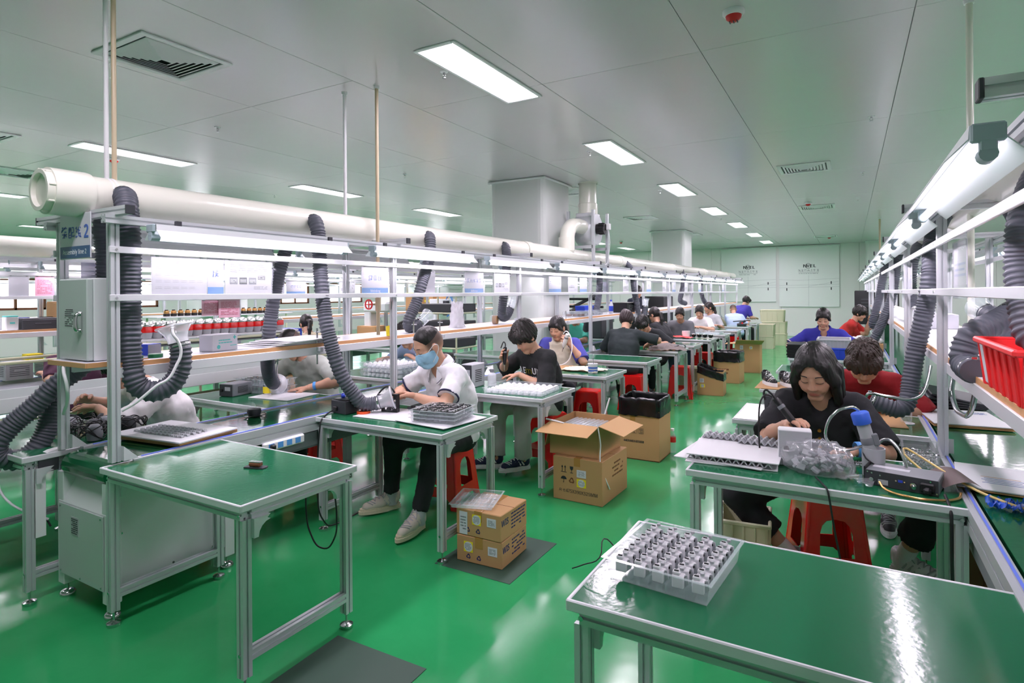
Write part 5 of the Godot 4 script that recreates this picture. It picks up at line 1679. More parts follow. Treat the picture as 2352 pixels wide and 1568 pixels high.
func right_props() -> void:
	var t: Node3D
	var g: Geo
	# foreground bench: clear tray with 5 x 7 modules
	t = thing("module_tray", "large clear blister tray with five rows of modules on the right foreground bench", "tray", Vector3(-0.442, 0.7505, -1.7), -0.09)
	obj("tray", tray_geo(0.27, 0.3, 0.06, 5, 1, 0.01), "clear_tray", t)
	var b := Basis(Vector3.UP, -0.09)
	var proto: Node3D
	for i in 5:
		for j in 7:
			var at := Vector3(-0.442, 0.757, -1.7) + b * Vector3(-0.108 + 0.054 * i, 0.012, -0.126 + 0.042 * j)
			var lab := "grey-white module in the right foreground tray, %s column, %s row" % [NTH[i], NTH[j]]
			if proto == null:
				proto = module_proto(lab, "modules in the foreground tray")
				proto.position = at
				proto.rotation.y = -0.09
				proto.scale = Vector3(1.2, 1.15, 1.15)
			else:
				var c := dup(proto, lab, at, -0.09 + rng.randf_range(-0.18, 0.18))
				c.scale = proto.scale
	cord("loose_wire", [Vector3(-0.6, 0.8, -1.64), Vector3(-0.63, 0.83, -1.62), Vector3(-0.62, 0.8, -1.56), Vector3(-0.66, 0.78, -1.54), Vector3(-0.7, 0.756, -1.55)], 0.0018, "black", "thin black wire looping out of the foreground tray", "wire")
	# bench of the woman in black
	for k in 3:
		var o := card("%s grey-white card of the pile beside the woman in black" % ["bottom", "middle", "top"][k], Vector3(-0.5 + 0.01 * k - 0.03 * (1 if k == 1 else 0), 0.75 + [0.0, 0.006, 0.034][k], -3.06), Vector2(0.4, 0.48), [0.08, -0.02, 0.02][k], "whitecard")
		if k == 1:
			o.rotation.y = -0.1
	var fin := Geo.new()
	fin.prism(PackedVector2Array([Vector2(-0.017, 0), Vector2(-0.004, 0.02), Vector2(0.004, 0.02), Vector2(0.017, 0), Vector2(0.012, 0), Vector2(0, 0.014), Vector2(-0.012, 0)]), 0.03, Vector3.RIGHT, Vector3.UP, Vector3(0, 0, -0.015))
	var fm := fin.mesh()
	for j in 4:
		for i in 12:
			if j == 3 and i < 6:
				continue
			var o := obj("metal_fin", fm, "lightgray", self, Vector3(-0.65 + 0.031 * i - 0.004 * j, 0.7925, -3.23 + 0.034 * j - 0.0 * i))
			o.rotation.y = 0.02
			tag(o, "grey roof-shaped fin on the top card, %s row from the back, %s from the left" % [NTH[j], NTH[i]], "metal part", "metal fins on the top card")
	for i in 11:
		var o := obj("metal_fin", fm, "lightgray", self, Vector3(-0.66 + 0.034 * i, 0.7625, -2.845))
		tag(o, "grey fin between the cards at the front of the pile, %s from the left" % NTH[i], "metal part", "metal fins between the cards")
	power_unit("power_supply", "upright silver power unit behind the clear bag, with vents", Vector3(-0.225, 0.75, -2.99), Vector3(0.14, 0.17, 0.06), 0.1, "white", false).get_node("front_plate").material_override = M.lightgray
	t = thing("parts_bag", "crumpled clear plastic bag full of grey switch parts before the woman in black", "bag", Vector3(-0.13, 0.752, -2.94), -0.15)
	var fn := FastNoiseLite.new()
	fn.seed = 21
	fn.frequency = 1.3
	var bag := func(u, v):
		var a: float = u * TAU
		var ph: float = v * PI
		var n := 1.0 + 0.22 * fn.get_noise_3d(cos(a) * sin(ph) * 2.2, cos(ph) * 2.2, sin(a) * sin(ph) * 2.2) + 0.08 * fn.get_noise_3d(cos(a) * 8, v * 8, sin(a) * 8)
		var p := Vector3(cos(a) * sin(ph) * 0.15, maxf(0.0, 0.05 - cos(ph) * 0.085), sin(a) * sin(ph) * 0.12) * n
		if p.x > 0.08:
			p.z += (p.x - 0.08) * 0.9
		return p
	g = Geo.new()
	g.sheet(44, 26, bag)
	obj("film", g, "film", t)
	var r2 := RandomNumberGenerator.new()
	r2.seed = 5
	for k in 75:
		g = Geo.new()
		g.box(Vector3.ZERO, Vector3(0.034, 0.026, 0.012), 0.002)
		g.box(Vector3(0, 0.004, 0.008), Vector3(0.018, 0.008, 0.006), 0.001)
		var a := r2.randf() * TAU
		var rad := sqrt(r2.randf()) * 0.105
		var yy := r2.randf_range(0.015, 0.1 - rad * 0.45)
		var o := obj("switch_part", g, "lightgray" if k % 3 else "gray", t, Vector3(cos(a) * rad, yy, sin(a) * rad * 0.8))
		o.rotation = Vector3(r2.randf() * 3, r2.randf() * 3, r2.randf() * 3)
	g = Geo.new()
	var cl := FastNoiseLite.new()
	cl.seed = 2
	g.sheet(10, 6, func(u, v): return Vector3(0.13 + u * 0.1, 0.012 + 0.02 * absf(sin(u * 9.0 + v * 5.0)) * (1.0 - u * 0.5), 0.06 + u * 0.06 + (v - 0.5) * (0.08 + 0.05 * u)))
	obj("gathered_end", g, "film", t)
	# dispenser in its grey holder
	t = thing("pen_holder", "grey plastic pipe stub used as a holder beside the clear bag", "holder", Vector3(0.085, 0.75, -2.99))
	g = Geo.new()
	g.lathe([Vector2(0, 0), Vector2(0.043, 0), Vector2(0.045, 0.12), Vector2(0.04, 0.12), Vector2(0.038, 0.01), Vector2(0, 0.01)], 26)
	obj("cup", g, "lightgray", t)
	cord("lead", [Vector3(-0.042, 0.11, 0.0), Vector3(-0.03, 0.08, 0.04), Vector3(0.0, 0.06, 0.047), Vector3(0.03, 0.03, 0.05), Vector3(0.06, 0.004, 0.08)], 0.003, "black", "", "", t)
	t = thing("suction_pen", "grey vacuum pen with a bright blue cap leaning in the holder", "tool", Vector3(0.095, 0.79, -2.985), 0.0)
	var ax := Vector3(-0.27, 1.0, 0.05).normalized()
	g = Geo.new()
	g.lathe([Vector2(0, 0), Vector2(0.024, 0), Vector2(0.027, 0.05), Vector2(0.027, 0.19)], 22, Vector3.ZERO, ax)
	obj("barrel", g, "lightgray", t)
	g = Geo.new()
	g.lathe([Vector2(0.028, 0), Vector2(0.029, 0.002), Vector2(0.029, 0.028), Vector2(0.028, 0.03)], 22, ax * 0.1, ax)
	g.bar(ax * 0.1 + Vector3(0.03, 0, 0.01), ax * 0.15 + Vector3(0.03, 0, 0.01), 0.02, 0.025, 0.003)
	obj("clamp", g, "gray", t)
	g = Geo.new()
	g.lathe([Vector2(0, 0.19), Vector2(0.035, 0.19), Vector2(0.036, 0.193), Vector2(0.036, 0.235), Vector2(0.032, 0.24), Vector2(0, 0.24)], 24, Vector3.ZERO, ax)
	obj("cap", g, mat("cap_blue", rgb(60, 108, 226), 0.4), t)
	cord("clear_hose", [Vector3(0.03, 1.03, -2.97), Vector3(0.0, 1.045, -2.95), Vector3(-0.06, 1.015, -2.94), Vector3(-0.095, 0.94, -2.94), Vector3(-0.08, 0.875, -2.95), Vector3(-0.02, 0.855, -2.95), Vector3(0.05, 0.875, -2.99)], 0.0065, "steel", "", "", t)
	t.get_child(t.get_child_count() - 1).position = -t.position
	cord("metal_hose", [Vector3(0.1, 0.87, -3.03), Vector3(0.13, 0.905, -3.02), Vector3(0.17, 0.885, -2.99), Vector3(0.2, 0.82, -2.96), Vector3(0.205, 0.756, -2.95)], 0.0065, "steel", "bright bent metal hose behind the holder", "hose")
	# black control box in front
	t = thing("control_unit", "flat dark grey control unit with sockets and cables at the bench edge", "control box", Vector3(0.19, 0.75, -2.9), -0.22)
	obj("case", bx(Vector3(0, 0.03, 0), Vector3(0.25, 0.058, 0.16), 0.003), "gray", t)
	obj("front_panel", bx(Vector3(0, 0.03, 0.082), Vector3(0.25, 0.06, 0.004), 0.001), "dark", t)
	obj("cheek", bx(Vector3(-0.126, 0.036, 0), Vector3(0.006, 0.072, 0.17), 0.002), "black", t)
	obj("rating_label", bx(Vector3(-0.045, 0.0594, 0.0), Vector3(0.13, 0.001, 0.035)), "paper", t)
	obj("plate", bx(Vector3(-0.06, 0.018, 0.0845), Vector3(0.035, 0.02, 0.001)), "lightgray", t)
	obj("blue_port", bx(Vector3(0.0, 0.034, 0.0845), Vector3(0.016, 0.01, 0.003), 0.001), "blue", t)
	g = Geo.new()
	g.cyl(Vector3(-0.1, 0.026, 0.083), Vector3(-0.1, 0.026, 0.096), 0.008, 12)
	g.cyl(Vector3(0.045, 0.03, 0.083), Vector3(0.045, 0.03, 0.1), 0.011, 14)
	g.cyl(Vector3(0.045, 0.03, 0.1), Vector3(0.05, 0.026, 0.116), 0.007, 10)
	for p in [Vector2(-0.1, 0.05), Vector2(-0.07, 0.045), Vector2(-0.015, 0.034), Vector2(0.014, 0.034), Vector2(0.1, 0.053), Vector2(-0.115, 0.053), Vector2(0.12, 0.01)]:
		g.cyl(Vector3(p.x, p.y, 0.083), Vector3(p.x, p.y, 0.087), 0.0032, 8)
	obj("connector", g, "steel", t)
	g = Geo.new()
	g.box(Vector3(0.09, 0.028, 0.088), Vector3(0.05, 0.036, 0.012), 0.008)
	g.box(Vector3(0.092, 0.02, 0.104), Vector3(0.026, 0.026, 0.03), 0.008)
	obj("mains_plug", g, "black", t)
	cord("mains_cable", [Vector3(0.31, 0.77, -2.76), Vector3(0.315, 0.755, -2.73), Vector3(0.32, 0.72, -2.68), Vector3(0.32, 0.5, -2.665), Vector3(0.325, 0.25, -2.66), Vector3(0.34, 0.06, -2.65), Vector3(0.4, 0.012, -2.75), Vector3(0.5, 0.012, -3.1)], 0.006, "black", "black mains cord dropping from the control unit to the floor")
	cord("yellow_tube", [Vector3(0.1, 0.776, -2.8), Vector3(0.12, 0.76, -2.76), Vector3(0.19, 0.757, -2.715), Vector3(0.28, 0.757, -2.72), Vector3(0.35, 0.757, -2.775), Vector3(0.368, 0.765, -2.83)], 0.005, "copper", "amber tube curling from the control unit along the bench edge", "tube")
	cord("yellow_tube", [Vector3(0.27, 0.77, -3.08), Vector3(0.22, 0.79, -3.24), Vector3(0.215, 0.81, -3.3), Vector3(0.24, 0.81, -3.27), Vector3(0.3, 0.8, -3.12), Vector3(0.38, 0.79, -2.9), Vector3(0.47, 0.775, -2.78), Vector3(0.6, 0.768, -2.68), Vector3(0.85, 0.766, -2.55)], 0.005, mat("amber", rgb(226, 198, 120), 0.3), "pale amber tube running over the unit and across the right belt", "tube")
	cord("bag_lead", [Vector3(-0.13, 0.76, -2.8), Vector3(-0.1, 0.757, -2.72), Vector3(-0.08, 0.74, -2.675), Vector3(-0.05, 0.55, -2.66), Vector3(0.0, 0.3, -2.66), Vector3(0.08, 0.04, -2.75), Vector3(0.12, 0.01, -2.9)], 0.004, "black", "thin black lead hanging under the clear bag of parts")
	t = thing("screw_tray", "small clear plastic box of metal screws beside the right post", "tray", Vector3(0.285, 0.75, -3.36), -0.05)
	obj("box", tray_geo(0.13, 0.3, 0.06, 1, 2, 0.003), "clear", t)
	g = Geo.new()
	for k in 260:
		var at := Vector3(r2.randf_range(-0.058, 0.058), 0.006 + r2.randf() * 0.014, r2.randf_range(-0.14, 0.14))
		if absf(at.z - 0.02) < 0.03:
			continue
		g.bar(at, at + Vector3(r2.randf_range(-1, 1), r2.randf_range(-0.3, 0.5), r2.randf_range(-1, 1)).normalized() * 0.012, 0.006, 0.006, 0.001)
	obj("screws", g, "steel", t).set_meta("kind", "stuff")
	for k in 9:
		t = thing("round_contact", "white round contact plate with black dots behind the grey holder, %s of nine" % NTH[k], "metal part", Vector3(0.02 + 0.03 * (k % 5) - 0.02 * (k / 5), 0.75 + 0.003 * (k / 5), -3.13 - 0.035 * (k / 5)), k * 0.7, "round contact plates")
		g = Geo.new()
		g.cyl(Vector3.ZERO, Vector3(0, 0.005, 0), 0.014, 12)
		obj("disc", g, "whitecard", t)
		g = Geo.new()
		for q in 3:
			g.cyl(Vector3(0.007 * cos(q * 2.1), 0.005, 0.007 * sin(q * 2.1)), Vector3(0.007 * cos(q * 2.1), 0.0065, 0.007 * sin(q * 2.1)), 0.003, 6)
		obj("dot", g, "black", t)
	t = thing("rubber_flap", "curled dark rubber sheet between the control unit and the white card", "rubber sheet", Vector3(0.36, 0.757, -2.98), 0.2)
	g = Geo.new()
	g.sheet(12, 8, func(u, v): return Vector3((u - 0.5) * 0.13, 0.012 + 0.035 * sin(u * PI * 0.9), (v - 0.5) * 0.22 + 0.02 * sin(u * 3.0)))
	obj("sheet", g, mat("brown_rubber", rgb(104, 88, 86), 0.6), t)
	t = card("white card with blue pencil lines on the right belt, nearer", Vector3(0.56, 0.751, -3.13), Vector2(0.34, 0.4), -0.1, "whitecard", 2)
	for k in 5:
		g = Geo.new()
		g.box(Vector3(-0.02 + 0.01 * (k % 2), 0.0138, 0.0 + 0.024 * k), Vector3(0.13, 0.0004, 0.004))
		obj("pencil_line", g, "sign_text" if k else "wood_edge", t)
	t = card("white card with blue writing on the right belt, farther", Vector3(0.59, 0.751, -4.5), Vector2(0.38, 0.5), 0.1, "whitecard", 3)
	small_print(t, 0.16, 0.06, 4, "sign_text", Vector3(0.08, 0.0213, -0.15), 0.0, -PI / 2)
	t = thing("blue_film", "crumpled scrap of blue film on the right belt", "plastic scrap", Vector3(0.5, 0.752, -2.76))
	g = Geo.new()
	var fs := FastNoiseLite.new()
	fs.seed = 31
	fs.frequency = 3.0
	g.sheet(18, 18, func(u, v): return Vector3((u - 0.5) * 0.13, 0.004 + 0.05 * absf(fs.get_noise_2d(u, v)), (v - 0.5) * 0.1 + 0.02 * fs.get_noise_2d(u * 3, v)))
	obj("film", g, mat("blue_film", Color(0.12, 0.4, 0.95, 0.7), 0.2, 0.0, {"transparency": BaseMaterial3D.TRANSPARENCY_ALPHA}), t)
	# third bench: foil-covered card, black unit, boy's pad and cup
	card("foil-covered white card at the left edge of the bench of the boy in red", Vector3(-0.5, 0.75, -4.15), Vector2(0.26, 0.5), -0.05, mat("foil_card", rgb(226, 228, 230), 0.15), 1)
	power_unit("solder_station", "black soldering station behind the shoulder of the woman in black", Vector3(-0.42, 0.757, -4.3), Vector3(0.16, 0.1, 0.14), 0.0, "dark")
	card("kraft card under the hands of the boy in red", Vector3(0.12, 0.75, -4.28), Vector2(0.32, 0.42), 0.06, "kraft")
	t = thing("glass_cup", "small clear cup standing on a white saucer near the big hose", "cup", Vector3(0.29, 0.75, -4.25))
	g = Geo.new()
	g.lathe([Vector2(0, 0), Vector2(0.045, 0), Vector2(0.045, 0.003), Vector2(0, 0.004)], 20)
	obj("saucer", g, "white", t)
	g = Geo.new()
	g.lathe([Vector2(0.03, 0.004), Vector2(0.032, 0.07), Vector2(0.029, 0.07), Vector2(0.027, 0.006)], 20)
	obj("cup", g, "clear", t)
	# bench 4: kraft pad with a pair of shoes
	card("kraft pad under the pair of black shoes", Vector3(-0.48, 0.75, -5.42), Vector2(0.42, 0.42), 0.0, "kraft")
	for k in 2:
		t = thing("shoe", ["left black sports shoe with silver mesh on the kraft pad", "right black sports shoe with silver mesh on the kraft pad"][k], "shoe", Vector3(-0.6 + 0.14 * k, 0.757, -5.42), 0.5)
		shoe_mesh(t, "black", "steel", "white", 0.24)
	# black foam, blue crate and its contents
	for k in 14:
		t = thing("foam_sheet", ["lowest", "second", "third", "fourth", "fifth", "sixth", "seventh", "eighth", "ninth", "tenth", "eleventh", "twelfth", "thirteenth", "topmost"][k] + " black foam sheet of the pile in the right aisle", "foam sheet", Vector3(-0.5 + 0.006 * sin(k * 1.7), 0.7505 + 0.0115 * k, -8.05), 0.01 * sin(k * 2.2), "black foam sheets")
		obj("sheet", bx(Vector3(0, 0.0055, 0), Vector3(0.34, 0.011, 0.46), 0.003), "black", t)
	crate("blue plastic crate before the woman in the blue polo", Vector3(-0.17, 0.75, -8.1), Vector3(0.36, 0.12, 0.46), 0.0, "blue", "plastic_crate", 4)
	crate("grey slatted basket standing on the blue crate", Vector3(-0.17, 0.872, -8.1), Vector3(0.34, 0.1, 0.44), 0.0, "lightgray", "plastic_basket", 9)
	crate("blue plastic crate below the shoe bench", Vector3(-0.42, 0.28, -6.8), Vector3(0.4, 0.2, 0.4), 0.0, "blue", "plastic_crate", 4)
	t = thing("fluff_box", "shallow box of white fluff beyond the woman in the blue polo", "box", Vector3(0.18, 0.75, -9.3))
	obj("box", bx(Vector3(0, 0.05, 0), Vector3(0.4, 0.1, 0.44), 0.004), "kraft_in", t)
	g = Geo.new()
	for k in 40:
		g.ball(Vector3(r2.randf_range(-0.17, 0.17), 0.11 + r2.randf() * 0.05, r2.randf_range(-0.18, 0.18)), Vector3(0.05, 0.03, 0.05) * r2.randf_range(0.6, 1.1), 7, 4)
	obj("fluff", g, "white", t).set_meta("kind", "stuff")
	# shelf of the right line
	t = thing("red_bin", "bright red plastic parts bin on the shelf at the right edge", "bin", Vector3(0.488, 1.229, -2.33), 0.0)
	g = Geo.new()
	var w := 0.19
	var l := 0.56
	var h := 0.15
	for s in [-1.0, 1.0]:
		g.bar(Vector3(s * w * 0.42, 0, 0), Vector3(s * w * 0.5, h, 0), l * 0.95, 0.005, 0.001, Vector3.RIGHT)
		g.bar(Vector3(0, 0, s * l * 0.46), Vector3(0, h, s * l * 0.5), w * 0.9, 0.005, 0.001, Vector3.BACK)
	g.box(Vector3(0, 0.003, 0), Vector3(w * 0.86, 0.006, l * 0.93))
	obj("shell", g, "redbin", t)
	for s in [-1.0, 1.0]:
		obj("rim", bx(Vector3(s * w * 0.53, h, 0), Vector3(0.02, 0.02, l * 1.05), 0.005), "redbin", t)
		obj("rim", bx(Vector3(0, h, s * l * 0.515), Vector3(w * 1.12, 0.02, 0.02), 0.005), "redbin", t)
		for k in 6:
			g = Geo.new()
			var u := -0.42 + 0.84 * k / 5.0
			g.bar(Vector3(s * w * 0.435, 0, u * l), Vector3(s * w * 0.525, h, u * l), 0.02, 0.012, 0.003, Vector3.RIGHT)
			obj("rib", g, "redbin", t)
	g = Geo.new()
	g.bar(Vector3(-w * 0.44, 0.01, -0.2), Vector3(-w * 0.53, h - 0.01, -0.2), 0.05, 0.003, 0.0, Vector3.RIGHT)
	obj("label_card", g, "paper", t)
	t = thing("blue_tool", "small blue handled tool on the shelf edge of the right line", "tool", Vector3(0.43, 1.236, -3.15), 0.4)
	g = Geo.new()
	g.cyl(Vector3(0, 0, -0.06), Vector3(0, 0, 0.06), 0.007, 8)
	obj("handle", g, "blue", t)
	for k in 2:
		t = thing("white_carton", ["white carton on the shelf of the right line behind the hose", "second white carton farther along the shelf of the right line"][k], "box", Vector3(0.68, 1.229, -6.2 - 1.5 * k))
		obj("carton", bx(Vector3(0, 0.06, 0), Vector3(0.2, 0.12, 0.34), 0.004), "paper", t)
	t = thing("black_board", "black foam board leaning on the right belt", "foam sheet", Vector3(0.6, 0.76, -5.1))
	for k in 4:
		var o := obj("sheet", bx(Vector3(0.01 * k, 0.01 + 0.018 * k, 0), Vector3(0.34, 0.014, 0.5), 0.004), "dark", t)
		o.rotation.z = -0.06 * k

func ring_lamp(proto: Node3D, lab: String, at: Vector3) -> Node3D:
	if proto:
		return dup(proto, lab, at)
	var t := thing("lamp_head", lab, "lamp part", at, 0.0, "red-ringed lamp heads on the bench behind")
	var g := Geo.new()
	g.lathe([Vector2(0, 0), Vector2(0.04, 0), Vector2(0.048, 0.03), Vector2(0.052, 0.07)], 14)
	obj("body", g, "lightgray", t)
	g = Geo.new()
	g.lathe([Vector2(0.05, 0.055), Vector2(0.055, 0.058), Vector2(0.055, 0.105), Vector2(0.052, 0.112)], 14)
	obj("red_ring", g, "red", t)
	g = Geo.new()
	g.lathe([Vector2(0.05, 0.112), Vector2(0.045, 0.125), Vector2(0.025, 0.13), Vector2(0.02, 0.15), Vector2(0, 0.155)], 14)
	obj("cap", g, "steel", t)
	return t

func far_props() -> void:
	var t: Node3D
	var g: Geo
	# roller blinds with the studio name on the back wall
	for k in 2:
		t = thing("roller_blind", ["left white roller blind lettered NVEL on the back wall", "right white roller blind lettered NVEL on the back wall"][k], "blind", Vector3(-3.16 + 1.94 * k, 0, -22.46))
		var w := 1.84
		var y0: float = 1.2 if k == 0 else 1.03
		obj("fabric", bx(Vector3(0, (3.08 + y0) / 2, 0), Vector3(w, 3.08 - y0, 0.006), 0.001), "blind", t)
		obj("headrail", bx(Vector3(0, 3.1, 0.0), Vector3(w + 0.04, 0.06, 0.05), 0.01), "white", t)
		obj("bottom_bar", bx(Vector3(0, y0, 0), Vector3(w, 0.025, 0.02), 0.006), "white", t)
		text(t, "N", 0.1, "ink", Vector3(-0.11, 2.42, 0.004), 0, 0, true, 1.3)
		text(t, "V", 0.1, "ink", Vector3(-0.01, 2.42, 0.004), 0, 0, true)
		text(t, "EL", 0.1, "ink", Vector3(0.13, 2.42, 0.004), 0, 0, true, 1.3)
		g = Geo.new()
		var ring := PackedVector3Array()
		for q in 25:
			ring.append(Vector3(-0.01 + 0.085 * cos(TAU * q / 24), 2.42 + 0.085 * sin(TAU * q / 24), 0.004))
		g.tube(ring, 0.006, 6)
		obj("logo_ring", g, "ink", t)
		cjk(t, "线室灯光工作室", 0.085, "gray", Vector3(0, 2.27, 0.0045))
		obj("rule", bx(Vector3(0, 2.2, 0.004), Vector3(0.62, 0.008, 0.001)), "gray", t)
		small_print(t, 0.6, 0.03, 1, "gray", Vector3(0, 2.16, 0.0045))
		g = Geo.new()
		for q in [[-0.92, 1.97, -0.3, 1.93], [-0.3, 1.93, 0.92, 1.98], [-0.92, 1.76, 0.92, 1.78], [-0.92, 1.68, 0.92, 1.7], [0.0, 1.72, 0.9, 1.88], [0, y0, 0, 2.1]]:
			g.bar(Vector3(q[0], q[1], 0.004), Vector3(q[2], q[3], 0.004), 0.006, 0.001, 0.0, Vector3.BACK)
		obj("window_line", g, "lightgray", t)
		g = Geo.new()
		for q in ([[-0.68, 1.82], [0.68, 1.84]] if k else [[0.66, 1.84]]):
			g.box(Vector3(q[0], q[1], 0.005), Vector3(0.03, 0.09, 0.003), 0.001)
			g.box(Vector3(q[0], q[1] - 0.2, 0.005), Vector3(0.03, 0.09, 0.003), 0.001)
		obj("handle_print", g, "ink", t)
	# bench behind the left line full of red-ringed lamp heads
	var proto: Node3D
	for r in 3:
		for k in 16:
			proto = ring_lamp(proto, "red-ringed silver lamp head on the rear rack, %s row, %s from the left" % [NTH[r], NTH[k]], Vector3(-5.72 - 0.12 * r, 1.152, -3.04 - 0.098 * k))
	for r in 2:
		for k in 6:
			var low := ring_lamp(proto, "red-ringed lamp head low on the far left rack, %s row, %s from the left" % [NTH[r], NTH[k]], Vector3(-6.45 - 0.12 * r, 0.562, -2.2 - 0.12 * k))
			low.set_meta("group", "red-ringed lamp heads low at the far left")
	t = thing("rack_shelf", "pale tubular rack carrying the red-ringed lamp heads", "rack", Vector3(-5.86, 0, -3.8))
	g = Geo.new()
	g.box(Vector3(0, 1.14, 0), Vector3(0.5, 0.02, 1.8), 0.004)
	obj("top_board", g, "board", t)
	for z in [-0.85, 0.0, 0.85]:
		for x in [-0.24, 0.24]:
			g = Geo.new()
			g.cyl(Vector3(x, 0, z), Vector3(x, 1.13, z), 0.014, 10)
			obj("tube_leg", g, "cream_plastic", t)
		g = Geo.new()
		g.cyl(Vector3(-0.27, 0.5, z), Vector3(0.27, 0.5, z), 0.014, 10)
		g.cyl(Vector3(-0.27, 1.1, z), Vector3(0.27, 1.1, z), 0.014, 10)
		obj("tube_bar", g, "cream_plastic", t)
	for y in [0.45, 0.8, 1.08]:
		obj("lower_board", bx(Vector3(0, y, 0), Vector3(0.48, 0.015, 1.8), 0.004), "gray", t)
		g = Geo.new()
		g.cyl(Vector3(0.26, y + 0.03, -0.9), Vector3(0.26, y + 0.03, 0.9), 0.014, 10)
		obj("tube_rail", g, "cream_plastic", t)
	# row of dark tins with orange tops on the shelf of the line behind
	proto = null
	var rk := thing("tin_rack", "pale rack with a white board carrying the copper tins, two lines back", "rack", Vector3(-9.0, 0, -6.0))
	obj("board", bx(Vector3(0, 1.23, 0), Vector3(0.5, 0.02, 2.4), 0.004), "board", rk)
	for q in 4:
		g = Geo.new()
		g.cyl(Vector3(-0.2 + 0.4 * (q % 2), 0, -1.1 + 2.2 * (q / 2)), Vector3(-0.2 + 0.4 * (q % 2), 1.22, -1.1 + 2.2 * (q / 2)), 0.015, 8)
		obj("tube_leg", g, "cream_plastic", rk)
	for k in 18:
		var at := Vector3(-8.95, 1.241, -5.05 - 0.108 * k)
		var tl := "copper-bodied dark tin on the pale rack two lines back, %s from the left" % NTH[k]
		if proto:
			dup(proto, tl, at).scale = Vector3(0.8, 0.8, 0.8)
			continue
		proto = thing("copper_tin", tl, "tin", at, 0.0, "copper tins on the pale rack")
		proto.scale = Vector3(0.8, 0.8, 0.8)
		g = Geo.new()
		g.lathe([Vector2(0, 0), Vector2(0.055, 0), Vector2(0.055, 0.05), Vector2(0.045, 0.052)], 12)
		obj("base", g, "black", proto)
		g = Geo.new()
		g.lathe([Vector2(0.045, 0.05), Vector2(0.05, 0.07), Vector2(0.045, 0.105), Vector2(0.03, 0.11)], 12)
		obj("body", g, "copper", proto)
		g = Geo.new()
		g.lathe([Vector2(0.03, 0.11), Vector2(0.03, 0.125), Vector2(0, 0.13)], 12)
		obj("lid", g, "black", proto)
	# goods on the rear lines
	var goods := [["brown carton strapped with yellow tape on the rear shelf beside the column", -7.2, 1.229, -8.9, 0.36, 0.34, 0.4, "kraft"], ["second brown carton with yellow tape on the rear shelf", -7.2, 1.229, -9.4, 0.36, 0.3, 0.4, "kraft"], ["dark brown carton on the rear shelf at the far left", -7.2, 1.229, -3.05, 0.34, 0.26, 0.3, "kraft"],
		["black bin on the rear shelf at the far left", -7.1, 1.229, -2.72, 0.24, 0.1, 0.34, "dark"], ["white jar with a turquoise lid on the rear shelf at the far left", -7.05, 1.229, -2.48, 0.1, 0.13, 0.1, "white"], ["blue tool case on the rear bench by the first column", -6.3, 0.75, -5.1, 0.3, 0.36, 0.22, "blue"],
		["black foam pile on the low rear rack", -6.0, 0.75, -7.3, 0.5, 0.22, 0.6, "black"], ["grey vented supply at the far left edge", -6.98, 0.76, -2.48, 0.26, 0.17, 0.22, "lightgray"], ["white vented supply beside the steel cabinet", -6.98, 0.76, -2.8, 0.26, 0.15, 0.22, "white"], ["dark grey box before the white vented supply", -6.6, 0.75, -2.85, 0.16, 0.13, 0.16, "dark"],
		["brown carton beneath the rear bench behind the grey-shirted man", -5.2, 0.45, -4.0, 0.7, 0.28, 0.5, "kraft"], ["brown carton on the rear bench left of the column", -6.5, 0.75, -6.9, 0.4, 0.3, 0.34, "kraft"], ["black equipment rack on the far shelf near the back wall", -3.9, 0.75, -13.4, 0.6, 0.7, 0.8, "black"], ["dark slotted rack standing at the back right", 0.55, 0.75, -16.6, 0.9, 0.8, 0.5, "black"]]
	for q in goods:
		t = thing("storage_box", q[0], "box", Vector3(q[1], q[2], q[3]))
		obj("body", bx(Vector3(0, q[5] / 2, 0), Vector3(q[4], q[5], q[6]), 0.006), q[7], t)
		g = Geo.new()
		g.box(Vector3(0, q[5] + 0.004, 0), Vector3(q[4] * 0.98, 0.012, q[6] * 0.98), 0.004)
		g.box(Vector3(q[4] / 2 + 0.001, q[5] * 0.55, 0), Vector3(0.003, q[5] * 0.12, q[6] * 0.4), 0.001)
		obj("lid", g, "yellow" if q[0].contains("yellow") else ("turquoise" if q[0].contains("turquoise") else q[7]), t)
		if q[0].contains("vented") or q[0].contains("slotted"):
			g = Geo.new()
			for k in 6:
				g.box(Vector3(0, q[5] * (0.25 + 0.1 * k), q[6] / 2 + 0.001), Vector3(q[4] * 0.7, q[5] * 0.03, 0.002))
				g.box(Vector3(q[4] / 2 + 0.001, q[5] * (0.25 + 0.1 * k), 0), Vector3(0.002, q[5] * 0.03, q[6] * 0.7))
			obj("vent_slot", g, "dark", t).set_meta("kind", "stuff")
	t = thing("low_rack", "cream tube rack with boards at the far left behind the steel cabinet", "rack", Vector3(-6.5, 0, -2.6))
	for x in [-0.22, 0.22]:
		for z in [-0.7, 0.7]:
			g = Geo.new()
			g.cyl(Vector3(x, 0, z), Vector3(x, 1.15, z), 0.015, 8)
			obj("tube_post", g, "cream_plastic", t)
		for y in [0.5, 0.7, 0.98]:
			g = Geo.new()
			g.cyl(Vector3(x, y, -0.72), Vector3(x, y, 0.72), 0.014, 8)
			obj("tube_rail", g, "cream_plastic", t)
	for y in [0.55, 0.74]:
		obj("board", bx(Vector3(0, y, 0), Vector3(0.44, 0.015, 1.44), 0.003), "gray", t)
	t = thing("yellow_case", "small yellow case on the rear line at the far left", "box", Vector3(-6.95, 0.915, -2.62))
	obj("case", bx(Vector3(0, 0.035, 0), Vector3(0.14, 0.07, 0.14), 0.012), "yellow", t)
	obj("lid", bx(Vector3(0, 0.074, 0), Vector3(0.13, 0.01, 0.13), 0.004), "yellow", t)
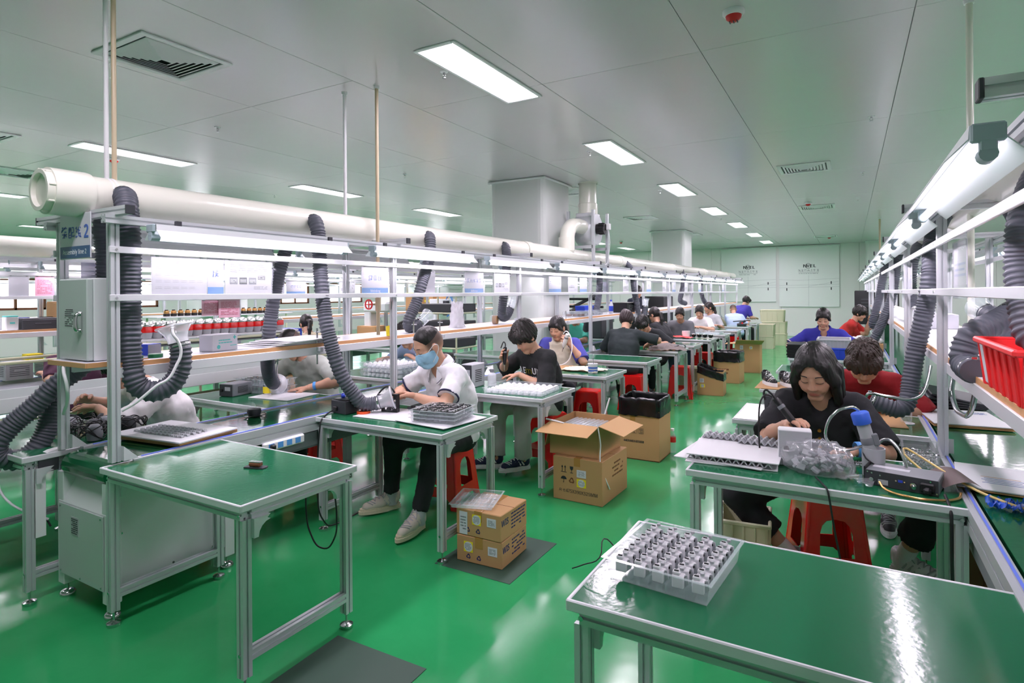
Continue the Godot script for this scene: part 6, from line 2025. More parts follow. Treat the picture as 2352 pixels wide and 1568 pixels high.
	for k in 3:
		t = thing("plastic_tub", ["white tub at the left edge on the rear shelf", "clear tub with a blue lid on the rear shelf", "grey tub beside the brown carton on the rear shelf"][k], "tub", Vector3(-7.25, 1.229, -2.45 - 0.2 * k))
		g = Geo.new()
		g.lathe([Vector2(0, 0), Vector2(0.045, 0), Vector2(0.055, 0.1), Vector2(0, 0.1)], 14)
		obj("tub", g, ["white", "frosted", "gray"][k], t)
		g = Geo.new()
		g.cyl(Vector3(0, 0.1, 0), Vector3(0, 0.115, 0), 0.058, 14)
		obj("lid", g, ["white", "blue", "dark"][k], t)
	# black slatted racks beyond the left line
	t = thing("foam_rack", "cream tube rack with black trays beyond the left line by the powder bag", "rack", Vector3(-5.6, 0, -7.6))
	for x in [-0.4, 0.4]:
		for z in [-0.3, 0.3]:
			g = Geo.new()
			g.cyl(Vector3(x, 0, z), Vector3(x, 1.5, z), 0.015, 8)
			obj("tube_post", g, "cream_plastic", t)
	for k in 5:
		obj("black_tray", bx(Vector3(0, 0.25 + 0.27 * k, 0), Vector3(0.76, 0.13, 0.56), 0.01), "dark", t)
		g = Geo.new()
		g.cyl(Vector3(-0.4, 0.17 + 0.27 * k, 0.3), Vector3(0.4, 0.17 + 0.27 * k, 0.3), 0.014, 8)
		g.cyl(Vector3(0.4, 0.17 + 0.27 * k, -0.3), Vector3(0.4, 0.17 + 0.27 * k, 0.3), 0.014, 8)
		obj("tube_rail", g, "cream_plastic", t)
	t = thing("side_trolley", "long pale green-edged tray table between the left line and the one behind", "trolley", Vector3(-5.15, 0, -2.7))
	obj("tray_bed", bx(Vector3(0, 0.78, 0), Vector3(0.5, 0.02, 3.0), 0.004), "belt", t)
	for s in [-1.0, 1.0]:
		obj("tray_side", bx(Vector3(s * 0.25, 0.82, 0), Vector3(0.012, 0.1, 3.0), 0.003), "powder", t)
		g = Geo.new()
		g.cyl(Vector3(s * 0.24, 0.62, -1.5), Vector3(s * 0.24, 0.62, 1.5), 0.015, 8)
		obj("tube_rail", g, "cream_plastic", t)
		for z in [-1.4, 1.4]:
			g = Geo.new()
			g.cyl(Vector3(s * 0.24, 0.0, z), Vector3(s * 0.24, 0.78, z), 0.015, 8)
			obj("tube_leg", g, "cream_plastic", t)
	# red hand valve on the tan pipe, press machine behind
	t = thing("red_valve", "red hand wheel valve on the tan drop pipe above the left shelf", "valve", Vector3(-3.14, 1.475, -3.38))
	g = Geo.new()
	var ring2 := PackedVector3Array()
	for q in 17:
		ring2.append(Vector3(-0.03 + 0.035 * cos(TAU * q / 16), 0.035 * sin(TAU * q / 16), 0.07))
	g.tube(ring2, 0.006, 6)
	for q in 4:
		g.cyl(Vector3(-0.03, 0, 0.07), Vector3(-0.03 + 0.035 * cos(PI / 2 * q), 0.035 * sin(PI / 2 * q), 0.07), 0.004, 6)
	obj("wheel", g, "redbin", t)
	g = Geo.new()
	g.cyl(Vector3(-0.03, 0, 0.0), Vector3(-0.03, 0, 0.07), 0.008, 8)
	g.cyl(Vector3(0, -0.05, 0), Vector3(0, 0.05, 0), 0.022, 12)
	obj("body", g, "pvc_tan", t)
	t = thing("press_machine", "white bench press with a red switch beyond the left shelf", "machine", Vector3(-6.4, 0.75, -6.9))
	g = Geo.new()
	g.box(Vector3(0, 0.04, 0), Vector3(0.5, 0.08, 0.5), 0.01)
	g.box(Vector3(-0.15, 0.35, 0), Vector3(0.14, 0.6, 0.2), 0.015)
	g.box(Vector3(0.02, 0.6, 0), Vector3(0.5, 0.16, 0.24), 0.03)
	obj("frame", g, "powder", t)
	g = Geo.new()
	g.cyl(Vector3(0.15, 0.25, 0), Vector3(0.15, 0.53, 0), 0.03, 12)
	obj("ram", g, "steel", t)
	obj("switch", bx(Vector3(0.1, 0.6, 0.123), Vector3(0.05, 0.07, 0.01), 0.003), "redbin", t)
	t = thing("robot_arm", "desktop dispensing machine with blue air lines beyond the left shelf", "machine", Vector3(-6.3, 0.75, -8.3))
	g = Geo.new()
	g.box(Vector3(0, 0.06, 0), Vector3(0.5, 0.12, 0.5), 0.01)
	for s in [-0.2, 0.2]:
		g.box(Vector3(s, 0.4, -0.18), Vector3(0.07, 0.6, 0.07), 0.006)
	g.box(Vector3(0, 0.66, -0.18), Vector3(0.6, 0.1, 0.09), 0.006)
	obj("gantry", g, "powder", t)
	obj("tool_head", bx(Vector3(0.1, 0.55, -0.1), Vector3(0.09, 0.26, 0.08), 0.006), "dark", t)
	g = Geo.new()
	for k in 3:
		g.tube(curve([Vector3(0.1, 0.7, -0.1), Vector3(0.2 + 0.03 * k, 0.78, -0.05), Vector3(0.3, 0.6 - 0.06 * k, 0.0), Vector3(0.2, 0.4, 0.02)]), 0.006, 6)
	obj("air_line", g, "sign_blue", t)
	t = thing("drag_chain_robot", "dark gantry robot with a black looped cable chain on the far left shelf", "machine", Vector3(-4.1, 0.75, -9.9))
	g = Geo.new()
	g.box(Vector3(0, 0.25, 0), Vector3(0.7, 0.5, 0.6), 0.02)
	g.bar(Vector3(-0.3, 0.55, 0), Vector3(0.3, 0.82, 0.1), 0.05, 0.05, 0.005)
	obj("body", g, "dark", t)
	g = Geo.new()
	g.tube(curve([Vector3(0.35, 0.55, 0.2), Vector3(-0.4, 0.56, 0.2), Vector3(-0.52, 0.62, 0.2), Vector3(-0.4, 0.69, 0.2), Vector3(0.2, 0.69, 0.2)]), 0.022, 8)
	obj("cable_chain", g, "black", t)

func hoses() -> void:
	var path: PackedVector3Array
	# [label, radius, points, hood: 0 none, 1 wide funnel, 2 narrow clear cup; hood length]
	var hs := [
		["thick grey corrugated hose looping up from the near end of the left line", 0.05, [Vector3(-3.22, 2.06, -1.6), Vector3(-3.165, 2.045, -1.585), Vector3(-3.12, 1.96, -1.57), Vector3(-3.1, 1.81, -1.57), Vector3(-3.1, 1.51, -1.57), Vector3(-3.09, 1.28, -1.565), Vector3(-3.07, 1.15, -1.57), Vector3(-3.05, 1.085, -1.61), Vector3(-3.02, 1.08, -1.69), Vector3(-3.0, 1.15, -1.75), Vector3(-3.0, 1.25, -1.765), Vector3(-3.01, 1.31, -1.76)], 1],
		["grey corrugated hose reaching down to the masked man's bench", 0.046, [Vector3(-3.22, 2.06, -2.82), Vector3(-3.165, 2.045, -2.8), Vector3(-3.125, 1.95, -2.79), Vector3(-3.1, 1.72, -2.78), Vector3(-3.05, 1.48, -2.76), Vector3(-2.99, 1.25, -2.76), Vector3(-2.93, 1.02, -2.8), Vector3(-2.87, 0.88, -2.86), Vector3(-2.84, 0.82, -2.9), Vector3(-2.79, 0.815, -2.95), Vector3(-2.755, 0.825, -2.98)], 1],
		["grey corrugated hose on the far side reaching the grey-shirted man's bench", 0.046, [Vector3(-3.36, 2.08, -2.88), Vector3(-3.5, 1.95, -2.86), Vector3(-3.57, 1.67, -2.81), Vector3(-3.59, 1.42, -2.77), Vector3(-3.61, 1.23, -2.76), Vector3(-3.74, 1.03, -2.85), Vector3(-3.87, 0.89, -2.98), Vector3(-3.96, 0.85, -3.08)], 1],
		["grey corrugated hose hanging in a loop at the left edge of the photo", 0.05, [Vector3(-3.35, 2.08, -1.66), Vector3(-3.47, 1.98, -1.63), Vector3(-3.51, 1.74, -1.66), Vector3(-3.56, 1.45, -1.68), Vector3(-3.61, 1.2, -1.6), Vector3(-3.66, 1.08, -1.48), Vector3(-3.7, 0.98, -1.4), Vector3(-3.745, 0.88, -1.31), Vector3(-3.77, 0.78, -1.26), Vector3(-3.77, 0.715, -1.31), Vector3(-3.77, 0.71, -1.39), Vector3(-3.76, 0.79, -1.46), Vector3(-3.76, 0.92, -1.5), Vector3(-3.76, 1.03, -1.53)], 0],
		["grey corrugated hose above the masked man, its clear cup bent upward", 0.046, [Vector3(-3.22, 2.06, -4.1), Vector3(-3.165, 2.03, -4.06), Vector3(-3.14, 1.87, -4.02), Vector3(-3.13, 1.66, -3.91), Vector3(-3.15, 1.48, -3.85), Vector3(-3.17, 1.36, -3.79), Vector3(-3.18, 1.29, -3.785), Vector3(-3.18, 1.275, -3.85), Vector3(-3.18, 1.31, -3.93)], 2],
		["grey corrugated hose bent up on the shelf in front of the first column", 0.046, [Vector3(-3.22, 2.06, -5.4), Vector3(-3.165, 2.03, -5.36), Vector3(-3.14, 1.9, -5.33), Vector3(-3.14, 1.71, -5.31), Vector3(-3.15, 1.48, -5.27), Vector3(-3.17, 1.34, -5.28), Vector3(-3.18, 1.3, -5.34), Vector3(-3.18, 1.34, -5.42), Vector3(-3.18, 1.4, -5.47)], 2],
		["grey corrugated hose hanging behind the water bottle", 0.05, [Vector3(-3.35, 2.05, -8.75), Vector3(-3.42, 1.95, -8.72), Vector3(-3.42, 1.63, -8.68), Vector3(-3.44, 1.3, -8.6), Vector3(-3.58, 1.1, -8.6), Vector3(-3.66, 0.95, -8.7)], 0],
		["grey corrugated hose with a clear cup behind the man seen from behind", 0.05, [Vector3(-3.25, 2.05, -9.4), Vector3(-3.13, 1.92, -9.39), Vector3(-3.09, 1.64, -9.39), Vector3(-3.04, 1.27, -9.41), Vector3(-3.0, 1.06, -9.46), Vector3(-3.0, 1.08, -9.58), Vector3(-3.0, 1.2, -9.66), Vector3(-3.0, 1.32, -9.7)], 2],
		["grey corrugated hose lying bent on the far left shelf", 0.05, [Vector3(-3.25, 2.05, -13.2), Vector3(-3.2, 1.75, -13.15), Vector3(-3.22, 1.42, -12.95), Vector3(-3.22, 1.34, -13.05), Vector3(-3.22, 1.3, -13.4)], 0],
		["grey corrugated hose slanting down near the end of the left line", 0.05, [Vector3(-3.25, 2.05, -14.7), Vector3(-3.15, 1.85, -14.65), Vector3(-3.09, 1.45, -14.55), Vector3(-3.0, 1.2, -14.8), Vector3(-2.95, 1.05, -15.0)], 0],
		["thick grey hose curving down to the boy in red", 0.047, [Vector3(0.56, 2.05, -4.5), Vector3(0.49, 2.0, -4.4), Vector3(0.43, 1.83, -4.26), Vector3(0.41, 1.66, -4.16), Vector3(0.38, 1.45, -4.14), Vector3(0.34, 1.24, -4.15), Vector3(0.31, 1.05, -4.13), Vector3(0.29, 0.92, -4.1), Vector3(0.25, 0.865, -4.07), Vector3(0.18, 0.875, -4.06), Vector3(0.1, 0.905, -4.06)], 0],
		["grey hose with a steel clamp at its upper end, second on the right line", 0.046, [Vector3(0.62, 2.04, -6.7), Vector3(0.58, 2.0, -6.6), Vector3(0.52, 1.9, -6.42), Vector3(0.485, 1.74, -6.4), Vector3(0.48, 1.56, -6.42), Vector3(0.48, 1.36, -6.3), Vector3(0.48, 1.29, -6.2), Vector3(0.49, 1.3, -6.05)], 2],
		["grey hose bowing toward the head of the boy in red", 0.046, [Vector3(0.58, 2.05, -7.7), Vector3(0.46, 1.95, -7.6), Vector3(0.42, 1.7, -7.5), Vector3(0.385, 1.46, -7.48), Vector3(0.32, 1.26, -7.48), Vector3(0.23, 1.03, -7.5), Vector3(0.15, 0.95, -7.52)], 0],
		["grey hose hooked upward, farthest on the right line", 0.046, [Vector3(0.56, 2.03, -9.1), Vector3(0.42, 1.9, -9.02), Vector3(0.37, 1.7, -9.0), Vector3(0.33, 1.45, -9.0), Vector3(0.27, 1.2, -9.0), Vector3(0.26, 1.1, -9.03), Vector3(0.31, 1.12, -9.06), Vector3(0.34, 1.25, -9.06)], 0],
		["blurred grey hose cut by the right edge of the photo", 0.046, [Vector3(0.62, 2.0, -2.75), Vector3(0.56, 1.92, -2.66), Vector3(0.5, 1.76, -2.52), Vector3(0.49, 1.62, -2.5), Vector3(0.49, 1.48, -2.44), Vector3(0.5, 1.4, -2.4), Vector3(0.55, 1.38, -2.36)], 0],
		["grey hose curled over the shelf behind the red bin", 0.046, [Vector3(0.64, 2.02, -3.6), Vector3(0.68, 1.8, -3.4), Vector3(0.66, 1.56, -3.35), Vector3(0.64, 1.42, -3.42), Vector3(0.62, 1.36, -3.58), Vector3(0.62, 1.41, -3.72), Vector3(0.61, 1.43, -3.8)], 2],
		["short thick grey hose bulging beside the red bin", 0.046, [Vector3(0.56, 1.46, -3.0), Vector3(0.49, 1.42, -2.92), Vector3(0.42, 1.385, -2.87), Vector3(0.39, 1.33, -2.86), Vector3(0.385, 1.27, -2.84), Vector3(0.4, 1.25, -2.75)], 0],
	]
	for h in hs:
		var t := thing("extraction_hose", h[0], "hose")
		var r: float = h[1]
		path = curve(h[2], 0.0075)
		var fine := PackedVector3Array()
		var rad := PackedFloat32Array()
		var cyc := [0.93, 0.98, 1.09, 0.98]
		for k in path.size():
			fine.append(path[k])
			rad.append(r * cyc[k % 4] * (1.0 if k > 8 else 0.95))
		var g := Geo.new()
		g.tube(fine, rad, 18)
		obj("hose", g, "hose", t)
		var n := path.size()
		var d := (path[n - 1] - path[n - 5]).normalized()
		var d0 := (path[4] - path[0]).normalized()
		g = Geo.new()
		g.lathe([Vector2(r * 1.02, 0), Vector2(r * 1.06, 0.002), Vector2(r * 1.06, 0.014), Vector2(r * 1.02, 0.016)], 20, path[n - 1] - d * 0.022, d)
		g.box(path[n - 1] + Vector3(0, r * 1.06, 0), Vector3(0.02, 0.012, 0.016), 0.002)
		obj("steel_clamp", g, "steel", t)
		g = Geo.new()
		g.lathe([Vector2(r * 1.08, 0), Vector2(r * 1.1, 0.002), Vector2(r * 1.08, 0.03)], 20, path[0], d0)
		obj("collar", g, "dark", t)
		if h[3] == 1:
			g = Geo.new()
			g.lathe([Vector2(r * 0.98, -0.03), Vector2(r * 0.99, 0.02), Vector2(r * 1.15, 0.05), Vector2(r * 1.65, 0.085), Vector2(r * 1.75, 0.088), Vector2(r * 1.62, 0.082), Vector2(r * 1.1, 0.046), Vector2(r * 0.95, 0.016), Vector2(r * 0.94, -0.03)], 28, path[n - 1], d)
			obj("clear_hood", g, "hood", t)
			g = Geo.new()
			g.lathe([Vector2(r * 1.72, 0.082), Vector2(r * 1.79, 0.084), Vector2(r * 1.79, 0.091), Vector2(r * 1.72, 0.093)], 28, path[n - 1], d)
			obj("hood_rim", g, "frosted", t)
			g = Geo.new()
			g.ball(path[n - 1] + d * 0.05, Vector3(0.012, 0.012, 0.012), 8, 5)
			obj("knob", g, "steel", t)
		elif h[3] == 2:
			g = Geo.new()
			g.lathe([Vector2(r * 0.98, -0.02), Vector2(r, 0.1), Vector2(r * 1.25, 0.13), Vector2(r * 1.3, 0.133), Vector2(r * 1.2, 0.127), Vector2(r * 0.94, 0.098), Vector2(r * 0.92, -0.02)], 24, path[n - 1], d)
			obj("clear_hood", g, "clear_tray", t)
	cord("gooseneck", [Vector3(-2.98, 1.4, -1.71), Vector3(-2.955, 1.36, -1.7), Vector3(-2.945, 1.32, -1.72), Vector3(-2.94, 1.26, -1.73), Vector3(-2.94, 1.2, -1.705), Vector3(-2.945, 1.14, -1.67), Vector3(-2.96, 1.11, -1.62), Vector3(-3.0, 1.04, -1.55), Vector3(-3.04, 1.0, -1.5)], 0.007, "white", "white metal gooseneck holding the hood of the nearest hose", "gooseneck")
	cord("gooseneck", [Vector3(-3.48, 1.2, -1.5), Vector3(-3.4, 1.21, -1.42), Vector3(-3.33, 1.19, -1.38), Vector3(-3.3, 1.12, -1.38), Vector3(-3.34, 1.04, -1.4), Vector3(-3.42, 0.98, -1.42), Vector3(-3.5, 0.95, -1.45)], 0.008, "white", "pale gooseneck arching under the steel cabinet", "gooseneck")
	cord("gooseneck", [Vector3(-3.8, 1.18, -2.98), Vector3(-3.82, 1.05, -3.0), Vector3(-3.88, 0.95, -3.04), Vector3(-3.93, 0.88, -3.1)], 0.006, "steel", "thin gooseneck beside the grey-shirted man's hose", "gooseneck")
	cord("gooseneck", [Vector3(0.5, 1.2, -3.4), Vector3(0.46, 1.19, -3.5), Vector3(0.43, 1.1, -3.53), Vector3(0.42, 1.02, -3.4), Vector3(0.43, 1.0, -3.25), Vector3(0.44, 1.03, -3.13), Vector3(0.45, 1.12, -3.07), Vector3(0.46, 1.17, -3.04)], 0.011, "steel", "steel gooseneck looping below the red bin", "gooseneck")
	cord("gooseneck", [Vector3(0.43, 1.2, -5.6), Vector3(0.42, 1.36, -5.55), Vector3(0.43, 1.42, -5.42), Vector3(0.44, 1.36, -5.3), Vector3(0.44, 1.2, -5.28)], 0.012, "white", "pale gooseneck arch on the shelf behind the thick hose", "gooseneck")
	cord("gooseneck", [Vector3(0.08, 0.93, -4.02), Vector3(0.1, 0.955, -3.99), Vector3(0.2, 0.945, -3.98), Vector3(0.31, 0.94, -4.0), Vector3(0.37, 1.0, -4.05), Vector3(0.4, 1.12, -4.1)], 0.009, "steel", "steel gooseneck along the lower bend of the thick hose", "gooseneck")
	cord("white_cable", [Vector3(-3.78, 0.72, -1.32), Vector3(-3.8, 0.62, -1.28), Vector3(-3.7, 0.5, -1.3), Vector3(-3.6, 0.4, -1.42)], 0.006, "whitecard", "pale braided cord hanging below the looped hose")
	cord("black_cable", [Vector3(-3.72, 0.7, -1.36), Vector3(-3.69, 0.55, -1.38), Vector3(-3.6, 0.36, -1.43)], 0.005, "black", "black cable hanging below the looped hose")
	cord("red_coil", [Vector3(-6.4, 1.5, -3.0), Vector3(-6.35, 1.42, -2.95), Vector3(-6.45, 1.36, -3.05), Vector3(-6.35, 1.3, -2.95), Vector3(-6.42, 1.24, -3.0)], 0.012, "orange", "orange coiled air hose hanging beyond the left line", "hose")

func sheet_sign(called: String, label: String, z0: float, z1: float, y: float, h: float, x: float, kind: int, words := "", sub := "") -> void:
	# kind 0 blue-banded station sign, 1 flow chart, 2 page with photographs, 3 plain, 4 pink slip
	var w := absf(z1 - z0)
	var t := thing(called, label, "sign", Vector3(x, y, (z0 + z1) / 2), PI / 2)
	obj("sheet", bx(Vector3.ZERO, Vector3(w, h, 0.002)), "pink" if kind == 4 else "paper", t)
	if kind == 0:
		obj("band", bx(Vector3(0, -h * 0.38, 0.0015), Vector3(w * 0.98, h * 0.22, 0.001)), "sign_blue", t)
		if words:
			var s := minf(w / words.length() / 1.15, h * 0.22)
			cjk(t, words, s, "sign_text", Vector3(0, h * 0.08, 0.0022))
		if sub:
			text(t, sub, h * 0.085, "white_ink", Vector3(0, -h * 0.38, 0.0022), 0, 0, false, 1.2)
	elif kind == 1:
		var g := Geo.new()
		for r in 4:
			for c in 6:
				if r == 3 and c > 4:
					continue
				var p := Vector3((-0.38 + 0.15 * c) * w, (0.2 - 0.17 * r) * h, 0.0012)
				g.bar(p + Vector3(-0.055 * w, 0.02 * h, 0), p + Vector3(0.055 * w, 0.02 * h, 0), 0.0012, 0.0004, 0.0, Vector3.BACK)
				g.bar(p + Vector3(-0.055 * w, -0.02 * h, 0), p + Vector3(0.055 * w, -0.02 * h, 0), 0.0012, 0.0004, 0.0, Vector3.BACK)
		obj("flow_chart", g, "gray", t)
		small_print(t, w * 0.4, h * 0.07, 2, "gray", Vector3(0.05 * w, 0.36 * h, 0.0014))
	elif kind == 2:
		small_print(t, w * 0.8, h * 0.3, 6, "gray", Vector3(0, h * 0.28, 0.0014))
		for k in 4:
			var p := obj("photo_print", bx(Vector3((-0.33 + 0.2 * k) * w, -0.1 * h + (0.1 * h if k == 3 else 0.0), 0.0014), Vector3(w * 0.16, h * (0.2 if k < 3 else 0.12), 0.0006)), "dark" if k % 2 else "gray", t)
			small_print(p, w * 0.13, h * 0.1, 3, "white_ink", Vector3((-0.33 + 0.2 * k) * w, -0.1 * h + (0.1 * h if k == 3 else 0.0), 0.002))
		small_print(t, w * 0.3, h * 0.1, 3, "gray", Vector3(0.25 * w, -0.3 * h, 0.0014))
	elif kind == 4:
		small_print(t, w * 0.8, h * 0.7, 10, "pink_ink", Vector3(0, -0.02 * h, 0.0014))
	if kind != 4:
		var g := Geo.new()
		g.box(Vector3(0, 0, 0.004), Vector3(w + 0.012, h + 0.01, 0.0008))
		obj("clear_sleeve", g, "clear", t)
	var c := Geo.new()
	for s in [-0.4, 0.4]:
		c.box(Vector3(s * w, h / 2 + 0.004, 0.001), Vector3(0.016, 0.022, 0.008), 0.002)
	obj("clip", c, "lightgray", t)

func signs() -> void:
	var x := -3.037
	var y := 1.655
	sheet_sign("process_sheet", "large white flow chart in a glossy clear sleeve at the near end", -1.64, -1.93, y, 0.2, x, 1)
	sheet_sign("station_sign", "white station sign with one blue character, half hidden by the flow chart", -1.935, -2.03, y, 0.21, x, 0, "接")
	sheet_sign("process_sheet", "white page with small dark photographs right of the flow chart", -2.04, -2.345, y, 0.2, x, 2)
	sheet_sign("station_sign", "station sign reading Welding under two blue characters", -3.1, -3.38, y, 0.205, x, 0, "焊 接", "Welding")
	sheet_sign("process_sheet", "grey-white page hanging crooked behind the masked man's upper hose", -4.05, -4.3, y, 0.2, -3.3, 3)
	sheet_sign("station_sign", "station sign with five blue characters reading Reflector", -4.4, -4.71, y, 0.205, x, 0, "反光杯安装", "Reflector")
	sheet_sign("process_sheet", "white page with black photographs before the first column", -4.91, -5.21, y, 0.205, x, 2)
	sheet_sign("station_sign", "station sign with six blue characters right of the first column", -6.12, -6.45, y, 0.2, x, 0, "导热线清涂加")
	sheet_sign("process_sheet", "white glossy page with a blue scribble past the first column", -6.66, -6.95, y, 0.2, x, 2)
	sheet_sign("station_sign", "station sign with four blue characters behind the water bottle", -7.02, -7.26, y, 0.2, x, 0, "透光安装")
	var fz := [-8.7, -9.9, -10.9, -11.6, -12.6, -13.9, -15.2, -16.8]
	for k in fz.size():
		sheet_sign("station_sign" if k % 2 else "process_sheet", ["hanging page beside the far hoses, first past the water bottle", "blue-banded sign, second past the water bottle", "hanging page, third past the water bottle", "blue-banded sign, fourth past the water bottle", "hanging page, fifth past the water bottle", "blue-banded sign, sixth past the water bottle", "hanging page, seventh past the water bottle", "blue-banded sign, last on the left line"][k], fz[k], fz[k] - 0.26, y, 0.2, x, 0 if k % 2 else 2, "安装" if k % 2 else "")
	for q in [[-1.56, -1.74, "pale sign with mirrored characters seen from behind below the line sign"], [-2.6, -2.86, "pale sign seen from behind beyond the near hoses"], [-9.2, -9.5, "pale sign seen from behind far along the left line"]]:
		var t := thing("station_sign", q[2], "sign", Vector3(-3.563, y - 0.02, (q[0] + q[1]) / 2), -PI / 2)
		var w: float = q[0] - q[1]
		obj("sheet", bx(Vector3.ZERO, Vector3(w, 0.2, 0.0015)), mat("milk_sheet", Color(0.9, 0.9, 0.97, 0.75), 0.4, 0.0, {"transparency": BaseMaterial3D.TRANSPARENCY_ALPHA}), t)
		cjk(t, "涂加", 0.06, "sign_text", Vector3(0, 0.02, 0.0012))
	sheet_sign("pink_slip", "pink notice slip hanging below the lower rail, in front", -2.0, -2.13, 1.482, 0.11, x - 0.0, 4)
	sheet_sign("pink_slip", "pink notice slip partly hidden behind another one", -1.91, -2.02, 1.486, 0.09, x - 0.012, 4)
	# line behind: pages and slips seen through the frame
	var rx := -6.94
	var rs := [["white page on the rear line at the left edge", -2.2, 3], ["large white page on the rear line beside the pink one", -2.43, 3], ["broad pink page on the rear line beside the steel cabinet", -2.64, 4], ["blue-banded sign on the rear line beside the tall hose", -4.7, 0], ["blue-banded sign on the rear line above the woman in cream", -5.6, 0], ["white page on the rear line left of the column", -6.6, 2]]
	for r in rs:
		sheet_sign("rear_notice", r[0], r[1], r[1] - (0.16 if r[1] > -3.0 else 0.34), y, 0.2, rx, r[2], "透镜清洁" if r[2] == 0 else "")
	# right line: pages facing the aisle
	var qs := [["white page in a shiny sleeve with purple print beside the right white pipe", -2.95, -3.3], ["milky page with faint print, second on the right line", -5.35, -5.62], ["milky page with faint print, third on the right line", -7.4, -7.7], ["milky page with faint print, fourth on the right line", -9.6, -9.9]]
	for k in qs.size():
		var q = qs[k]
		var t := thing("process_sheet", q[0], "sign", Vector3(0.41, 1.64, (q[1] + q[2]) / 2), -PI / 2)
		var w: float = q[1] - q[2]
		obj("sheet", bx(Vector3.ZERO, Vector3(w, 0.24, 0.002)), "paper", t)
		obj("band", bx(Vector3(0, -0.09, 0.0015), Vector3(w * 0.98, 0.05, 0.001)), "lightgray", t)
		small_print(t, w * 0.8, 0.07, 3, "sign_text", Vector3(0, 0.0, 0.002))
		obj("clear_sleeve", bx(Vector3(0, 0, 0.005), Vector3(w + 0.012, 0.25, 0.0008)), "clear", t)
	sheet_sign("pink_slip", "pink slip on the shelf rail at the right edge", -2.25, -2.4, 1.47, 0.08, 0.9, 4)

# ---- people: distance fields of tapered capsules and ellipsoids, joined smoothly and meshed as surface nets ----
# a primitive: [kind, a, b, ra, rb, end] - kind 0 capsule, 1 ellipsoid (a centre, b radii), 2 capsule cut off
# flat at b, 3 half space cut away (a point, b outward normal), 4 capsule taken away, 5 ellipsoid taken away
func cap(a: Vector3, b: Vector3, ra: float, rb := -1.0) -> Array:
	return [0, a, b, ra, rb if rb >= 0.0 else ra]

func field(pr: Array, p: Vector3, k: float) -> float:
	var f := 9.0
	for q in pr:
		var d := prim(q, p)
		if q[0] < 3:
			var e := absf(f - d)
			f = minf(f, d) - (0.25 * (k - e) * (k - e) / k if e < k else 0.0)
		else:
			f = maxf(f, -d)
	return f

func prim(q: Array, p: Vector3) -> float:
	var a: Vector3 = q[1]
	var b: Vector3 = q[2]
	match q[0]:
		1, 5:
			var u := (p - a) / b
			var l := u.length()
			return l * (l - 1.0) / maxf((u / b).length(), 1e-5)
		3:
			return -(p - a).dot(b)
	var pa := p - a
	var ba := b - a
	var t := pa.dot(ba) / maxf(ba.length_squared(), 1e-9)
	var h := clampf(t, 0.0, 1.0)
	var d: float = (pa - ba * h).length() - lerpf(q[3], q[4], h)
	if q[0] == 2:
		d = maxf(d, (t - 1.0) * ba.length())
	return d

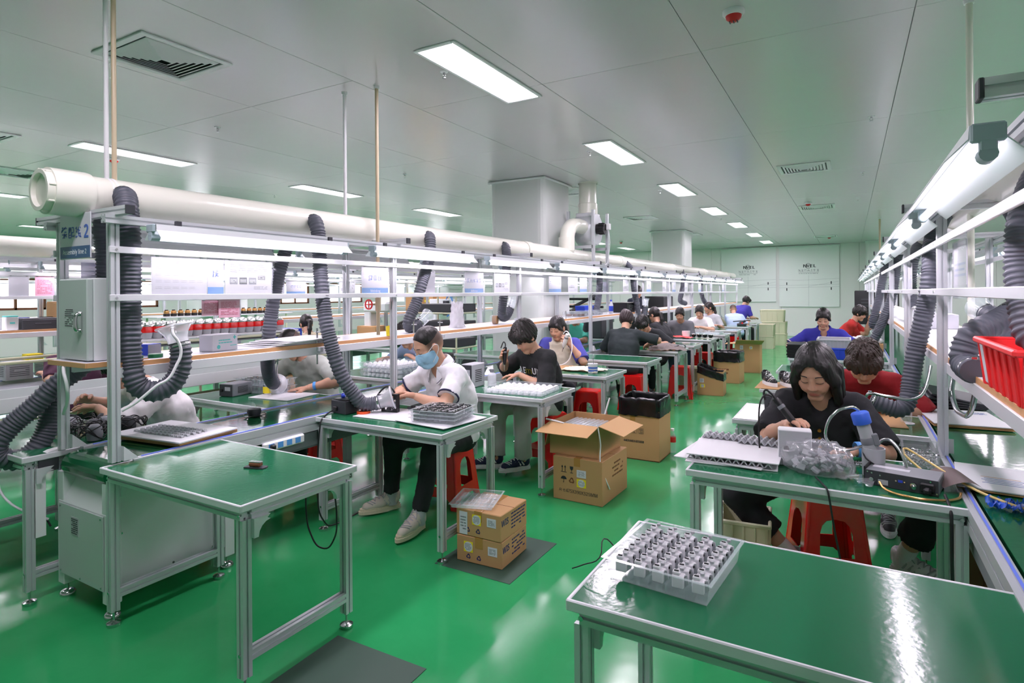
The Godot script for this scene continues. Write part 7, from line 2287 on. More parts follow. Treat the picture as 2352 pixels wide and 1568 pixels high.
# meshes the field into g, moved by xf; tint gives the colour of a point; bumps adds noise to the field
func nets(g: Geo, pr: Array, cell: float, k: float, xf: Transform3D, tint = null, bumps = null, amp := 0.0) -> void:
	var lo := Vector3(99, 99, 99)
	var hi := -lo
	var m := k * 0.6 + cell * 2.0
	for q in pr:
		if q[0] > 2:
			continue
		if q[0] == 1:
			lo = lo.min(q[1] - q[2])
			hi = hi.max(q[1] + q[2])
		else:
			var r: float = maxf(q[3], q[4])
			lo = lo.min(q[1].min(q[2]) - Vector3(r, r, r))
			hi = hi.max(q[1].max(q[2]) + Vector3(r, r, r))
	lo -= Vector3(m, m, m)
	hi += Vector3(m, m, m)
	var s := Vector3i(((hi - lo) / cell).ceil()) + Vector3i(2, 2, 2)
	var sx := s.x
	var sxy := s.x * s.y
	var f := PackedFloat32Array()
	f.resize(sxy * s.z)
	f.fill(1.0)
	for q in pr:
		var kind: int = q[0]
		var a: Vector3 = q[1]
		var b: Vector3 = q[2]
		var blo := lo
		var bhi := hi
		if kind == 1 or kind == 5:
			blo = a - b - Vector3(m, m, m)
			bhi = a + b + Vector3(m, m, m)
		elif kind != 3:
			var r: float = maxf(q[3], q[4]) + m
			blo = a.min(b) - Vector3(r, r, r)
			bhi = a.max(b) + Vector3(r, r, r)
		var i0 := Vector3i(((blo - lo) / cell).floor()).clamp(Vector3i.ZERO, s - Vector3i.ONE)
		var i1 := Vector3i(((bhi - lo) / cell).ceil()).clamp(Vector3i.ZERO, s - Vector3i.ONE)
		var ba := b - a
		var inv := 1.0 / maxf(ba.length_squared(), 1e-9)
		var bl := ba.length()
		var ra: float = q[3] if q.size() > 3 else 0.0
		var dr: float = (q[4] - ra) if q.size() > 4 else 0.0
		for z in range(i0.z, i1.z + 1):
			for y in range(i0.y, i1.y + 1):
				var p := lo + Vector3(i0.x, y, z) * cell
				var i := z * sxy + y * sx + i0.x
				for x in range(i0.x, i1.x + 1):
					var d: float
					if kind == 1 or kind == 5:
						var u := (p - a) / b
						var l := u.length()
						d = l * (l - 1.0) / maxf((u / b).length(), 1e-5)
					elif kind == 3:
						d = -(p - a).dot(b)
					else:
						var pa := p - a
						var t := pa.dot(ba) * inv
						var h := clampf(t, 0.0, 1.0)
						d = (pa - ba * h).length() - ra - dr * h
						if kind == 2:
							d = maxf(d, (t - 1.0) * bl)
					var o := f[i]
					if kind < 3:
						var e := absf(o - d)
						if e < k:
							f[i] = minf(o, d) - 0.25 * (k - e) * (k - e) / k
						elif d < o:
							f[i] = d
					elif -d > o:
						f[i] = -d
					p.x += cell
					i += 1
	if bumps:
		for z in range(1, s.z - 1):
			for y in range(1, s.y - 1):
				var i := z * sxy + y * sx + 1
				for x in range(1, sx - 1):
					if absf(f[i]) < amp + cell * 2.0:
						var p := lo + Vector3(x, y, z) * cell
						f[i] += amp * (bumps.call(p) if bumps is Callable else bumps.get_noise_3dv(p))
					i += 1
	var made := {}
	var offs := [0, 1, sx, sx + 1, sxy, sxy + 1, sxy + sx, sxy + sx + 1]
	# the four cells round an edge, for edges along x, y and z
	var round_ := [[0, -sx, -sx - sxy, -sxy], [0, -1, -1 - sxy, -sxy], [0, -1, -1 - sx, -sx]]
	var steps := [1, sx, sxy]
	for z in range(1, s.z - 1):
		for y in range(1, s.y - 1):
			var i := z * sxy + y * sx + 1
			for x in range(1, sx - 1):
				var v := f[i]
				if v > cell * 1.8 or v < -cell * 1.8:
					i += 1
					continue
				for ax in 3:
					var w := f[i + steps[ax]]
					if (v < 0.0) == (w < 0.0):
						continue
					var id := [0, 0, 0, 0]
					for q in 4:
						var c: int = i + round_[ax][q]
						if not made.has(c):
							var g0 := f[c]
							var g1 := f[c + 1]
							var g2 := f[c + sx]
							var g3 := f[c + sx + 1]
							var g4 := f[c + sxy]
							var g5 := f[c + sxy + 1]
							var g6 := f[c + sxy + sx]
							var g7 := f[c + sxy + sx + 1]
							var gr := Vector3(g1 + g3 + g5 + g7 - g0 - g2 - g4 - g6, g2 + g3 + g6 + g7 - g0 - g1 - g4 - g5, g4 + g5 + g6 + g7 - g0 - g1 - g2 - g3) / (4.0 * cell)
							var mean := (g0 + g1 + g2 + g3 + g4 + g5 + g6 + g7) / 8.0
							var l2 := maxf(gr.length_squared(), 0.05)
							var st := (gr * (-mean / l2)).limit_length(cell * 0.6)
							var cz := c / sxy
							var cy := (c - cz * sxy) / sx
							var p := lo + (Vector3(c - cz * sxy - cy * sx, cy, cz) + Vector3(0.5, 0.5, 0.5)) * cell + st
							if tint is Callable:
								g.col = tint.call(p)
							elif tint is Color:
								g.col = tint
							made[c] = g.vert(xf * p, xf.basis * gr)
						id[q] = made[c]
					g.face(id[0], id[1], id[2])
					g.face(id[0], id[2], id[3])
				i += 1

func two_bone(s: Vector3, w: Vector3, l1: float, l2: float, hint: Vector3) -> Vector3:
	# the middle joint between s and w, bent towards hint
	var d := w - s
	var l := clampf(d.length(), absf(l1 - l2) + 0.02, l1 + l2 - 0.005)
	var u := d.normalized()
	var a := (l1 * l1 - l2 * l2 + l * l) / (2.0 * l)
	var h := sqrt(maxf(l1 * l1 - a * a, 0.0))
	return s + u * a + (hint - u * hint.dot(u)).normalized() * h

func hand_prims(w: Vector3, fwd: Vector3, palm: Vector3, side: Vector3, curl: float, s: float) -> Array:
	# palm: the way the palm faces; side: the thumb's side
	var out := []
	fwd = fwd.normalized()
	palm = (palm - fwd * palm.dot(fwd)).normalized()
	side = (side - fwd * side.dot(fwd))
	side = (side - palm * side.dot(palm)).normalized()
	var off := [0.029, 0.010, -0.010, -0.028]
	var ln := [0.070, 0.078, 0.072, 0.056]
	for k in 4:
		var kn: Vector3 = w + (fwd * (0.084 - 0.006 * absf(k - 1)) + side * off[k]) * s
		out.append(cap(w + side * off[k] * 0.45 * s, kn, 0.015 * s, 0.0115 * s))
		var a := curl * (0.8 + 0.12 * k)
		var p := kn
		var dir: Vector3 = fwd + side * off[k] * 3.0
		for q in 3:
			dir = dir.normalized().rotated(side, 0.0)
			dir = (dir * cos(a * 0.55) + palm * sin(a * 0.55)).normalized()
			var e: Vector3 = p + dir * ln[k] * [0.45, 0.31, 0.24][q] * s
			out.append(cap(p, e, (0.0092 - 0.0008 * q) * s, (0.0084 - 0.0008 * q) * s))
			p = e
			a = curl
	var b := w + (fwd * 0.02 + side * 0.018) * s
	var d := (fwd * 0.7 + side * 0.55 + palm * 0.35).normalized()
	var c := b + d * 0.045 * s
	out.append(cap(b, c, 0.016 * s, 0.012 * s))
	d = (fwd * 0.85 + side * 0.15 + palm * (0.25 + curl * 0.4)).normalized()
	out.append(cap(c, c + d * 0.032 * s, 0.0105 * s, 0.0095 * s))
	out.append(cap(c + d * 0.032 * s, c + (d * 0.056 + palm * 0.006) * s, 0.0095 * s, 0.008 * s))
	return out

func head_prims() -> Array:
	var out := [[1, Vector3(0, 0.025, -0.012), Vector3(0.076, 0.098, 0.094)], [1, Vector3(0, -0.04, 0.024), Vector3(0.0595, 0.08, 0.066)], cap(Vector3(-0.011, -0.1, 0.064), Vector3(0.011, -0.1, 0.064), 0.024)]
	out.append(cap(Vector3(-0.03, 0.022, 0.062), Vector3(0.03, 0.022, 0.062), 0.022))
	for s in [-1.0, 1.0]:
		out.append(cap(Vector3(s * 0.038, -0.03, 0.052), Vector3(s * 0.03, -0.045, 0.058), 0.03))
		out.append([1, Vector3(s * 0.031, 0.0, 0.071), Vector3(0.017, 0.012, 0.014)])
		out.append([1, Vector3(s * 0.076, -0.01, -0.008), Vector3(0.009, 0.03, 0.019)])
	return out

func face_detail() -> Array:
	var out := [cap(Vector3(0, 0.008, 0.083), Vector3(0, -0.03, 0.101), 0.007, 0.0105), cap(Vector3(-0.009, -0.036, 0.092), Vector3(0.009, -0.036, 0.092), 0.0078), cap(Vector3(-0.018, -0.068, 0.081), Vector3(0.018, -0.068, 0.081), 0.0055), cap(Vector3(-0.014, -0.077, 0.079), Vector3(0.014, -0.077, 0.079), 0.0062)]
	return out

func hair_prims(style: String) -> Array:
	var o := []
	if style == "crop":
		o = [[1, Vector3(0, 0.03, -0.013), Vector3(0.0785, 0.1, 0.0965)], [3, Vector3(0, 0.085, 0.066), Vector3(0, -0.5, 0.86).normalized()], [3, Vector3(0, 0.04, 0), Vector3(0, -1, -0.3).normalized()], [5, Vector3(0, -0.02, 0.075), Vector3(0.082, 0.085, 0.06)]]
	elif style == "mop":
		o = [[1, Vector3(0, 0.036, -0.012), Vector3(0.094, 0.112, 0.112)], cap(Vector3(-0.055, 0.055, 0.055), Vector3(0.055, 0.055, 0.055), 0.045), cap(Vector3(0, 0.09, 0.02), Vector3(0.02, 0.1, -0.04), 0.05), cap(Vector3(-0.045, 0.04, 0.088), Vector3(-0.03, 0.014, 0.097), 0.018, 0.01), cap(Vector3(0.0, 0.04, 0.095), Vector3(0.015, 0.01, 0.1), 0.018, 0.009), cap(Vector3(0.045, 0.04, 0.085), Vector3(0.052, 0.012, 0.09), 0.018, 0.01), [5, Vector3(0, -0.06, 0.08), Vector3(0.072, 0.082, 0.07)], [3, Vector3(0, -0.055, 0), Vector3(0, -1, 0.25).normalized()]]
	elif style == "bob":
		o = [[1, Vector3(0, 0.034, -0.014), Vector3(0.089, 0.108, 0.106)]]
		for s in [-1.0, 1.0]:
			o.append(cap(Vector3(s * 0.05, 0.06, 0.045), Vector3(s * 0.083, -0.02, 0.04), 0.034, 0.026))
			o.append(cap(Vector3(s * 0.083, -0.02, 0.04), Vector3(s * 0.088, -0.15, 0.035), 0.026, 0.018))
			o.append(cap(Vector3(s * 0.075, 0.0, -0.02), Vector3(s * 0.08, -0.16, -0.01), 0.04, 0.028))
			o.append(cap(Vector3(s * 0.04, 0.0, -0.06), Vector3(s * 0.045, -0.16, -0.06), 0.045, 0.034))
		o.append([5, Vector3(0, -0.05, 0.1), Vector3(0.062, 0.137, 0.084)])
	else:
		o = [[1, Vector3(0, 0.033, -0.014), Vector3(0.084, 0.106, 0.101)], cap(Vector3(-0.045, 0.05, 0.06), Vector3(-0.078, -0.01, 0.035), 0.022, 0.012), cap(Vector3(0.045, 0.05, 0.06), Vector3(0.078, -0.01, 0.035), 0.022, 0.012), cap(Vector3(0, 0.01, -0.09), Vector3(0, -0.02, -0.13), 0.03, 0.028), cap(Vector3(0, -0.02, -0.13), Vector3(0.02, -0.12, -0.13), 0.03, 0.028), cap(Vector3(0.02, -0.12, -0.13), Vector3(0.04, -0.24, -0.1), 0.028, 0.012), [5, Vector3(0, -0.06, 0.075), Vector3(0.07, 0.1, 0.068)], [5, Vector3(0, -0.13, -0.03), Vector3(0.09, 0.09, 0.065)]]
	return o

var shoe_cache := {}
func shoe_mesh(t: Node3D, m1, m2, m3, l: float) -> void:
	if shoe_cache.is_empty():
		var up := [cap(Vector3(0, 0.06, -0.08), Vector3(0, 0.055, 0.02), 0.037, 0.038), cap(Vector3(0.003, 0.05, 0.02), Vector3(0.006, 0.042, 0.105), 0.041, 0.03), cap(Vector3(0, 0.07, -0.085), Vector3(0, 0.108, -0.09), 0.036, 0.038), cap(Vector3(0, 0.075, -0.02), Vector3(0, 0.1, -0.05), 0.03, 0.034), [4, Vector3(0, 0.095, -0.075), Vector3(0, 0.2, -0.075), 0.03, 0.03], [3, Vector3(0, 0.03, 0), Vector3(0, -1, 0)]]
		var g := Geo.new()
		nets(g, up, 0.0065, 0.02, Transform3D())
		shoe_cache.upper = g.mesh()
		g = Geo.new()
		for lv in [[0.0, 0.022, 1.0], [0.022, 0.014, 0.95]]:
			var pts := PackedVector2Array()
			for k in 32:
				var a := TAU * k / 32.0
				var z := 0.148 * sin(a) + 0.012
				var half := 0.046 if z > 0.03 else lerpf(0.036, 0.046, smoothstep(-0.06, 0.03, z))
				if z < -0.08:
					half = 0.041
				pts.append(Vector2(cos(a) * half + 0.003 * sin(a), z) * lv[2])
			g.prism(pts, lv[1], Vector3(1, 0, 0), Vector3(0, 0, 1), Vector3(0, lv[0] + lv[1], 0))
		for k in 9:
			g.box(Vector3(0, 0.004, -0.1 + 0.027 * k), Vector3(0.058, 0.006, 0.012), 0.002)
		shoe_cache.sole = g.mesh()
		var on := func(x: float, z: float, lift: float):
			var q := Vector3(x, 0.2, z)
			for it in 16:
				q.y -= maxf(field(up, q, 0.02), 0.0) * 0.9
			return q + Vector3(0, lift, 0)
		g = Geo.new()
		for k in 7:
			var z := -0.025 + 0.014 * k
			var pts := PackedVector3Array()
			for i in 7:
				pts.append(on.call(-0.027 + 0.009 * i, z + (0.007 * (i - 3) / 3.0) * (1 if k % 2 else -1), 0.001))
			g.tube(pts, 0.0034, 6)
		for s in [-1.0, 1.0]:
			g.tube(curve([on.call(0.0, -0.03, 0.003), on.call(s * 0.012, -0.028, 0.012), on.call(s * 0.024, -0.018, 0.004), on.call(s * 0.03, -0.002, 0.002)], 0.006), 0.0028, 6)
		shoe_cache.laces = g.mesh()
		g = Geo.new()
		for z in [0.082, 0.1]:
			var pts := PackedVector3Array()
			for i in 11:
				var u := (i - 5) / 5.0
				pts.append(on.call(u * 0.036, z - 0.03 * u * u, 0.0))
			g.tube(pts, 0.0045, 6)
		for s in [-1.0, 1.0]:
			for q in 3:
				g.bar(Vector3(s * 0.039, 0.045, -0.06 + 0.03 * q), Vector3(s * 0.034, 0.078, -0.035 + 0.03 * q), 0.006, 0.012, 0.002)
		g.box(Vector3(0, 0.085, -0.124), Vector3(0.028, 0.05, 0.008), 0.003)
		shoe_cache.side = g.mesh()
	var sc := l / 0.285
	for k in [["upper", m1], ["sole", m3], ["laces", m2], ["side_panel", m2]]:
		var o := obj(k[0], shoe_cache[k[0].replace("_panel", "")], k[1], t)
		o.scale = Vector3(sc, sc, sc)

func skin_tint(base: Color, detail: bool, stubble := false) -> Callable:
	var lip := base.lerp(Color(0.5, 0.1, 0.1), 0.6)
	var warm := base.lerp(Color(0.75, 0.25, 0.2), 0.16)
	return func(p: Vector3):
		if stubble and absf(p.x) < 0.079:
			var w := smoothstep(-0.055, 0.03, p.y) * smoothstep(0.05, 0.02, p.z)
			if w > 0.02:
				return base.lerp(Color(0.02, 0.018, 0.018), w * 0.85)
		if detail and p.z > 0.06:
			if absf(p.y + 0.072) < 0.0105 - absf(p.x) * 0.3 and absf(p.x) < 0.024:
				return lip
			if p.y < 0.0 and p.y > -0.055 and absf(p.x) > 0.016:
				return base.lerp(warm, 0.6)
		return warm if absf(p.x) > 0.079 else base

func person(d: Dictionary) -> Node3D:
	var t := thing("person", d.label, "person", d.at, 0.0)
	var inv := -t.position as Vector3
	var q: float = d.get("size", 1.0)
	var cell: float = d.get("cell", 0.016)
	var near: bool = cell < 0.0155
	var turn := Basis(Vector3.UP, d.get("yaw", 0.0))
	var fw := turn.z
	var lf := turn.x
	var hip_y: float = d.get("hip", 0.545)
	var base := Vector3(0, hip_y, 0) + fw * 0.02
	var lean: float = d.get("lean", 0.3)
	var tilt: float = d.get("tilt", 0.0)
	var tb := Basis(fw, -tilt) * Basis(lf, lean)
	var up := tb * Vector3.UP
	var ch := base + up * 0.27 * q
	var ub := Basis(fw, -tilt) * Basis(lf, lean + d.get("hunch", 0.25))
	var nk := ch + ub * Vector3.UP * 0.235 * q
	var ufw := ub * fw
	var hb := Basis(fw, -tilt) * turn * Basis(Vector3.UP, d.get("head_yaw", 0.0)) * Basis(Vector3.RIGHT, d.get("nod", 0.6)) * Basis(Vector3.BACK, d.get("roll", 0.0))
	var hs: float = q * d.get("head", 1.0)
	var hc := nk + (ub * Vector3.UP * 0.055 + hb.y * 0.1 + hb.z * 0.02) * q
	var hx := Transform3D(hb.scaled_local(Vector3(hs, hs, hs)), hc)
	var wide: float = d.get("wide", 1.0)
	var tone: Color = d.get("skin", Color(0.62, 0.36, 0.24))
	# arms
	var sh := []
	var el := []
	var wr := []
	for k in 2:
		var s := 1.0 if k == 0 else -1.0
		var p: Vector3 = nk - ub * Vector3.UP * 0.062 * q + lf * s * 0.168 * q * wide + ufw * 0.01
		var w: Vector3 = d.hands[k] + inv
		var hint: Vector3 = lf * s * 0.45 - Vector3.UP - fw * 0.5
		if d.has("elbows"):
			hint = d.elbows[k]
		var e := two_bone(p, w, 0.27 * q, 0.245 * q, hint)
		var dir := (w - e).normalized()
		sh.append(p)
		el.append(e)
		wr.append(e + dir * 0.245 * q)
	# legs
	var hp := []
	var kn := []
	var an := []
	for k in 2:
		var s := 1.0 if k == 0 else -1.0
		var p := base + lf * s * 0.085 * q * wide - Vector3.UP * 0.02
		var f: Vector3 = d.feet[k] + inv if d.has("feet") else base + fw * 0.36 + lf * s * 0.13 - Vector3.UP * (hip_y - 0.09)
		var hint: Vector3 = d.knees[k] if d.has("knees") else fw + Vector3.UP * 0.8 + lf * s * 0.2
		hp.append(p)
		kn.append(two_bone(p, f, 0.42 * q, 0.42 * q, hint))
		an.append(f)
	var pel_r := 0.105 * q * wide
	var torso := []
	for lv in [[0.0, 0.075, 0.105], [0.35, 0.068, 0.101], [0.7, 0.076, 0.105], [1.0, 0.088, 0.106]]:
		var o := base.lerp(ch, lv[0])
		torso.append(cap(o - lf * lv[1] * q * wide, o + lf * lv[1] * q * wide, lv[2] * q * wide))
	var uc := ch.lerp(nk, 0.42)
	torso.append(cap(uc - lf * 0.095 * q * wide, uc + lf * 0.095 * q * wide, 0.086 * q * wide))
	torso.append(cap(nk - ub * Vector3.UP * 0.035, sh[0] - lf * 0.012, 0.056 * q, 0.05 * q))
	torso.append(cap(nk - ub * Vector3.UP * 0.035, sh[1] + lf * 0.012, 0.056 * q, 0.05 * q))
	# the body: one continuous surface, skin
	var g := Geo.new()
	var body := torso.duplicate()
	body.append(cap(nk - ub * Vector3.UP * 0.05, hc - hb.z * 0.015, 0.056 * q, 0.052 * q))
	for k in 2:
		body.append(cap(sh[k], el[k], 0.05 * q, 0.039 * q))
		body.append(cap(el[k], el[k].lerp(wr[k], 0.35), 0.038 * q, 0.041 * q))
		body.append(cap(el[k].lerp(wr[k], 0.35), wr[k], 0.041 * q, 0.026 * q))
		body.append(cap(hp[k], kn[k], 0.062 * q, 0.044 * q))
		var calf: float = 0.05 if d.get("hem", 0.92) < 0.8 else 0.04
		body.append(cap(kn[k], kn[k].lerp(an[k], 0.4), 0.042 * q, calf * q))
		body.append(cap(kn[k].lerp(an[k], 0.4), an[k], calf * q, 0.034 * q))
		body.append(cap(an[k], an[k] + Vector3(0, -0.03, 0), 0.034 * q, 0.034 * q))
	nets(g, body, maxf(cell, 0.011), 0.03, Transform3D(), tone)
	var det := head_prims()
	var fine := 0.0045 if near else (0.0065 if cell < 0.022 else 0.009)
	det.append_array(face_detail())
	nets(g, det, fine, 0.012, hx, skin_tint(tone, true, d.get("hair", "") == "crop"))
	for k in 2:
		var s := 1.0 if k == 0 else -1.0
		var dir: Vector3 = (wr[k] - el[k]).normalized()
		var pose: Array = d.grip[k] if d.has("grip") else [dir + Vector3(0, -0.1, 0), Vector3(0, -1, 0), -lf * s, 0.5]
		nets(g, [cap(wr[k] - dir * 0.03, wr[k] + pose[0].normalized() * 0.01, 0.025 * q, 0.02 * q)] + hand_prims(wr[k], pose[0], pose[1], pose[2], pose[3], q * 0.98), 0.0045 if near else 0.007, 0.009, Transform3D(), tone.lerp(Color(0.7, 0.3, 0.22), 0.1))
	obj("body", g, "skin", t)
	# shirt with sleeves
	var sm: Material = mat("shirt_%d" % M.size(), d.shirt, 0.85, 0.0, {"rim_enabled": true, "rim": 0.15})
	var folds := FastNoiseLite.new()
	folds.seed = int(abs(d.at.z) * 100)
	folds.frequency = 9.0
	folds.fractal_octaves = 2
	var grow := 0.014
	var st := []
	for p in torso:
		st.append(cap(p[1], p[2], p[3] + grow, p[4] + grow))
	var slv: float = d.get("sleeve", 0.8)
	var cuffs := []
	for k in 2:
		if slv <= 1.0:
			var e: Vector3 = sh[k].lerp(el[k], slv)
			st.append([2, sh[k], e, 0.058 * q, (0.068 if near else 0.06) * q * d.get("loose", 1.0)])
			cuffs.append([e, (el[k] - sh[k]).normalized(), 0.068 * q * d.get("loose", 1.0)])
		else:
			st.append(cap(sh[k], el[k], 0.063 * q, 0.055 * q))
			st.append([2, el[k], el[k].lerp(wr[k], slv - 1.0), 0.055 * q, 0.042 * q])
	# neck opening
	st.append([4, nk + ub * Vector3.UP * 0.0, nk + ub * Vector3.UP * 0.15 + ufw * 0.05, 0.062 * q * d.get("neckline", 1.0), 0.09 * q])
	if d.get("vneck", false):
		st.append([4, nk + ufw * 0.08 - ub * Vector3.UP * 0.01, nk + ufw * 0.16 - ub * Vector3.UP * 0.17, 0.052, 0.008])
	g = Geo.new()
	nets(g, st, cell, 0.042, Transform3D(), d.shirt.srgb_to_linear(), folds, 0.011 if near else 0.007)
	obj("shirt", g, sm, t)
	if d.has("trim"):
		g = Geo.new()
		for c in cuffs:
			g.lathe([Vector2(c[2] - 0.006, -0.008), Vector2(c[2] + 0.0015, -0.008), Vector2(c[2] + 0.002, 0.002), Vector2(c[2] - 0.006, 0.002)], 28, c[0], c[1])
		obj("sleeve_trim", g, mat("trim_%d" % M.size(), d.trim, 0.8), t)
	if d.get("collar", false):
		g = Geo.new()
		var inner := func(u, v):
			var a := lerpf(0.5, TAU - 0.5, u)
			var out := (ufw * cos(a) + lf * sin(a))
			var rise := ub * Vector3.UP
			var r := lerpf(0.068, 0.098, v) + 0.022 * (1.0 - absf(u - 0.5) * 2.0) * 0.0
			var front := maxf(0.0, cos(a))
			var hgt: float = lerpf(0.045, -0.012, v) - front * (0.05 + 0.045 * v) + 0.014 * sin(v * PI)
			return nk + out * r * q + rise * hgt * q + ufw * front * 0.035 * v
		g.sheet(30, 6, inner)
		obj("collar", g, sm, t)
		if d.has("trim"):
			var pts := PackedVector3Array()
			for k in 31:
				pts.append(inner.call(k / 30.0, 0.93) + Vector3(0, 0.002, 0))
			g = Geo.new()
			g.tube(pts, 0.0022, 5)
			obj("collar_trim", g, mat("trim_%d" % M.size(), d.trim, 0.8), t)
	# trousers
	var pm: Material = mat("trousers_%d" % M.size(), d.get("trousers", rgb(30, 31, 35)), 0.85)
	var tr := [cap(base - lf * 0.06 - Vector3.UP * 0.02, base + lf * 0.06 - Vector3.UP * 0.02, pel_r + 0.008)]
	var hem: float = d.get("hem", 0.92)
	for k in 2:
		tr.append(cap(hp[k], kn[k], 0.09 * q * wide, 0.066 * q * wide))
		tr.append([2, kn[k], kn[k].lerp(an[k], hem), 0.066 * q * wide, d.get("cuff", 0.05) * q])
	g = Geo.new()
	nets(g, tr, maxf(cell, 0.013), 0.05, Transform3D(), null, folds, 0.007)
	obj("trousers", g, pm, t)
	for k in 2:
		var so := Node3D.new()
		so.name = "shoe"
		t.add_child(so, true)
		var toe: Vector3 = d.toes[k] if d.has("toes") else fw
		so.position = an[k] - Vector3.UP * 0.085 + toe.normalized() * 0.07
		so.rotation.y = atan2(toe.x, toe.z)
		shoe_mesh(so, d.get("shoe", "dark"), d.get("laces", "lightgray"), d.get("sole", "whitecard"), 0.285 * q)
		if d.has("sock"):
			g = Geo.new()
			g.tube(PackedVector3Array([an[k] + (kn[k] - an[k]).normalized() * 0.1, an[k], an[k] - Vector3.UP * 0.05]), 0.044 * q, 14)
			obj("sock", g, d.sock, t)
	# hair
	var hn := FastNoiseLite.new()
	hn.seed = 5 + int(absf(d.at.z) * 10)
	hn.frequency = 1.0
	hn.fractal_octaves = 1
	# locks run down from the crown
	var lock := func(p: Vector3):
		var u := atan2(p.x, p.z + 0.03)
		return 0.8 * hn.get_noise_2d(u * 7.0, p.y * 9.0) + 0.6 * hn.get_noise_2d(u * 24.0 + 9.0, p.y * 11.0)
	var style: String = d.get("hair", "mop")
	var hm: Material = mat("hair_%d" % M.size(), d.get("hair_tint", rgb(30, 26, 25)), 0.42)
	g = Geo.new()
	nets(g, hair_prims(style), fine * 1.1, 0.014, hx, null, lock, 0.0065 if style == "mop" else (0.001 if style == "crop" else 0.0022))
	obj("hair", g, hm, t)
	if fine < 0.009:
		# eyebrows and lash lines laid on the face
		var seen_ := det
		for part in [["eyebrow", 0.026, 0.0023], ["eyelash", -0.004, 0.0014]]:
			g = Geo.new()
			for s in [-1.0, 1.0]:
				var pts := PackedVector3Array()
				for k in 6:
					var x: float = s * (0.017 + 0.0062 * k)
					var y: float = part[1] + (0.004 * sin(k * 0.62) if part[1] > 0.0 else -0.0035 * sin(k * PI / 5.0))
					var p := Vector3(x, y, 0.14)
					for it in 14:
						p.z -= maxf(field(seen_, p, 0.012), 0.0) * 0.9
					pts.append(hx * (p + Vector3(0, 0, 0.0004)))
				g.tube(pts, part[2] * hs * (1.3 if not near else 1.0), 5)
			obj(part[0], g, hm, t)
	t.set_meta("hx", hx)
	t.set_meta("chest", Transform3D(Basis(lf, ub * Vector3.UP, ub * fw), ch))
	t.set_meta("field", st)
	return t

# letters laid on the front of a shirt
func shirt_print(t: Node3D, s: String, h: float, m, x: float, y: float, spread := 1.0) -> void:
	var tm := TextMesh.new()
	var f := SystemFont.new()
	f.font_names = PackedStringArray(["Droid Sans"])
	f.font_weight = 700
	tm.font = f
	tm.text = s
	tm.font_size = 24
	tm.pixel_size = h / 17.5
	tm.depth = 0.0
	tm.curve_step = 6.0
	var a := tm.get_mesh_arrays()
	var c: Transform3D = t.get_meta("chest")
	var pr: Array = t.get_meta("field")
	var g := Geo.new()
	var v: PackedVector3Array = a[Mesh.ARRAY_VERTEX]
	for k in v.size():
		var p := c * Vector3(v[k].x * spread + x, v[k].y + y, 0.22)
		for it in 12:
			p -= c.basis.z * maxf(field(pr, p, 0.042), 0.0) * 0.85
		g.vert(p + c.basis.z * 0.014, c.basis.z)
	var ix: PackedInt32Array = a[Mesh.ARRAY_INDEX]
	for k in range(0, ix.size(), 3):
		g.face(ix[k], ix[k + 1], ix[k + 2])
	obj("shirt_print", g, m, t)

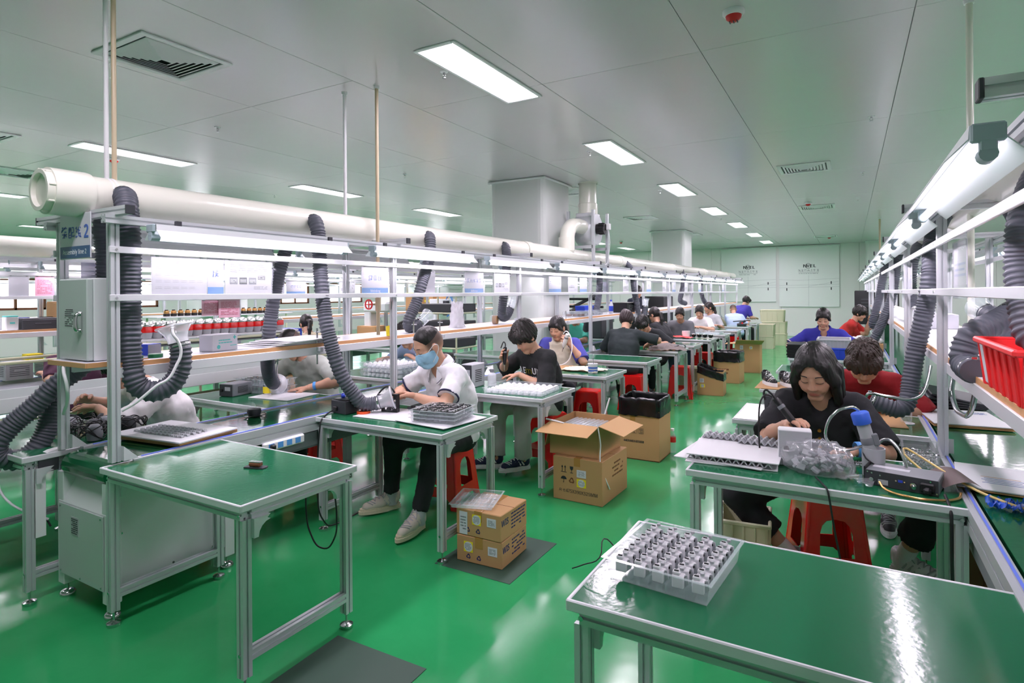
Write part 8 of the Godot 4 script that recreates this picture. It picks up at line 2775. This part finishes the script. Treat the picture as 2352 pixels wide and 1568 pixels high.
func people() -> void:
	mat("skin", Color.WHITE, 0.5, 0.0, {"vertex_color_use_as_albedo": true, "subsurf_scatter_enabled": true, "subsurf_scatter_strength": 0.12})
	var down := Vector3(0, -1, 0)
	# the masked man
	var a := person({"label": "man in a white polo with navy trim and a blue face mask, hands at work", "at": Vector3(-2.51, 0, -3.54), "yaw": -0.28, "lean": 0.14, "hunch": 0.28, "nod": 0.5, "head_yaw": -0.25, "head": 1.08, "size": 1.04, "cell": 0.013, "hair": "crop", "hair_tint": rgb(24, 22, 22),
		"hands": [Vector3(-2.6, 0.845, -3.17), Vector3(-2.8, 0.835, -3.2)], "elbows": [Vector3(1, -0.35, 0.25), Vector3(-0.9, -0.6, -0.1)], "grip": [[Vector3(-0.85, 0.15, 0.3), Vector3(-0.2, -0.6, 0.5), Vector3(0, 0.5, 0.6), 0.62], [Vector3(0.45, 0.1, 0.75), Vector3(0.5, -0.7, 0), Vector3(0.6, 0.5, 0), 0.6]],
		"shirt": rgb(236, 236, 240), "trim": rgb(30, 34, 70), "collar": true, "vneck": true, "sleeve": 0.68, "loose": 1.08, "trousers": rgb(32, 33, 37), "hem": 0.9, "cuff": 0.052, "feet": [Vector3(-2.45, 0.1, -3.0), Vector3(-2.86, 0.1, -3.2)], "toes": [Vector3(0.05, 0, 1), Vector3(-0.45, 0, 0.75)], "knees": [Vector3(0.3, 0.8, 1), Vector3(-0.3, 0.8, 1)], "shoe": "beige_shoe", "laces": "steel_cloth", "sole": "cream_sole", "sock": "lightgray"})
	face_mask(a)
	# the man in the printed black T-shirt, with a screwdriver
	a = person({"label": "young man in a black T-shirt with big white letters holding an electric screwdriver", "at": Vector3(-2.44, 0, -4.84), "yaw": -0.32, "lean": 0.12, "hunch": 0.26, "nod": 0.66, "head_yaw": -0.2, "head": 1.1, "size": 1.02, "cell": 0.0145, "hair": "mop", "hair_tint": rgb(34, 30, 28),
		"hands": [Vector3(-2.53, 0.835, -4.5), Vector3(-2.74, 0.93, -4.62)], "elbows": [Vector3(1, -0.6, -0.35), Vector3(-0.9, -0.6, 0.1)], "grip": [[Vector3(-0.9, -0.1, 0.3), Vector3(-0.1, -1, 0.2), Vector3(0.2, 0.4, 0.8), 0.4], [Vector3(-0.1, 0.6, 0.5), Vector3(0.8, 0, 0.2), Vector3(0.1, 0.7, -0.6), 0.95]],
		"shirt": rgb(34, 36, 38), "sleeve": 1.0, "loose": 1.35, "trousers": rgb(186, 190, 186), "hem": 0.95, "cuff": 0.075, "feet": [Vector3(-2.45, 0.12, -4.42), Vector3(-2.72, 0.1, -4.42)], "knees": [Vector3(-0.1, 0.8, 1), Vector3(-0.5, 0.8, 0.9)], "toes": [Vector3(-0.6, 0, 0.8), Vector3(-0.7, 0, 0.5)], "shoe": "navy_shoe", "laces": "white", "sole": "whitecard"})
	shirt_print(a, "AE   UI", 0.06, "white", -0.02, 0.085, 1.1)
	shirt_print(a, "BROUIE", 0.05, "white", -0.02, 0.012, 1.05)
	shirt_print(a, "m", 0.06, "brass", -0.02, 0.085, 1.3)
	driver("electric_screwdriver", "black electric screwdriver upright in the black-shirted man's fist", Vector3(-2.715, 0.985, -4.565), Vector3(0.05, 1, 0.0), 0.16)
	# the girl with blue raglan sleeves
	a = person({"label": "girl in a cream T-shirt with blue raglan sleeves holding a grey hand tool", "at": Vector3(-2.93, 0, -6.25), "yaw": 0.25, "lean": 0.12, "hunch": 0.22, "nod": 0.38, "head_yaw": -0.35, "size": 0.97, "head": 1.08, "cell": 0.015, "hair": "pony", "hair_tint": rgb(26, 23, 24),
		"hands": [Vector3(-2.72, 0.97, -6.02), Vector3(-2.9, 0.83, -5.86)], "elbows": [Vector3(0.8, -1, 0.2), Vector3(-0.7, -0.8, 0.2)], "grip": [[Vector3(-0.35, 0.75, 0.3), Vector3(-0.6, 0, -0.5), Vector3(0, 0.4, 0.6), 0.9], [Vector3(0, 0, 1), down, Vector3(1, 0, 0), 0.5]],
		"shirt": rgb(236, 228, 208), "sleeve": 0.35, "trousers": rgb(34, 36, 46)})
	raglan(a, rgb(76, 78, 168))
	shirt_print(a, "LUCKY", 0.03, "redbin", 0.02, -0.07)
	shirt_print(a, "HOUSE", 0.03, "redbin", 0.02, -0.11)
	driver("hand_tool", "grey bottle-shaped hand tool held up by the girl with blue sleeves", Vector3(-2.75, 1.02, -5.95), Vector3(0.35, 0.8, 0.2), 0.17, "white", 0.024)
	cord("tool_hose", [Vector3(-2.75, 1.1, -5.9), Vector3(-2.7, 1.13, -5.88), Vector3(-2.64, 1.05, -5.86), Vector3(-2.62, 0.9, -5.82), Vector3(-2.68, 0.79, -5.8), Vector3(-2.78, 0.765, -5.75)], 0.006, "white", "white flexible tube curving from the grey hand tool to the bench", "tube")
	# the rest of the aisle side of the left line
	person({"label": "man in a black T-shirt seen from behind, bent over the fifth bench", "at": Vector3(-2.66, 0, -7.58), "yaw": PI + 0.15, "lean": 0.2, "hunch": 0.3, "nod": 0.55, "cell": 0.017, "size": 1.04, "hair": "mop", "hair_tint": rgb(46, 32, 34), "hands": [Vector3(-2.85, 0.82, -8.0), Vector3(-2.42, 0.84, -8.02)], "elbows": [Vector3(-0.8, -0.8, 0), Vector3(1.4, -0.1, 0.2)], "shirt": rgb(38, 48, 50), "sleeve": 1.0, "loose": 1.2, "feet": [Vector3(-2.8, 0.1, -7.9), Vector3(-2.5, 0.1, -7.9)]})
	a = person({"label": "man in a black T-shirt with a small chest print, head bowed, at the seventh bench", "at": Vector3(-2.62, 0, -9.02), "yaw": -0.2, "lean": 0.4, "hunch": 0.3, "nod": 0.85, "cell": 0.018, "size": 1.02, "hair": "mop", "hair_tint": rgb(28, 26, 26), "hands": [Vector3(-2.5, 0.8, -8.6), Vector3(-2.85, 0.86, -8.62)], "elbows": [Vector3(1, -0.6, 0), Vector3(-1, -0.5, 0)], "shirt": rgb(34, 38, 42), "sleeve": 0.95, "loose": 1.15})
	shirt_print(a, "R", 0.05, "white", 0.07, 0.02)
	person({"label": "woman in black with a long dark ponytail, turned away behind the bowed man", "at": Vector3(-2.7, 0, -9.9), "yaw": -1.9, "lean": 0.2, "hunch": 0.2, "nod": 0.3, "cell": 0.019, "size": 1.0, "hair": "pony", "hands": [Vector3(-3.0, 0.82, -10.0), Vector3(-3.0, 0.82, -9.7)], "shirt": rgb(40, 42, 46), "sleeve": 0.9})
	person({"label": "smiling woman in a grey long-sleeved top wearing work gloves", "at": Vector3(-2.75, 0, -11.2), "yaw": 0.1, "lean": 0.25, "hunch": 0.25, "nod": 0.4, "cell": 0.019, "hair": "pony", "hands": [Vector3(-2.55, 0.8, -10.75), Vector3(-3.0, 0.92, -10.85)], "shirt": rgb(112, 114, 120), "sleeve": 1.95, "trousers": rgb(60, 72, 96), "skin": Color(0.5, 0.28, 0.18)})
	a = person({"label": "woman in a white T-shirt looking down at her hands", "at": Vector3(-2.66, 0, -12.45), "yaw": 0.05, "lean": 0.2, "hunch": 0.22, "nod": 0.45, "cell": 0.019, "hair": "pony", "hands": [Vector3(-2.6, 0.85, -12.05), Vector3(-2.75, 0.85, -12.05)], "elbows": [Vector3(1, -0.5, 0), Vector3(-1, -0.5, 0)], "shirt": rgb(240, 240, 242), "sleeve": 0.85, "loose": 1.15})
	person({"label": "woman in a grey striped top with a high ponytail, looking left", "at": Vector3(-2.7, 0, -13.7), "yaw": -0.3, "lean": 0.05, "hunch": 0.1, "nod": 0.12, "head_yaw": -0.7, "cell": 0.02, "hair": "pony", "hands": [Vector3(-2.5, 0.82, -13.3), Vector3(-2.85, 0.82, -13.3)], "shirt": rgb(196, 198, 204), "sleeve": 0.85, "skin": Color(0.52, 0.29, 0.19)})
	person({"label": "man in an olive T-shirt and mask bent to the left", "at": Vector3(-2.6, 0, -14.5), "yaw": -1.0, "lean": 0.3, "hunch": 0.3, "nod": 0.3, "cell": 0.021, "hair": "mop", "hands": [Vector3(-2.75, 0.9, -14.15), Vector3(-2.85, 0.82, -14.3)], "shirt": rgb(128, 128, 104), "sleeve": 0.85})
	person({"label": "man in a pale blue shirt seen from behind near the far end", "at": Vector3(-2.42, 0, -15.2), "yaw": PI + 0.35, "lean": 0.35, "hunch": 0.3, "nod": 0.6, "cell": 0.021, "hair": "crop", "hands": [Vector3(-2.6, 0.8, -15.6), Vector3(-2.2, 0.8, -15.62)], "shirt": rgb(186, 206, 236), "sleeve": 0.85, "loose": 1.2, "trousers": rgb(52, 66, 96)})
	person({"label": "man in a dark blue polo standing bent at the last bench", "at": Vector3(-2.6, 0, -16.6), "yaw": 2.6, "hip": 0.72, "lean": 0.3, "hunch": 0.3, "nod": 0.5, "cell": 0.022, "hair": "mop", "hands": [Vector3(-2.5, 0.85, -17.0), Vector3(-2.2, 0.85, -16.9)], "shirt": rgb(62, 56, 160), "sleeve": 0.85})
	person({"label": "standing figure in navy behind the far hoses of the left line", "at": Vector3(-4.3, 0, -12.9), "yaw": 1.2, "hip": 0.92, "lean": 0.1, "hunch": 0.15, "nod": 0.3, "cell": 0.022, "hair": "mop", "hands": [Vector3(-4.0, 1.1, -12.7), Vector3(-4.0, 1.1, -13.0)], "feet": [Vector3(-4.3, 0.09, -13.0), Vector3(-4.3, 0.09, -12.75)], "shirt": rgb(44, 48, 66), "sleeve": 0.9})
	# the far side of the left line
	a = person({"label": "worker in a white T-shirt behind the steel cabinet, face hidden by the shelf", "at": Vector3(-3.95, 0, -2.35), "yaw": -0.15, "lean": 0.35, "hunch": 0.35, "nod": 0.5, "cell": 0.0145, "size": 1.02, "hair": "mop", "hands": [Vector3(-4.05, 0.86, -1.86), Vector3(-4.28, 0.88, -1.92)], "elbows": [Vector3(1, -0.7, 0.2), Vector3(-1, -0.6, 0)], "grip": [[Vector3(-0.9, 0, 0.3), Vector3(0, -0.7, 0.5), Vector3(0, 0.5, 0.6), 0.6], [Vector3(0.3, 0.2, 0.6), Vector3(0.6, -0.5, 0), Vector3(0.5, 0.6, 0), 0.7]], "shirt": rgb(238, 236, 236), "sleeve": 0.95, "loose": 1.2, "trousers": rgb(86, 130, 196)})
	a = person({"label": "man in a sage grey T-shirt with a blue wristband, hand flat on the card", "at": Vector3(-4.15, 0, -3.75), "yaw": 0.05, "lean": 0.28, "hunch": 0.3, "nod": 0.7, "head_yaw": -0.5, "cell": 0.0148, "size": 1.03, "hair": "crop", "hair_tint": rgb(30, 27, 26), "hands": [Vector3(-3.86, 0.79, -3.33), Vector3(-4.36, 0.83, -3.32)], "elbows": [Vector3(1, -0.4, -0.2), Vector3(-1, -0.6, 0)], "grip": [[Vector3(-0.75, -0.1, 0.5), down, Vector3(-0.2, 0, 0.9), 0.12], [Vector3(0.3, -0.1, 0.8), down, Vector3(1, 0, 0), 0.5]], "shirt": rgb(176, 182, 174), "sleeve": 0.95, "loose": 1.25})
	var w: Vector3 = Vector3(-3.83, 0.8, -3.37)
	var g := Geo.new()
	g.lathe([Vector2(0.033, -0.012), Vector2(0.035, -0.01), Vector2(0.035, 0.01), Vector2(0.033, 0.012)], 18, w - a.position, Vector3(0.75, 0.1, -0.5))
	obj("wristband", g, "sign_blue", a)
	person({"label": "worker in a pale blue T-shirt behind the domes, head behind the shelf", "at": Vector3(-4.05, 0, -5.2), "yaw": -0.2, "lean": 0.3, "hunch": 0.35, "nod": 0.6, "cell": 0.017, "size": 1.02, "hair": "mop", "hands": [Vector3(-4.0, 0.86, -4.86), Vector3(-4.4, 0.85, -4.8)], "elbows": [Vector3(1, -0.6, 0), Vector3(-1, -0.6, 0)], "shirt": rgb(158, 178, 218), "sleeve": 0.9, "loose": 1.2})
	person({"label": "worker in a turquoise T-shirt on the far side behind the girl with blue sleeves", "at": Vector3(-4.0, 0, -9.1), "yaw": 0.35, "lean": 0.15, "hunch": 0.2, "nod": 0.45, "cell": 0.017, "size": 1.0, "hair": "mop", "hands": [Vector3(-3.75, 0.8, -8.62), Vector3(-4.15, 0.8, -8.62)], "shirt": rgb(82, 196, 172), "sleeve": 0.8, "skin": Color(0.5, 0.28, 0.18)})
	person({"label": "woman in a cream blouse seen from behind beyond the grey-shirted man", "at": Vector3(-6.15, 0, -5.4), "yaw": -1.9, "lean": 0.2, "hunch": 0.25, "nod": 0.4, "cell": 0.019, "hair": "pony", "hands": [Vector3(-6.5, 0.9, -5.2), Vector3(-6.5, 0.9, -5.6)], "shirt": rgb(226, 216, 184), "sleeve": 1.5})
	person({"label": "worker in dark purple partly hidden by the steel cabinet", "at": Vector3(-6.12, 0, -2.62), "yaw": -2.0, "lean": 0.3, "hunch": 0.3, "nod": 0.5, "cell": 0.018, "hair": "mop", "hands": [Vector3(-6.4, 0.85, -2.5), Vector3(-6.4, 0.85, -2.9)], "shirt": rgb(76, 36, 62), "sleeve": 0.9})
	# the right line
	a = person({"label": "woman with bobbed black hair in a black buttoned blouse, nearest at the right line", "at": Vector3(-0.13, 0, -3.7), "yaw": -0.06, "lean": 0.22, "hunch": 0.28, "nod": 0.55, "head_yaw": -0.12, "head": 1.1, "size": 1.0, "wide": 1.0, "cell": 0.013, "hair": "bob", "hair_tint": rgb(26, 24, 24), "skin": Color(0.58, 0.335, 0.22),
		"hands": [Vector3(0.03, 0.8, -3.18), Vector3(-0.27, 0.9, -3.16)], "elbows": [Vector3(0.8, -0.8, -0.3), Vector3(-0.6, -0.9, -0.2)], "grip": [[Vector3(-0.8, 0.05, 0.4), Vector3(0.1, -0.9, 0.2), Vector3(0.2, 0.3, 0.8), 0.5], [Vector3(0.5, 0.35, 0.6), Vector3(0.3, -0.5, 0.3), Vector3(-0.1, 0.8, 0.3), 0.75]],
		"shirt": rgb(30, 31, 36), "vneck": true, "sleeve": 0.92, "loose": 1.3, "trousers": rgb(26, 27, 31), "hem": 0.62, "cuff": 0.085, "knees": [Vector3(1.2, 0.35, 0.4), Vector3(-1.2, 0.35, 0.4)], "feet": [Vector3(0.24, 0.11, -3.78), Vector3(-0.27, 0.11, -3.5)], "toes": [Vector3(0.7, 0, 0.35), Vector3(-0.3, 0, 0.7)], "shoe": "white", "laces": "lightgray", "sole": "white", "sock": "whitecard"})
	var c: Transform3D = a.get_meta("chest")
	var pr: Array = a.get_meta("field")
	for k in 3:
		g = Geo.new()
		var p := c * Vector3(0.0, 0.075 - 0.045 * k, 0.25)
		for it in 12:
			p -= c.basis.z * maxf(field(pr, p, 0.05), 0.0) * 0.85
		g.cyl(p + c.basis.z * 0.006, p + c.basis.z * 0.014, 0.009, 14)
		obj("button", g, "brass", a)
	driver("hot_air_pen", "black handpiece with a cord held by the woman in black", Vector3(-0.265, 0.965, -3.09), Vector3(-0.55, 0.7, -0.1), 0.17)
	cord("handpiece_lead", [Vector3(-0.33, 1.04, -3.1), Vector3(-0.365, 1.045, -3.09), Vector3(-0.385, 0.99, -3.07), Vector3(-0.385, 0.86, -3.05), Vector3(-0.38, 0.8, -3.03)], 0.004, "black", "black lead arching from the handpiece down to the bench", "lead")
	g = Geo.new()
	g.lathe([Vector2(0.034, -0.012), Vector2(0.036, -0.01), Vector2(0.036, 0.01), Vector2(0.034, 0.012)], 18, Vector3(0.03, 0.81, -3.18) - a.position, Vector3(0.8, 0.05, -0.35))
	obj("wristband", g, "sign_blue", a)
	g = Geo.new()
	for k in 14:
		var an := TAU * k / 14
		g.ball(Vector3(0.06, 0.815, -3.195) - a.position + (Vector3(0, cos(an), 0) + Vector3(0.4, 0, 0.9).normalized() * sin(an)) * 0.036, Vector3(0.0065, 0.0065, 0.0065), 6, 4)
	obj("bead_bracelet", g, "bead_red", a)
	a = person({"label": "boy with brown tousled hair in a dark red T-shirt, head bowed low", "at": Vector3(0.1, 0, -4.95), "yaw": -0.05, "lean": 0.36, "hunch": 0.34, "nod": 0.85, "head": 1.12, "size": 1.02, "cell": 0.0145, "hair": "mop", "hair_tint": rgb(52, 40, 34), "hands": [Vector3(0.22, 0.8, -4.5), Vector3(0.05, 0.8, -4.48)], "elbows": [Vector3(1, -0.6, -0.2), Vector3(-1, -0.6, -0.2)], "shirt": rgb(154, 26, 34), "sleeve": 0.95, "loose": 1.25})
	shirt_print(a, "SITUATION", 0.04, "white", 0.0, -0.02)
	person({"label": "woman in a royal blue polo behind the blue crate", "at": Vector3(-0.3, 0, -8.8), "yaw": 0.02, "lean": 0.15, "hunch": 0.2, "nod": 0.35, "head_yaw": -0.05, "cell": 0.017, "size": 1.04, "wide": 1.12, "hair": "bob" if false else "pony", "hands": [Vector3(-0.1, 0.85, -8.45), Vector3(-0.5, 0.88, -8.4)], "elbows": [Vector3(1, -0.6, 0), Vector3(-1, -0.5, -0.2)], "shirt": rgb(50, 50, 158), "sleeve": 0.9, "loose": 1.2, "collar": true, "trim": rgb(230, 200, 210), "vneck": true})
	person({"label": "man in a red T-shirt in profile at a bench far back on the right", "at": Vector3(-0.16, 0, -12.2), "yaw": 1.45, "lean": 0.3, "hunch": 0.25, "nod": 0.35, "cell": 0.019, "size": 1.02, "hair": "mop", "hands": [Vector3(0.3, 1.02, -12.15), Vector3(0.28, 0.85, -12.3)], "shirt": rgb(196, 48, 44), "sleeve": 0.9, "loose": 1.1})

func driver(called: String, label: String, at: Vector3, dir: Vector3, l: float, m = "black", r := 0.017) -> void:
	var t := thing(called, label, "tool", at)
	var g := Geo.new()
	g.lathe([Vector2(0, -l * 0.5), Vector2(r * 0.55, -l * 0.5), Vector2(r * 0.9, -l * 0.35), Vector2(r, 0.0), Vector2(r * 0.9, l * 0.3), Vector2(r, l * 0.4), Vector2(r * 0.8, l * 0.5), Vector2(0, l * 0.5)], 18, Vector3.ZERO, dir)
	obj("grip", g, m, t)
	g = Geo.new()
	g.lathe([Vector2(0, -l * 0.85), Vector2(0.003, -l * 0.85), Vector2(0.004, -l * 0.6), Vector2(r * 0.5, -l * 0.5)], 10, Vector3.ZERO, dir)
	obj("bit", g, "steel", t)
	g = Geo.new()
	g.lathe([Vector2(r * 1.02, l * 0.18), Vector2(r * 1.04, l * 0.2), Vector2(r * 1.04, l * 0.26), Vector2(r * 1.02, l * 0.28)], 16, Vector3.ZERO, dir)
	obj("ring", g, "gray", t)
	if m is String and m == "black":
		g = Geo.new()
		var d := dir.normalized()
		g.tube(curve([d * l * 0.5, d * (l * 0.5 + 0.03), d * (l * 0.5 + 0.045) + Vector3(-0.02, 0.0, 0), d * l * 0.5 + Vector3(-0.045, -0.01, 0)], 0.008), 0.005, 8)
		obj("cord_relief", g, "black", t)

func face_mask(t: Node3D) -> void:
	var hx: Transform3D = t.get_meta("hx")
	var pr := []
	for q in head_prims():
		if q[0] == 1:
			pr.append([1, q[1], q[2] + Vector3(0.006, 0.006, 0.006)])
		else:
			pr.append(cap(q[1], q[2], q[3] + 0.007))
	pr.append(cap(Vector3(0, -0.01, 0.092), Vector3(0, -0.035, 0.104), 0.012, 0.014))
	pr.append(cap(Vector3(0, -0.06, 0.092), Vector3(0, -0.09, 0.08), 0.025, 0.02))
	pr.append([3, Vector3(0, -0.006, 0.1), Vector3(0, 1, -0.12).normalized()])
	pr.append([3, Vector3(0, 0, 0.012), Vector3(0, 0.25, -1).normalized()])
	pr.append([3, Vector3(0, -0.122, 0.05), Vector3(0, -1, 0.2).normalized()])
	var g := Geo.new()
	var fn := FastNoiseLite.new()
	fn.frequency = 22.0
	nets(g, pr, 0.004, 0.014, hx, null, fn, 0.002)
	obj("face_mask", g, mat("mask_blue", rgb(158, 206, 232), 0.8), t)
	g = Geo.new()
	for y in [-0.03, -0.055, -0.08]:
		var pts := PackedVector3Array()
		for k in 11:
			var p := Vector3(-0.05 + 0.01 * k, y, 0.15)
			for it in 12:
				p.z -= maxf(field(pr, p, 0.014), 0.0) * 0.9
			pts.append(hx * p)
		g.tube(pts, 0.0013, 5)
	obj("mask_pleat", g, "mask_blue", t)
	for s in [-1.0, 1.0]:
		g = Geo.new()
		g.tube(curve([Vector3(s * 0.062, -0.02, 0.05), Vector3(s * 0.076, 0.0, 0.02), Vector3(s * 0.086, 0.012, -0.012), Vector3(s * 0.083, -0.01, -0.03), Vector3(s * 0.078, -0.045, -0.005), Vector3(s * 0.06, -0.085, 0.04)].map(func(p): return hx * p), 0.006), 0.0022, 6)
		obj("ear_loop", g, "white", t)

func raglan(t: Node3D, col: Color) -> void:
	# coloured shoulders and sleeves over the girl's cream shirt
	var pr: Array = t.get_meta("field")
	var c: Transform3D = t.get_meta("chest")
	var g := Geo.new()
	var out := []
	for q in pr:
		if q[0] == 2:
			var e: Vector3 = q[1] + (q[2] - q[1]) * 2.6
			out.append([2, q[1], e, 0.075, 0.081])
			out.append(cap(q[1], q[1].lerp(c * Vector3(0, 0.2, 0), 0.55), 0.074, 0.06))
	for q in pr:
		if q[0] == 4:
			out.append(q)
	nets(g, out, 0.013, 0.03, Transform3D())
	obj("raglan_sleeves", g, mat("raglan", col, 0.85), t)
